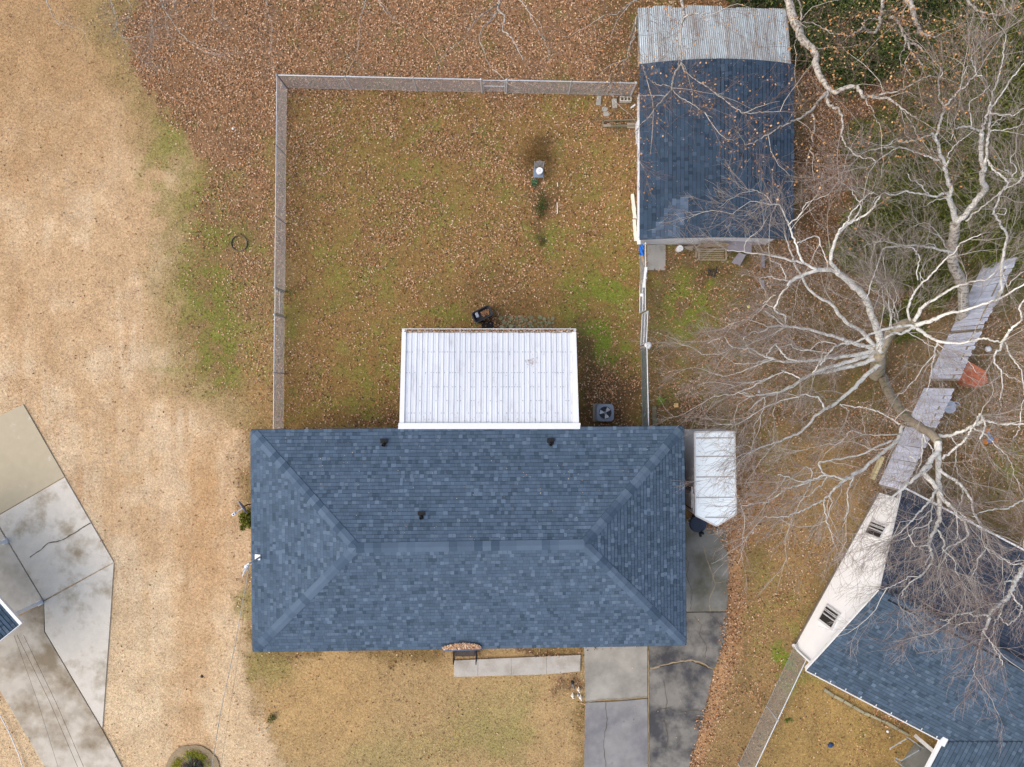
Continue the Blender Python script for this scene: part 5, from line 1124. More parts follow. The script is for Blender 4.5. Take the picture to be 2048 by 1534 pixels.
shrub("small_plant", "thin greyish brown plant between two bright green tufts in the yard", 1079, 482, .26, .3, 700, .045, [(94, 84, 56), (80, 84, 48), (104, 92, 62)], "plant", seed=6, stems=3, asp=.2)
shrub("wall_shrub", "yellow green bush growing under the satellite dish", 497, 1042, .42, 1.0, 1700, .09, [(128, 132, 44), (106, 116, 40), (148, 150, 62), (80, 92, 36)], seed=8, sq=(.7, 1.25))
shrub("small_plant", "thin green weed at the bottom edge of the lawn left of the front walk", 546, 1436, .22, .25, 260, .07, [(112, 120, 64), (150, 134, 86), (96, 100, 52)], "plant", seed=9, stems=3)
shrub("small_plant", "bright green strappy plant right of the mossy timber beam", 1322, 800, .2, .3, 120, .2, [(148, 168, 84), (128, 150, 70)], "plant", seed=10, stems=2, asp=.12)
shrub("small_plant", "small green weed on the grass right of the dark fence near the bottom", 1577, 1440, .16, .1, 160, .06, [(96, 116, 50)], "plant", seed=11, stems=2)
# flower bed with yucca
fb = thing("flower_bed", P(386, 1540), "round flower bed with mossy edge and spiky yucca at the bottom edge", "flower bed")
c = P(386, 1542); n = 36; q = [(c.x + S0 * 54 * random.uniform(.97, 1.03) * math.cos(2 * math.pi * j / n), c.y + S0 * 54 * random.uniform(.97, 1.03) * math.sin(2 * math.pi * j / n)) for j in range(n)]
MB().prism(q, 0, .05).build("soil", mat("bed_soil", lin(150, 132, 104), var=.2, var2=.3, scale2=20, bump=.5), fb)
rr = np.random.default_rng(2); n = 2600; t = rr.uniform(.25, 2.9, n); R_ = rr.normal(34, 4.5, n) * S0
keep = (rr.random(n) < np.where((t > .8) & (t < 1.9) | (t > 2.4), 1, .15)); t, R_ = t[keep], R_[keep]; n = len(t)
V, Ft = leaf_quads(c.x + R_ * np.cos(t), c.y + R_ * np.sin(t), np.full(n, .06) + rr.random(n) * .04, rr.uniform(.03, .06, n), .5, .8, rr)
mesh_np("moss", V, Ft, mfol, fb, C=np.repeat(np.array([lin(160, 156, 48)[:3], lin(138, 142, 44)[:3], lin(176, 170, 70)[:3]])[rr.integers(0, 3, n)], 2, 0))['kind'] = 'stuff'
yc = shrub("dead_grass_clump", "purple brown dead ornamental grass in the round flower bed", 384, 1533, .48, .5, 5000, .10, [(140, 116, 108), (120, 98, 88), (158, 134, 120)], "grass clump", seed=12, asp=.08, stems=2)
yu = thing("yucca", P(387, 1534), "green spiky yucca in the middle of the round flower bed", "plant"); blm = {}
for t_ in range(3):
    mb = MB(); L_ = [.55, .65, .48][t_]; vs = []
    for k, (f_, w_) in enumerate(((0, .014), (.4, .018), (.75, .012), (1, .001))): x = L_ * f_; z = .30 * f_ - .12 * f_ * f_; vs += [(x, -w_, z), (x, 0, z - .008), (x, w_, z)]
    me = bpy.data.meshes.new("leaf"); me.from_pydata(vs, [], [(3 * k + j, 3 * k + 3 + j, 3 * k + 4 + j, 3 * k + 1 + j) for k in range(3) for j in (0, 1)]); me.materials.append(mat("yucca_%s" % "abc"[t_], lin(*[(86, 112, 84), (120, 134, 92), (64, 92, 74)][t_]), var=.1, bump=0)); blm[t_] = me
for k in range(70): place("leaf", blm[k % 3], yu, P(387, 1534, .12), (0, random.uniform(-1.2, .2), random.uniform(0, 6.283)))

GR1 = [(80, 98, 52), (94, 108, 56), (66, 84, 48), (112, 120, 62), (54, 68, 42)]; GR2 = [(102, 112, 50), (118, 124, 54), (86, 94, 46), (134, 138, 62), (70, 78, 42)]
ev = [(1640, 62, 1.5, 1.3, 1), (1722, 40, 1.7, 1.8, 1), (1700, 108, 1.4, 1.3, 1), (1790, 95, 1.5, 1.7, 1), (1850, 40, 1.6, 2.0, 1), (1930, 70, 1.8, 2.0, 2), (2010, 40, 1.8, 2.2, 2), (1870, 160, 1.5, 1.5, 2), (1960, 180, 1.8, 1.8, 2), (2035, 190, 1.6, 2.0, 2),
      (1790, 285, 1.3, 1.2, 2), (1850, 330, 1.4, 1.3, 2), (1930, 300, 1.6, 1.6, 2), (2020, 330, 1.6, 1.7, 2), (1770, 400, 1.3, 1.1, 2), (1840, 440, 1.4, 1.2, 2), (1700, 500, 1.0, .8, 2), (1780, 520, 1.2, .9, 2), (1920, 430, 1.5, 1.4, 2), (2010, 470, 1.5, 1.5, 2), (1560, -40, 1.2, 1.2, 1), (1480, -30, 1.0, 1.0, 1), (1800, 640, .8, .4, 2), (1640, 800, .0, .0, 2), (1860, 560, 1.0, .5, 2), (1715, 300, .9, .7, 2), (1905, 240, 1.2, 1.2, 2), (1735, 455, 1.0, .8, 2)]
lbl = ["evergreen bush nearest the tin lean-to's right corner", "evergreen bush at the top edge left of the second pale limb", "round evergreen bush over the leafy bare ground at top right", "dark evergreen bush under the pale hooked branch at top right",
       "evergreen bush at the top edge below the thick grey limb", "olive evergreen right of the thick grey limb near the top", "tall olive evergreen in the top right corner", "olive evergreen above the leafy tips of the grey limb", "wide olive evergreen under the upper right white stems",
       "olive evergreen at the right edge below the top corner one", "low evergreen where the grey limb's tip ends", "dark evergreen left of the twin white stems", "olive evergreen crossed by the twin white stems", "olive evergreen at the right edge beside the white stems",
       "dark low evergreen right of the shed, uppermost of its cluster", "dark low evergreen under the arching white branch", "smallest dark evergreen right of the shed's front corner", "low dark evergreen above the drooping white twigs", "dark evergreen behind the big white fork",
       "olive evergreen at the right edge above the board fence", "evergreen bush beyond the tin lean-to at the top edge, right one", "evergreen bush beyond the tin lean-to at the top edge, left one", "low ground evergreen by the big bare tree's root", "", "low dark evergreen beside the upright tree's foot near the board fence", "low evergreen just below the thick grey limb's bend", "olive evergreen between the white forked branches at upper right", "dark low evergreen under the pale twigs, left of the big fork"]
for i, (px, py, R, Ht, g_) in enumerate(ev):
    if R < .1: continue
    R *= 1.22
    shrub("evergreen_bush", lbl[i], px, py, R, Ht, int(5200 * R * R), .13 if g_ == 1 else .16, GR1 if g_ == 1 else GR2, group="evergreens under the bare trees", asp=.42 if g_ == 1 else .16, nc=int(12 * R * 1.4), seed=30 + i, droop=.1 if g_ == 1 else .4)

# ------------------------------------------------------------------ trees
mbark = mat("pale_bark", lin(230, 229, 223), rough=.85, var=.12, scale=4, var2=.12, scale2=30, c2=lin(150, 146, 134), c2lo=.52, c2hi=.70, c2scale=7, bump=.4, bscale=40)
mbark2 = mat("grey_bark", lin(194, 188, 178), rough=.9, var=.15, scale=5, var2=.15, scale2=30, c2=lin(110, 100, 88), c2lo=.48, c2hi=.62, c2scale=8, bump=.5, bscale=40)
mbark0 = mat("trunk_bark", lin(164, 152, 134), rough=.9, var=.15, scale=5, var2=.15, scale2=30, c2=lin(120, 120, 84), c2lo=.5, c2hi=.62, c2scale=4, bump=.5, bscale=30)
mtwig = mat("twig", attr="Col", rough=.9, var=0, var2=.1, bump=0)
def smooth(pts, k=4):
    """Catmull-Rom through 3D points with small wobble"""
    pts = [Vector(p) for p in pts]; out = []
    for i in range(len(pts) - 1):
        p0, p1, p2, p3 = pts[max(i - 1, 0)], pts[i], pts[i + 1], pts[min(i + 2, len(pts) - 1)]
        for j in range(k):
            t = j / k; q = .5 * ((2 * p1) + (p2 - p0) * t + (2 * p0 - 5 * p1 + 4 * p2 - p3) * t * t + (3 * p1 - p0 - 3 * p2 + p3) * t ** 3)
            if j: q = q + Vector((random.uniform(-1, 1), random.uniform(-1, 1), random.uniform(-1, 1))) * .028
            out.append(q)
    return out + [pts[-1]]
def polytubes(Pn, r0, r1, n=3):
    """Pn (N,K,3) polylines -> tubes, vectorised"""
    N, K, _ = Pn.shape; t = np.gradient(Pn, axis=1); t /= np.linalg.norm(t, axis=2)[..., None] + 1e-9
    a_ = np.cross(t, np.array([.13, .21, .97])); a_ /= np.linalg.norm(a_, axis=2)[..., None] + 1e-9; b_ = np.cross(t, a_)
    f_ = np.linspace(0, 1, K)[None, :, None]; r = (np.asarray(r0).reshape(-1, 1, 1) * (1 - f_) + np.asarray(r1).reshape(-1, 1, 1) * f_)
    rings = [Pn + (a_ * math.cos(2 * math.pi * j / n) + b_ * math.sin(2 * math.pi * j / n)) * r for j in range(n)]
    V = np.stack(rings, 2).reshape(-1, 3); base = (np.arange(N) * K * n)[:, None, None, None] + (np.arange(K - 1) * n)[None, :, None, None]
    j = np.arange(n); q = np.stack([j, (j + 1) % n, (j + 1) % n + n, j + n], -1)[None, None]
    return V, (base + q).reshape(-1, 4)
def twigs(parent, lines, r, l1=.26, len1=(.5, 1.3), len2=(.25, .7), n2=5, n3=3, out=None, cols=((164, 150, 140), (140, 122, 114), (186, 180, 172)), r1=.0065, skip=.2, lift=.12, fine=1.):
    """three orders of fine shoots along limb polylines (points, radius)"""
    S, Dr = [], []
    for pts, ra in lines:
        L = [0.]
        for a_, b_ in zip(pts[:-1], pts[1:]): L.append(L[-1] + (b_ - a_).length)
        s = skip * L[-1] if ra > .05 else .05 * L[-1]; i = 0
        while s < L[-1]:
            while i < len(L) - 2 and L[i + 1] < s: i += 1
            f_ = (s - L[i]) / max(1e-6, L[i + 1] - L[i]); d = (pts[i + 1] - pts[i]).normalized(); S.append(pts[i].lerp(pts[i + 1], f_)); Dr.append(d); s += l1 * random.uniform(.5, 1.5)
        for _ in range(3): S.append(pts[-1]); Dr.append((pts[-1] - pts[-2]).normalized())
    S, Dr = np.array([tuple(v) for v in S]), np.array([tuple(v) for v in Dr]); segs = []
    def order(S, Dr, ln, K, wob, spread):
        N = len(S); ax = r.normal(size=(N, 3)); ax[:, 2] *= .55; d = Dr + ax * spread; d[:, 2] += lift
        if out is not None:
            o_ = S - np.array(out); o_[:, 2] *= .3; o_ /= np.linalg.norm(o_, axis=1)[:, None] + 1e-9; d = d + o_ * .45
        d /= np.linalg.norm(d, axis=1)[:, None]; L = r.uniform(*ln, N); pts = [S]; dd = d
        for k in range(K - 1):
            dd = dd + r.normal(size=(N, 3)) * wob; dd /= np.linalg.norm(dd, axis=1)[:, None]; pts.append(pts[-1] + dd * (L / (K - 1))[:, None])
        return np.stack(pts, 1)
    M_ = order(S[::5], Dr[::5], (len1[1] * .6, len1[1] * 1.5), 7, .2, .55)
    A1 = order(S, Dr, len1, 5, .13, .7)
    def children(A, m, lo=.15):
        N, K, _ = A.shape; idx_ = np.repeat(np.arange(N), m); f_ = r.uniform(lo, 1, len(idx_)) * (K - 1); k = np.minimum(f_.astype(int), K - 2); g = (f_ - k)[:, None]
        s = A[idx_, k] * (1 - g) + A[idx_, k + 1] * g; d = A[idx_, k + 1] - A[idx_, k]; d /= np.linalg.norm(d, axis=1)[:, None] + 1e-9; return s, d
    sM, dM = children(M_, 5, .12); A2 = order(sM, dM, (len1[0] * .8, len1[1] * .8), 5, .13, .6); A = np.concatenate([A1, A2])
    B = order(*children(A, n2), len2, 4, .13, .6); C3 = order(*children(B, n3), (len2[0] * .5, len2[1] * .6), 3, .1, .6)
    Vs, Fs, Cs, off = [], [], [], 0
    for Pn, ra, rb, m in ((M_, r1 * 1.25, r1 * .45, 4), (A, r1 * .6, r1 * .36, 4), (B, r1 * .40, r1 * .25, 3), (C3, r1 * .28 * fine, r1 * .18 * fine, 3)):
        V, Fq = polytubes(Pn, ra, rb, m); pc_ = np.array([lin(*q)[:3] for q in (cols if Pn is not M_ else ((204, 200, 192), (184, 178, 168)))]); cc_ = pc_[r.integers(0, len(pc_), len(Pn))] * r.uniform(.8, 1.15, (len(Pn), 1)); Cs.append(np.repeat(cc_, len(Fq) // len(Pn), 0))
        Vs.append(V); Fs.append(Fq + off); off += len(V)
    o = mesh_np("twigs", np.concatenate(Vs), np.concatenate(Fs), mtwig, parent, C=np.concatenate(Cs)); o['kind'] = 'stuff'; return A, B, C3
def tree(name, label, base, trunk, limbs, m, tw=None, group=None, leaves=None, cat="tree", mtrunk=None, seed=1):
    """trunk and limbs: lists of ([(px, py, z), ...], r0, r1)"""
    r = np.random.default_rng(seed); t = thing(name, base, label, cat, group); lines = []
    mb = MB()
    for pts, r0, r1 in trunk:
        s = smooth([P(*p) for p in pts], 4); k = len(s); mb.tube(s, [r0 + (r1 - r0) * (i / (k - 1)) ** .8 for i in range(k)], 10)
    mb.build("trunk", mtrunk or m, t, smooth=True)
    for pts, r0, r1 in limbs:
        s = smooth([P(*p) for p in pts], 4); k = len(s); rad = [(r0 * .88 + (r1 - r0 * .88) * (i / (k - 1)) ** .75) * random.uniform(.88, 1.12) for i in range(k)]
        MB().tube(s, rad, 7 if r0 > .03 else 5).build("limb", m, t, smooth=True); lines.append((s, r0))
    if tw is not None:
        A, B, C3 = twigs(t, lines, r, **tw)
        if leaves:
            n, cols, size = leaves; T = np.concatenate([C3[:, -1], C3[:, 1], B[:, -1]]); T = T[r.choice(len(T), min(n, len(T)), replace=False)]; n = len(T)
            V, Ft = leaf_quads(T[:, 0], T[:, 1], T[:, 2], r.uniform(size * .6, size * 1.3, n), .75, .8, r); cc_ = np.array([lin(*q)[:3] for q in cols])[r.integers(0, len(cols), n)] * r.uniform(.8, 1.2, (n, 1))
            o = mesh_np("leaves", V, Ft, mleaf, t, C=np.repeat(cc_, 2, 0)); o['kind'] = 'stuff'
    return t
def Z(pts, z0, z1): n = len(pts) - 1; return [(x, y, z0 + (z1 - z0) * i / n) for i, (x, y) in enumerate(pts)]

# the big bare tree in the middle right
trunkA = [([(1752, 748, 0), (1755, 735, .8), (1757, 722, 1.6), (1757, 706, 2.3)], .32, .22), (Z([(1757, 712), (1762, 694), (1775, 668), (1787, 659), (1806, 650), (1824, 645), (1832, 650)], 2.0, 4.4), .25, .17)]
A = []
A.append((Z([(1760, 702), (1758, 667), (1742, 629), (1730, 594), (1701, 565), (1672, 541)], 2.4, 5.6), .165, .10))
A.append((Z([(1672, 541), (1652, 539), (1634, 540), (1603, 552), (1581, 562), (1576, 572)], 5.6, 6.2), .10, .045))
A.append((Z([(1672, 541), (1661, 520), (1668, 490), (1674, 470), (1695, 448), (1721, 434), (1742, 420), (1752, 404), (1760, 392)], 5.6, 7.8), .075, .02))
A.append((Z([(1676, 468), (1688, 448), (1697, 441), (1702, 425), (1720, 405), (1735, 390), (1748, 384)], 6.6, 7.6), .035, .012))
A.append((Z([(1690, 448), (1708, 438), (1722, 413), (1712, 395), (1700, 378), (1685, 366), (1670, 355)], 6.8, 7.8), .025, .008))
A.append((Z([(1634, 540), (1609, 527), (1575, 519), (1543, 512), (1506, 507), (1480, 503), (1454, 500)], 5.9, 6.8), .055, .010))
A.append((Z([(1608, 527), (1598, 508), (1593, 489), (1584, 468), (1577, 450), (1568, 428), (1561, 412), (1548, 408), (1536, 409)], 6.1, 7.6), .045, .012))
A.append((Z([(1576, 450), (1598, 432), (1603, 425), (1612, 408), (1619, 403), (1636, 397), (1660, 385)], 6.9, 7.8), .028, .008))
A.append((Z([(1545, 409), (1528, 389), (1510, 381), (1496, 380)], 7.4, 7.8), .013, .006))
A.append((Z([(1545, 409), (1520, 406), (1495, 406), (1465, 428)], 7.4, 7.7), .014, .005)); A.append((Z([(1595, 486), (1610, 480), (1634, 473), (1640, 490), (1650, 515), (1657, 535)], 6.6, 6.0), .022, .014))
A.append((Z([(1757, 700), (1738, 680), (1722, 661), (1700, 650), (1680, 632), (1664, 610), (1637, 594), (1613, 572), (1604, 552), (1590, 530), (1584, 510), (1576, 486), (1570, 470)], 2.2, 5.8), .11, .014))
A.append((Z([(1581, 562), (1574, 575), (1560, 590), (1552, 610), (1550, 621), (1571, 632), (1570, 648)], 6.1, 4.2), .03, .03))
A.append((Z([(1578, 562), (1555, 558), (1535, 553), (1520, 556)], 6.1, 6.4), .028, .009)); A.append((Z([(1572, 562), (1566, 540), (1558, 528), (1540, 520)], 6.1, 6.4), .022, .008)); A.append((Z([(1552, 617), (1535, 610), (1526, 612), (1512, 622)], 5, 5.2), .02, .008))
A.append((Z([(1552, 590), (1545, 592), (1526, 608)], 5.4, 5.2), .014, .008)); A.append((Z([(1530, 622), (1545, 632), (1570, 652)], 5.0, 4.3), .015, .02))
A.append((Z([(1745, 697), (1724, 690), (1698, 683), (1672, 674), (1647, 667), (1620, 659), (1603, 657), (1571, 652), (1545, 653), (1520, 664), (1502, 665), (1487, 679)], 2.3, 4.8), .10, .014))
A.append((Z([(1536, 654), (1520, 647), (1490, 640), (1470, 645), (1445, 658)], 4.5, 4.8), .016, .006)); A.append((Z([(1573, 655), (1548, 667), (1520, 680), (1490, 692)], 4.2, 4.6), .02, .007))
A.append((Z([(1828, 651), (1808, 652), (1787, 655), (1760, 662), (1733, 673), (1712, 684), (1690, 687), (1672, 692), (1657, 706), (1650, 718), (1640, 730)], 4.4, 5.8), .06, .022))
A.append((Z([(1830, 654), (1812, 662), (1800, 668), (1787, 667), (1771, 676), (1755, 687), (1738, 690), (1722, 693)], 4.4, 5.2), .06, .02))
A.append((Z([(1674, 691), (1650, 683), (1630, 690), (1620, 700), (1590, 697), (1580, 688)], 5.2, 5.6), .022, .010)); A.append((Z([(1657, 706), (1630, 702), (1605, 698)], 5.4, 5.6), .018, .008))
A.append((Z([(1755, 702), (1728, 706), (1701, 711), (1676, 715), (1653, 716), (1620, 721), (1590, 723), (1565, 724), (1548, 718), (1530, 720), (1505, 727), (1470, 727)], 2.2, 4.3), .105, .012))
A.append((Z([(1550, 719), (1533, 723), (1515, 730), (1490, 740), (1470, 748), (1451, 752), (1430, 748)], 4.0, 4.6), .03, .008)); A.append((Z([(1548, 718), (1530, 714), (1511, 702), (1498, 697), (1480, 697), (1462, 692), (1449, 674), (1432, 679), (1415, 686)], 4.0, 4.5), .04, .010))
A.append((Z([(1465, 696), (1445, 706), (1410, 709), (1395, 700)], 4.3, 4.6), .016, .006)); A.append((Z([(1600, 724), (1575, 717), (1566, 708), (1553, 692), (1553, 688), (1544, 695), (1533, 712)], 3.8, 4.4), .04, .016))
A.append((Z([(1752, 708), (1728, 713), (1704, 721), (1678, 729), (1653, 735), (1630, 745), (1608, 757), (1590, 770), (1570, 780), (1545, 786), (1520, 790), (1498, 792), (1475, 784)], 2.1, 4.5), .115, .012))
A.append((Z([(1752, 716), (1722, 727), (1690, 735), (1660, 742), (1628, 748), (1608, 756), (1590, 768), (1568, 780), (1548, 789), (1532, 794), (1510, 808), (1498, 820)], 2.0, 4.2), .115, .012))
A.append((Z([(1570, 742), (1545, 753), (1525, 760), (1500, 765), (1478, 770), (1450, 780)], 3.8, 4.5), .025, .007)); A.append((Z([(1545, 750), (1520, 765), (1495, 778), (1480, 782), (1465, 790), (1445, 790), (1420, 797)], 3.9, 4.5), .035, .008)); A.append((Z([(1563, 740), (1575, 745), (1590, 752), (1600, 757)], 3.7, 3.8), .03, .02))
A.append((Z([(1640, 722), (1634, 734), (1625, 746)], 3.6, 3.4), .02, .025)); A.append((Z([(1484, 784), (1500, 792), (1480, 806), (1472, 822)], 4.2, 4.5), .013, .006)); A.append((Z([(1530, 795), (1528, 812), (1525, 822), (1508, 852), (1509, 865)], 4.1, 4.6), .018, .006)); A.append((Z([(1556, 783), (1550, 810), (1546, 830), (1550, 850)], 4, 4.4), .014, .005))
A.append((Z([(1760, 728), (1738, 745), (1717, 765), (1700, 783), (1683, 797), (1663, 812), (1647, 820), (1632, 830), (1618, 848), (1598, 866), (1575, 875), (1555, 884), (1530, 892), (1510, 900), (1485, 908), (1470, 917)], 1.8, 4.8), .105, .010))
A.append((Z([(1650, 817), (1642, 803), (1637, 794), (1624, 793), (1612, 788), (1590, 795), (1566, 800), (1545, 808), (1528, 815), (1505, 830), (1475, 848), (1440, 849)], 3.4, 4.7), .038, .007)); A.append((Z([(1556, 884), (1540, 898), (1525, 895), (1510, 898), (1490, 890), (1472, 895)], 4.3, 4.7), .016, .006)); A.append((Z([(1520, 897), (1495, 908), (1480, 920), (1470, 940)], 4.5, 4.8), .014, .006))
A.append((Z([(1680, 808), (1700, 812), (1724, 815), (1748, 820), (1765, 827), (1785, 838), (1800, 848)], 3.2, 4.4), .018, .022)); A.append((Z([(1680, 808), (1690, 815), (1697, 822)], 3.2, 3.3), .018, .01))
A.append((Z([(1795, 848), (1790, 840), (1810, 820)], 4, 4.4), .02, .01))
A.append((Z([(1832, 650), (1848, 645), (1864, 640), (1880, 633), (1900, 626), (1923, 622), (1950, 614), (1980, 604), (2005, 594), (2030, 578), (2060, 560)], 4.4, 7.4), .09, .02))
A.append((Z([(1828, 642), (1840, 620), (1848, 612), (1865, 601), (1885, 588), (1905, 576), (1925, 569), (1948, 563), (1975, 558), (1990, 545)], 4.4, 7.0), .08, .016))
A.append((Z([(1820, 642), (1815, 620), (1820, 605), (1828, 588), (1838, 572), (1846, 563), (1862, 550), (1880, 530), (1893, 517), (1908, 506), (1918, 492), (1925, 484), (1945, 475), (1962, 468)], 4.2, 8.0), .05, .012))
A.append((Z([(1836, 560), (1833, 545), (1838, 530), (1838, 512), (1832, 505), (1828, 497), (1810, 496)], 5.6, 6.8), .022, .014)); A.append((Z([(1848, 560), (1838, 545), (1846, 575)], 5.6, 5.9), .015, .008))
A.append((Z([(1834, 654), (1842, 662), (1855, 672), (1875, 682), (1905, 686), (1930, 685), (1950, 682), (1968, 676), (1985, 681), (2004, 684)], 4.3, 7.0), .075, .024))
A.append((Z([(2004, 684), (2015, 668), (2024, 655), (2038, 645), (2042, 630), (2040, 612), (2055, 590)], 7, 8.2), .05, .018)); A.append((Z([(2004, 684), (2001, 698), (1992, 704), (1989, 720), (1996, 735), (2003, 745), (2004, 765), (2003, 785), (2000, 800)], 7.0, 7.4), .04, .014)); A.append((Z([(2003, 745), (2015, 752), (2032, 758)], 7.1, 7.4), .015, .008)); A.append((Z([(2004, 752), (1988, 760), (1976, 772)], 7.1, 7.4), .014, .007)); A.append((Z([(2010, 685), (2018, 705), (2030, 725), (2044, 748), (2048, 790)], 7.0, 7.6), .03, .012))
A.append((Z([(1876, 683), (1870, 700), (1870, 712), (1863, 730), (1862, 745), (1858, 768), (1852, 790)], 4.9, 5.4), .035, .012)); A.append((Z([(1870, 705), (1850, 730), (1835, 752), (1815, 775), (1795, 792)], 5.0, 5.6), .025, .009)); A.append((Z([(1876, 688), (1900, 702), (1925, 715), (1942, 730), (1952, 745)], 5, 5.6), .018, .007)); A.append((Z([(1875, 700), (1882, 712), (1880, 724)], 5, 5.2), .016, .008))
A.append((Z([(1815, 664), (1840, 678), (1858, 690), (1870, 695)], 4.3, 4.8), .012, .01))
for pts in ([(1757, 690), (1762, 650), (1768, 615), (1765, 590), (1760, 560), (1752, 535)], [(1783, 655), (1785, 620), (1793, 595), (1789, 575), (1775, 560), (1757, 555), (1745, 550)], [(1778, 660), (1780, 630), (1777, 600), (1772, 570), (1770, 540), (1768, 512)], [(1798, 642), (1790, 615), (1780, 590), (1768, 572), (1752, 560)], [(1795, 650), (1790, 635), (1787, 625), (1776, 612)], [(1745, 620), (1755, 600), (1758, 580), (1775, 565)]):
    A.append((Z(pts, 3.4, 5.2), .020, .009))
tree("bare_tree", "big pale bare tree with limbs reaching left over the lawn", P(1752, 748), trunkA, A, mbark, dict(l1=.33, n2=3, n3=3, out=P(1770, 700, 2), r1=.0085, lift=.05, len1=(.5, 1.4), fine=1.25), mtrunk=mbark0, seed=11)

# second stem group leaning to the lower right
trunkC = [([(1764, 752, 0), (1772, 772, 1.0), (1786, 800, 2.2), (1803, 824, 3.4), (1822, 842, 4.4), (1840, 854, 5.0), (1862, 868, 5.6), (1876, 882, 6.0)], .19, .13)]
B_ = []
B_.append((Z([(1876, 882), (1877, 900), (1868, 912), (1858, 928), (1848, 938), (1835, 952), (1814, 968), (1796, 985), (1775, 1000), (1755, 1012)], 6.0, 7.6), .13, .014))
B_.append((Z([(1876, 886), (1877, 910), (1876, 935), (1876, 958), (1879, 978), (1879, 1005), (1879, 1032), (1875, 1052), (1866, 1066), (1860, 1082), (1859, 1096), (1865, 1112), (1863, 1127), (1850, 1143), (1838, 1154), (1815, 1172), (1803, 1192)], 6, 8.6), .115, .010))
B_.append((Z([(1875, 1060), (1882, 1070), (1888, 1082), (1888, 1101), (1905, 1115), (1911, 1130), (1912, 1144), (1930, 1171), (1945, 1185)], 7.4, 8.4), .035, .008)); B_.append((Z([(1862, 1105), (1855, 1118), (1850, 1130)], 8, 8.3), .02, .009)); B_.append((Z([(1893, 1108), (1891, 1125), (1896, 1142)], 8, 8.3), .014, .006))
B_.append((Z([(1843, 1152), (1820, 1153), (1800, 1165), (1780, 1175), (1760, 1177)], 8.4, 8.6), .018, .006)); B_.append((Z([(1860, 1088), (1846, 1092), (1830, 1093), (1822, 1078), (1816, 1068)], 7.9, 8.2), .025, .009))
B_.append((Z([(1860, 930), (1846, 944), (1858, 958), (1870, 972), (1882, 990), (1892, 1005), (1905, 1016), (1917, 1033), (1930, 1045), (1936, 1060), (1935, 1072), (1920, 1084), (1900, 1092), (1885, 1105)], 6.4, 8.2), .11, .010)); B_.append((Z([(1911, 1020), (1914, 1040), (1914, 1065), (1912, 1080)], 7.5, 8), .022, .008)); B_.append((Z([(1895, 1005), (1915, 1022), (1940, 1040), (1965, 1060)], 7.3, 8), .03, .008))
B_.append((Z([(1880, 938), (1892, 950), (1910, 960), (1922, 970), (1933, 985), (1943, 1002), (1946, 1022), (1955, 1038), (1966, 1055), (1974, 1076), (1972, 1096), (1957, 1115), (1954, 1130), (1945, 1150)], 6.4, 8.4), .065, .010)); B_.append((Z([(1926, 972), (1925, 990), (1918, 1010), (1915, 1030)], 6.9, 7.4), .02, .008)); B_.append((Z([(1973, 1095), (2000, 1112), (2022, 1127), (2048, 1124)], 8, 8.6), .022, .010))
B_.append((Z([(1875, 980), (1866, 990), (1858, 1004), (1845, 1018), (1832, 1030), (1825, 1042), (1812, 1054), (1788, 1072)], 7, 8), .045, .012)); B_.append((Z([(1868, 985), (1865, 1010), (1863, 1030), (1858, 1055), (1855, 1080)], 7, 7.9), .028, .008)); B_.append((Z([(1865, 1018), (1845, 1034), (1826, 1040), (1800, 1044)], 7.3, 7.9), .02, .007)); B_.append((Z([(1864, 1040), (1845, 1054), (1828, 1058), (1824, 1068), (1805, 1078), (1780, 1082)], 7.5, 8), .025, .008))
B_.append((Z([(1806, 850), (1798, 872), (1782, 892), (1765, 906), (1745, 922), (1724, 941), (1712, 946), (1702, 955), (1690, 959)], 4.2, 6.0), .075, .05)); B_.append((Z([(1690, 959), (1672, 954), (1653, 950), (1636, 956), (1622, 960), (1606, 964), (1590, 960), (1572, 953), (1555, 950)], 6.0, 6.8), .04, .012))
B_.append((Z([(1690, 959), (1680, 968), (1668, 978), (1658, 992), (1642, 1002), (1628, 1009), (1610, 1018), (1590, 1026), (1572, 1033), (1550, 1034), (1528, 1034)], 6.0, 7.0), .05, .010)); B_.append((Z([(1622, 960), (1600, 970), (1574, 976), (1562, 987), (1548, 996), (1530, 1005), (1508, 1008), (1482, 1012)], 6.3, 7.0), .035, .008)); B_.append((Z([(1572, 955), (1562, 970), (1548, 985), (1536, 996)], 6.6, 6.9), .014, .006))
B_.append((Z([(1653, 950), (1643, 940), (1638, 925), (1660, 921), (1690, 916), (1724, 908), (1755, 893), (1785, 880)], 5.8, 4.8), .022, .035)); B_.append((Z([(1653, 952), (1645, 968), (1635, 975), (1618, 992), (1600, 995), (1585, 1000)], 6.1, 6.6), .022, .008)); B_.append((Z([(1621, 964), (1614, 980), (1604, 1000), (1595, 1015), (1585, 1030), (1583, 1045)], 6.3, 6.9), .02, .008)); B_.append((Z([(1648, 1003), (1650, 1020), (1652, 1040), (1660, 1060), (1668, 1085)], 6.6, 7.2), .024, .007)); B_.append((Z([(1660, 990), (1662, 1010), (1655, 1035), (1640, 1050)], 6.5, 7), .02, .006))
B_.append((Z([(1708, 952), (1700, 970), (1694, 985), (1696, 1005), (1693, 1030), (1685, 1055)], 5.9, 6.6), .028, .008)); B_.append((Z([(1622, 958), (1622, 940), (1610, 934)], 6.2, 6.6), .018, .010)); B_.append((Z([(1800, 868), (1770, 870), (1740, 869), (1720, 872)], 4.6, 5.2), .028, .010)); B_.append((Z([(1798, 880), (1770, 897), (1745, 898), (1724, 890)], 5, 5.6), .026, .010)); B_.append((Z([(1724, 868), (1700, 862), (1690, 875), (1670, 890), (1655, 888), (1618, 896)], 5.2, 5.8), .016, .006))
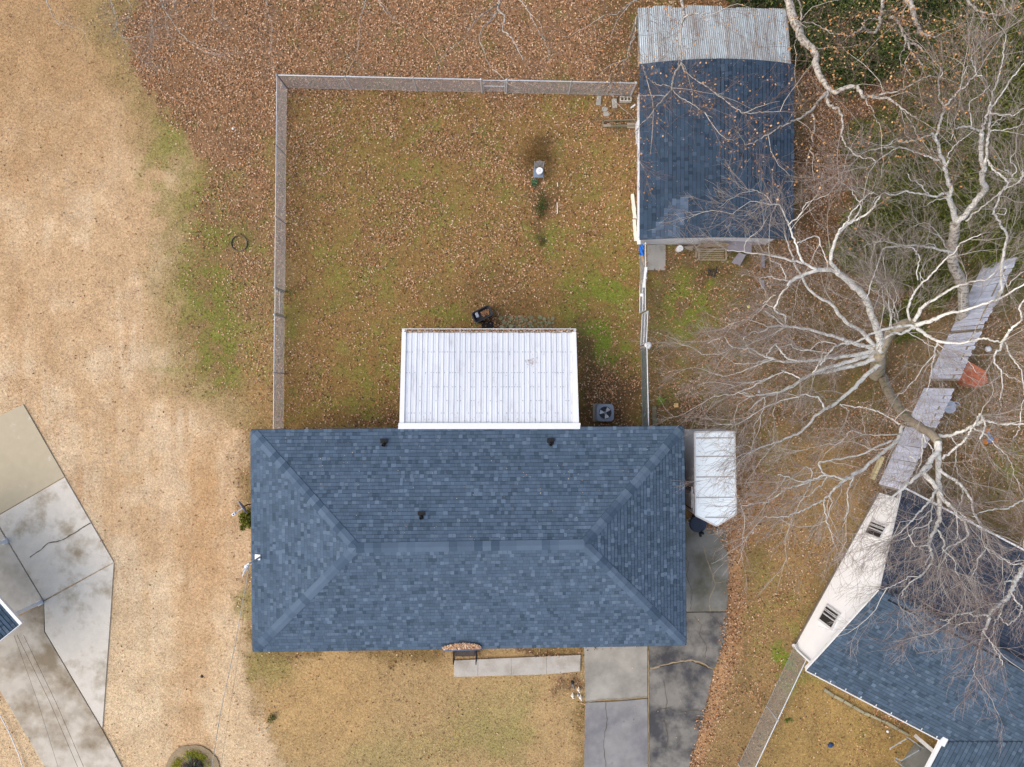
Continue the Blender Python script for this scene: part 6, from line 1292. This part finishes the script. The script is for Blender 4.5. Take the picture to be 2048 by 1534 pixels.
B_.append((Z([(1850, 860), (1868, 870), (1885, 872), (1904, 870), (1920, 864), (1935, 857), (1950, 850), (1960, 846), (1966, 838), (1963, 830)], 5.2, 7.2), .075, .03)); B_.append((Z([(1950, 850), (1972, 841), (1990, 846), (2005, 849), (2028, 848), (2050, 848), (2070, 850)], 6.8, 8.0), .05, .022)); B_.append((Z([(1963, 832), (1970, 850), (1967, 862), (1960, 878)], 7.1, 7.4), .03, .026))
B_.append((Z([(1884, 918), (1900, 905), (1914, 893), (1928, 882), (1938, 868), (1945, 855), (1955, 838), (1962, 828)], 6.2, 7.4), .045, .03)); B_.append((Z([(1948, 856), (1966, 866), (1980, 878), (1995, 895), (2014, 910), (2022, 925), (2027, 950)], 7, 7.8), .028, .007)); B_.append((Z([(1900, 872), (1910, 885), (1912, 905), (1911, 925), (1914, 945)], 6, 6.6), .018, .008)); B_.append((Z([(2040, 845), (2044, 820), (2047, 800)], 7.8, 8.2), .02, .01)); B_.append((Z([(2040, 850), (2035, 865), (2026, 877)], 7.8, 8), .02, .008))
B_.append((Z([(1845, 868), (1850, 880), (1862, 893), (1866, 905), (1856, 918)], 5.6, 6.2), .025, .015)); B_.append((Z([(1846, 872), (1845, 890), (1843, 915), (1838, 935)], 5.6, 6.2), .025, .015)); B_.append((Z([(1820, 912), (1832, 922), (1828, 935), (1824, 950)], 5.6, 6), .018, .010))
tree("bare_tree", "pale bare tree leaning over the white neighbour house and its roof", P(1764, 752), trunkC, B_, mbark, dict(l1=.33, n2=3, n3=3, out=P(1820, 840, 4), r1=.0085, lift=.02, len1=(.5, 1.5), fine=1.25), mtrunk=mbark0, seed=12)

# tall double stem at the right, above the board fence
trunkN = [([(1921, 640, 0), (1927, 613, 1.0), (1926, 590, 1.8), (1920, 556, 2.6), (1906, 530, 3.2), (1904, 502, 3.8), (1907, 477, 4.4), (1910, 445, 5.0)], .20, .155)]
N_l = []
N_l.append((Z([(1910, 445), (1907, 423), (1900, 405), (1897, 394), (1902, 375), (1894, 355), (1891, 340), (1888, 325), (1880, 306), (1876, 288), (1868, 275), (1862, 268)], 5, 8.8), .11, .03))
N_l.append((Z([(1872, 283), (1873, 268), (1880, 246), (1885, 228), (1887, 215), (1884, 205), (1878, 196), (1878, 182), (1876, 163), (1885, 145)], 8.4, 9.6), .045, .014)); N_l.append((Z([(1887, 217), (1900, 200), (1911, 189), (1922, 178), (1935, 169), (1942, 158), (1952, 151), (1964, 152)], 9, 9.8), .035, .012)); N_l.append((Z([(1922, 178), (1924, 160), (1930, 142), (1935, 132)], 9.4, 9.8), .016, .007)); N_l.append((Z([(1952, 151), (1950, 140), (1945, 128), (1943, 112)], 9.8, 10), .014, .006))
N_l.append((Z([(1862, 270), (1845, 275), (1826, 281), (1810, 284), (1800, 284), (1795, 278), (1785, 282), (1772, 292)], 8.8, 9.2), .028, .009)); N_l.append((Z([(1880, 319), (1862, 315), (1840, 307), (1820, 300), (1800, 294), (1775, 296), (1745, 299), (1722, 306)], 8.2, 9.0), .032, .008)); N_l.append((Z([(1797, 294), (1775, 308), (1750, 325), (1735, 335)], 8.7, 9), .018, .007)); N_l.append((Z([(1892, 333), (1898, 320), (1897, 308), (1910, 290), (1925, 278), (1945, 262)], 8, 8.8), .024, .008))
N_l.append((Z([(1897, 388), (1885, 387), (1876, 392), (1860, 391), (1845, 388), (1826, 385), (1808, 383), (1790, 390), (1770, 385), (1755, 393), (1745, 408)], 6.2, 7.6), .045, .012)); N_l.append((Z([(1858, 390), (1845, 376), (1832, 363), (1822, 362), (1815, 348)], 6.6, 7.2), .02, .008)); N_l.append((Z([(1895, 396), (1883, 398), (1870, 400), (1856, 410)], 6.1, 6.3), .026, .01))
N_l.append((Z([(1910, 443), (1925, 435), (1940, 416), (1955, 398), (1968, 382), (1972, 374), (1965, 362), (1963, 348), (1968, 340), (1965, 322), (1962, 300), (1962, 280), (1963, 265)], 5, 8.4), .115, .06)); N_l.append((Z([(1963, 265), (1968, 248), (1972, 236), (1977, 218), (1980, 204)], 8.4, 9.2), .045, .02)); N_l.append((Z([(1970, 330), (1974, 310), (1973, 290), (1977, 268), (1980, 240), (1982, 215), (1985, 190), (1993, 167), (2000, 145), (2005, 120), (2008, 98), (2012, 70)], 7.6, 10), .055, .010))
N_l.append((Z([(1983, 213), (1995, 198), (2010, 178), (2022, 158), (2033, 145), (2044, 130), (2060, 118)], 9, 10), .03, .010)); N_l.append((Z([(1978, 228), (1995, 228), (2010, 229), (2028, 231), (2040, 220), (2055, 212)], 9, 9.4), .028, .010)); N_l.append((Z([(2012, 230), (2002, 238), (1990, 246), (1982, 255)], 9.1, 9.2), .02, .007)); N_l.append((Z([(1962, 262), (1948, 258), (1940, 253), (1928, 252), (1918, 254), (1910, 257)], 8.4, 9), .035, .014)); N_l.append((Z([(1942, 254), (1942, 235), (1938, 218), (1940, 203), (1952, 195), (1968, 185), (1980, 170)], 8.8, 9.6), .018, .007)); N_l.append((Z([(1908, 256), (1905, 265), (1902, 280)], 9, 9.2), .02, .008)); N_l.append((Z([(1978, 262), (2000, 260), (2020, 258), (2040, 250), (2060, 242)], 8.8, 9.4), .018, .008))
N_l.append((Z([(1932, 442), (1950, 425), (1975, 405), (1990, 393), (2003, 383), (2018, 374), (2032, 368), (2045, 352), (2052, 335)], 5.6, 8.6), .032, .012)); N_l.append((Z([(1973, 320), (1983, 332), (1992, 345), (2005, 352), (2015, 364)], 7.8, 8), .03, .022))
N_l.append((Z([(1908, 504), (1890, 502), (1872, 497), (1855, 494), (1838, 492), (1815, 491), (1800, 492), (1785, 494), (1766, 498), (1758, 520), (1752, 540), (1744, 560), (1738, 582), (1732, 598)], 4.0, 6.0), .05, .014)); N_l.append((Z([(1800, 492), (1790, 487), (1775, 484), (1760, 482), (1745, 486), (1730, 492)], 5, 5.6), .022, .010)); N_l.append((Z([(1898, 508), (1888, 488), (1880, 472), (1870, 460), (1860, 450), (1848, 445), (1828, 452)], 3.8, 5.2), .022, .008)); N_l.append((Z([(1885, 480), (1878, 470), (1866, 466), (1858, 462)], 4.4, 5), .03, .009)); N_l.append((Z([(1872, 495), (1862, 488), (1840, 490)], 4.6, 5), .02, .01))
tree("bare_tree", "tall pale bare tree with twin upright stems at the grey board fence", P(1921, 640), trunkN, N_l, mbark, dict(l1=.36, n2=3, n3=3, out=P(1910, 500, 4), r1=.008, lift=.05, len1=(.5, 1.4), fine=1.25), mtrunk=mbark2, seed=13)
# right-hand thin tree
R_l = [(Z([(2002, 581), (2002, 560), (2003, 540), (2006, 515), (2010, 495), (2015, 472), (2010, 462), (2000, 448), (1990, 430), (1988, 424), (1994, 408), (1998, 392), (2008, 378), (2016, 366), (2025, 352), (2020, 345), (2010, 340)], 4, 8), .06, .018), (Z([(2015, 366), (2005, 355), (1993, 348)], 7.6, 7.8), .025, .01), (Z([(2025, 352), (2033, 340), (2024, 326), (2022, 315), (2030, 306)], 8, 8.6), .02, .008), (Z([(2003, 545), (2012, 565), (2015, 572), (2035, 552), (2055, 538)], 4.6, 5.4), .025, .01), (Z([(2036, 366), (2044, 355), (2046, 340)], 8, 8.4), .02, .01), (Z([(1992, 428), (2008, 430), (2013, 420), (2005, 417)], 7, 7.2), .015, .006)]
tree("bare_tree", "slender pale bare tree at the right edge, beyond the end of the board fence", P(1985, 610), [([(1985, 610, 0), (1990, 605, 1.2), (1997, 595, 2.6), (2002, 581, 4)], .10, .06)], R_l, mbark, dict(l1=.3, n2=3, n3=3, out=P(2000, 560, 4), r1=.008, fine=1.2), seed=14)
# far right, low
D_l = [(Z([(2100, 1098), (2070, 1118), (2048, 1135), (2040, 1148), (2033, 1157), (2028, 1168), (2023, 1180), (2018, 1192), (2008, 1202), (1996, 1210), (1987, 1218), (1978, 1230), (1976, 1243), (1973, 1255), (1966, 1264)], 7.5, 8.6), .09, .035), (Z([(1967, 1263), (1975, 1275), (1985, 1290), (1992, 1302), (1999, 1312), (2005, 1330)], 8.6, 9), .022, .008), (Z([(1966, 1264), (1960, 1285), (1956, 1305), (1950, 1325), (1948, 1350)], 8.6, 9), .018, .006), (Z([(1977, 1229), (1962, 1231), (1948, 1232), (1940, 1228), (1934, 1227), (1922, 1228), (1912, 1231), (1903, 1237), (1897, 1241), (1893, 1249), (1880, 1257), (1860, 1268)], 8.4, 8.9), .03, .007), (Z([(1905, 1236), (1890, 1241), (1880, 1239)], 8.7, 8.8), .014, .006), (Z([(1996, 1206), (1975, 1210), (1955, 1218), (1935, 1228)], 8.2, 8.6), .016, .007),
       (Z([(2022, 1184), (2028, 1198), (2038, 1207), (2043, 1218), (2039, 1230), (2030, 1238), (2018, 1249), (2008, 1245), (2002, 1236), (2000, 1225)], 8.2, 8.9), .025, .010), (Z([(2040, 1210), (2028, 1220), (2020, 1232)], 8.5, 8.9), .013, .006), (Z([(2005, 1208), (2003, 1222), (1997, 1235), (1988, 1248), (1988, 1265), (1982, 1275)], 8.2, 8.9), .022, .008), (Z([(2070, 1118), (2055, 1100), (2048, 1090), (2050, 1070)], 8, 8.6), .03, .01), (Z([(2048, 1122), (2035, 1122), (2022, 1128), (2015, 1120), (1995, 1114), (1970, 1095)], 7.9, 8.4), .018, .008), (Z([(2023, 1163), (2012, 1163), (2008, 1168)], 8.1, 8.3), .03, .012), (Z([(2048, 1000), (2030, 1008), (2010, 1018), (1985, 1020), (1960, 1025), (1945, 1033)], 8, 8.6), .03, .008), (Z([(2060, 990), (2048, 1000)], 8, 8), .035, .03)]
tree("bare_tree", "pale bare tree reaching in from the right edge over the dark blue roof", P(2150, 1020), [([(2150, 1020, 0), (2150, 1030, 3), (2130, 1070, 6), (2100, 1098, 7.5)], .22, .1), ([(2150, 1025, 3), (2110, 1000, 6), (2060, 990, 8)], .12, .04)], D_l, mbark, dict(l1=.34, n2=3, n3=3, out=P(2080, 1080, 8), r1=.0085, lift=-.02, len1=(.5, 1.4), cols=((150, 132, 124), (134, 114, 106), (176, 164, 156)), fine=1.2), mtrunk=mbark2, seed=15)
# leafy oak over the shed and the evergreens
OR = [(196, 150, 98), (178, 130, 84), (212, 172, 124), (150, 108, 74), (190, 138, 90)]
E_l = [(Z([(1578, 0), (1586, 35), (1599, 64), (1606, 78), (1621, 94), (1631, 107), (1631, 129), (1637, 145), (1645, 161)], 7, 8.4), .145, .085), (Z([(1645, 161), (1656, 176), (1671, 185), (1686, 178), (1704, 173), (1716, 177), (1723, 188), (1736, 193), (1755, 195), (1776, 196)], 8.4, 9.4), .09, .035), (Z([(1776, 196), (1790, 206), (1800, 214), (1815, 226), (1835, 235)], 9.4, 9.9), .04, .012), (Z([(1738, 193), (1765, 188), (1795, 183), (1818, 172), (1840, 160), (1862, 152)], 9.2, 9.8), .04, .010),
       (Z([(1655, 184), (1653, 198), (1656, 208), (1666, 214), (1678, 218), (1684, 235), (1686, 252), (1683, 265), (1690, 285), (1706, 306), (1722, 314), (1740, 316), (1752, 325)], 8.6, 9.6), .055, .012), (Z([(1652, 186), (1640, 200), (1629, 214), (1618, 224), (1607, 231), (1590, 240), (1575, 247), (1556, 256), (1535, 270), (1512, 282), (1490, 290)], 8.6, 9.8), .055, .008), (Z([(1625, 228), (1629, 240), (1629, 255), (1624, 272), (1628, 285), (1620, 300), (1612, 325)], 9, 9.6), .028, .006),
       (Z([(1600, 56), (1602, 40), (1603, 21), (1600, 8), (1592, -8)], 7.6, 8.6), .03, .02), (Z([(1602, 50), (1595, 66), (1592, 80), (1588, 90)], 7.7, 8), .02, .008), (Z([(1600, 44), (1620, 46), (1640, 52), (1660, 62), (1667, 76)], 7.8, 8.2), .016, .006), (Z([(1730, 192), (1733, 205), (1746, 220), (1750, 235), (1760, 250)], 9.3, 9.6), .02, .007), (Z([(1800, 214), (1806, 240), (1810, 270)], 9.6, 9.9), .014, .005), (Z([(1800, 216), (1820, 240), (1832, 270)], 9.6, 9.9), .014, .005),
       (Z([(1361, -4), (1366, 14), (1367, 35), (1363, 50), (1361, 65), (1361, 90), (1361, 117), (1366, 135), (1368, 142)], 7, 8.4), .055, .022), (Z([(1361, 130), (1350, 145), (1345, 162), (1343, 176), (1333, 190), (1320, 206), (1308, 218), (1297, 235), (1276, 256)], 8.4, 9.2), .035, .008), (Z([(1367, 36), (1380, 30), (1396, 27), (1412, 26)], 7.6, 8), .035, .016), (Z([(1368, 142), (1390, 158), (1410, 172), (1431, 185), (1450, 200), (1467, 214), (1490, 226), (1510, 226), (1528, 224), (1560, 223)], 8.4, 9.4), .018, .006),
       (Z([(1343, 176), (1360, 195), (1380, 205), (1405, 222), (1425, 235)], 8.6, 9.2), .016, .006), (Z([(1285, -6), (1270, 1), (1258, 8), (1248, 18), (1236, 27), (1220, 30), (1207, 31)], 6.6, 7), .028, .008), (Z([(1275, 20), (1271, 55), (1268, 75), (1261, 88), (1258, 100), (1253, 117), (1240, 125), (1228, 136), (1220, 150)], 6.8, 7.6), .022, .007), (Z([(1250, 118), (1247, 130), (1244, 148)], 7.4, 7.6), .012, .005), (Z([(1305, 160), (1312, 168), (1330, 170), (1345, 176)], 8.6, 8.8), .012, .01), (Z([(1285, 130), (1290, 150), (1300, 160)], 8.4, 8.6), .010, .008)]
tree("oak_tree", "grey limbed tree with orange leaves hanging over the shed's roof", P(1560, -130), [([(1560, -130, 0), (1562, -110, 3), (1568, -60, 5.6), (1578, 0, 7)], .3, .13), ([(1560, -120, 3), (1460, -80, 5), (1361, -4, 7)], .14, .06), ([(1562, -115, 2.5), (1420, -90, 4.6), (1285, -6, 6.6)], .12, .03)], E_l, mbark2,
     dict(l1=.34, n2=3, n3=3, r1=.0075, len1=(.5, 1.5), cols=((120, 100, 90), (150, 130, 118), (98, 80, 70)), fine=1.1), leaves=(1300, OR, .056), seed=16)
G_l = [(Z([(1767, -4), (1764, 12), (1762, 30), (1757, 51), (1752, 62), (1743, 64), (1733, 59), (1726, 54), (1715, 64), (1698, 72)], 8, 9), .06, .018), (Z([(1728, 55), (1726, 45), (1735, 38), (1748, 36)], 8.8, 9), .018, .008), (Z([(1815, -4), (1822, 12), (1828, 30), (1835, 50), (1839, 64), (1850, 68), (1870, 75)], 8, 9), .11, .03), (Z([(1778, 34), (1792, 40), (1800, 52), (1806, 65), (1811, 78), (1816, 88), (1822, 104), (1832, 118), (1846, 130), (1843, 150), (1836, 165)], 8.4, 9.4), .05, .010), (Z([(1816, 86), (1828, 87), (1838, 94), (1850, 103)], 8.8, 9), .04, .02), (Z([(1812, 82), (1808, 98), (1800, 112), (1802, 130)], 8.9, 9.2), .025, .008), (Z([(1816, 6), (1806, 28), (1798, 42)], 8.2, 8.4), .02, .02), (Z([(1822, 104), (1812, 120), (1814, 140), (1830, 160)], 9, 9.4), .015, .006),
       (Z([(1930, -6), (1945, 12), (1965, 25), (1990, 30), (2010, 28)], 8, 9), .05, .012), (Z([(1965, 25), (1975, 45), (1970, 70)], 8.4, 9), .02, .006), (Z([(2000, -6), (2015, 20), (2035, 40)], 8, 9), .03, .01)]
tree("oak_tree", "orange leaved grey tree entering at the top edge nearest the right corner", P(1870, -120), [([(1870, -120, 0), (1866, -100, 4), (1840, -50, 6.5), (1815, -4, 8)], .3, .12), ([(1866, -100, 4), (1810, -50, 6.5), (1767, -4, 8)], .14, .07), ([(1868, -105, 4), (1900, -60, 6.5), (1930, -6, 8)], .14, .06), ([(1868, -105, 4), (1940, -70, 6), (2000, -6, 8)], .12, .04)], G_l, mbark2,
     dict(l1=.3, n2=3, n3=3, r1=.0075, len1=(.5, 1.5), cols=((120, 100, 90), (150, 130, 118), (98, 80, 70)), fine=1.1), leaves=(1500, OR, .056), seed=17)
F_l = [(Z([(1000, -4), (998, 10), (996, 20), (1004, 27), (1010, 33), (1007, 48), (1006, 62), (1018, 70), (1026, 82), (1036, 100), (1046, 120)], 6, 7), .05, .010), (Z([(996, 24), (982, 38), (969, 51), (962, 64), (959, 75), (964, 92), (970, 110), (984, 138)], 6.3, 7), .03, .006), (Z([(995, 8), (975, 22), (958, 36), (945, 50), (935, 60)], 6.2, 6.8), .028, .006), (Z([(925, 82), (905, 95), (890, 112)], 5, 5.2), .012, .005), (Z([(1038, -4), (1052, 14), (1065, 38), (1075, 58), (1084, 72), (1092, 88), (1097, 100)], 6, 6.8), .024, .005), (Z([(732, -4), (727, 18), (718, 42), (720, 58), (719, 75), (713, 100)], 6, 6.8), .022, .005), (Z([(758, -4), (760, 8), (770, 22), (784, 36)], 6, 6.4), .02, .005)]
tree("bare_tree", "pale jointed bare branches hanging in from the top edge above the back fence", P(1010, -110), [([(1010, -110, 0), (1008, -80, 3), (1000, -4, 6)], .14, .055), ([(1010, -95, 2), (1030, -50, 4.5), (1038, -4, 6)], .05, .026), ([(1009, -95, 2), (860, -60, 4.5), (732, -4, 6)], .06, .022)], F_l, mbark2, dict(l1=.6, n2=3, n3=2, r1=.006, len1=(.3, .8), cols=((150, 134, 120), (128, 108, 96))), seed=18)
T_l = [(Z([(318, -4), (330, 20), (346, 45), (358, 62), (372, 78), (390, 92), (410, 104)], 7, 8), .022, .005), (Z([(90, -4), (98, 14), (106, 31), (114, 44), (122, 56)], 7, 7.8), .02, .005), (Z([(222, -4), (228, 20), (234, 42), (236, 66), (246, 80), (258, 93)], 7, 8), .022, .005), (Z([(290, -4), (304, 28), (300, 60), (302, 90)], 7, 8), .016, .004), (Z([(531, -4), (538, 30), (545, 60), (541, 96)], 7, 7.8), .014, .004), (Z([(255, -4), (262, 20), (250, 50)], 7, 7.6), .014, .004), (Z([(345, -4), (350, 15), (332, 36)], 7, 7.5), .014, .005), (Z([(395, -4), (372, 12), (350, 30)], 7, 7.4), .012, .005), (Z([(430, -4), (424, 20), (436, 40)], 7, 7.4), .012, .005)]
tree("bare_tree", "thin grey branch tips hanging in at the top left over the tan field", P(300, -160), [([(300, -160, 0), (305, -120, 4), (318, -4, 7)], .2, .024), ([(302, -130, 3), (200, -90, 5), (90, -4, 7)], .08, .02), ([(302, -130, 3), (270, -70, 5), (222, -4, 7)], .07, .022), ([(303, -130, 3), (430, -90, 5), (531, -4, 7)], .07, .014), ([(303, -130, 3), (300, -70, 5), (290, -4, 7)], .05, .016)], T_l, mbark2, dict(l1=.34, n2=3, n3=2, r1=.005, len1=(.3, .9), cols=((142, 132, 124), (118, 108, 102), (160, 152, 144))), seed=19)
# bare thin shrub twigs near the bottom left lawn and fallen sticks
def stickset(label, pts, r=.006, m=None): 
    return tag(MB().tube(smooth([P(*p) for p in pts], 3), [r * 1.3] + [r] * (3 * (len(pts) - 1)), 5).build("fallen_branch", m or mbark2), label, "branch")
stickset("thin fallen branch on the leaves above the back fence, upper right of two", [(845, 66, .05), (852, 78, .06), (868, 95, .05), (872, 113, .04)], .014, mat("fresh_wood", lin(206, 168, 130), var=.1))
stickset("thin curved fallen branch touching the back fence at the left", [(712, 112, .05), (704, 126, .06), (697, 140, .05), (694, 148, .05)], .014, MATS["fresh_wood"] if "fresh_wood" in MATS else None)
stickset("loose forked stick lying on the grass near the bottom left lawn", [(512, 1470, .05), (530, 1462, .1), (545, 1448, .12)], .008)
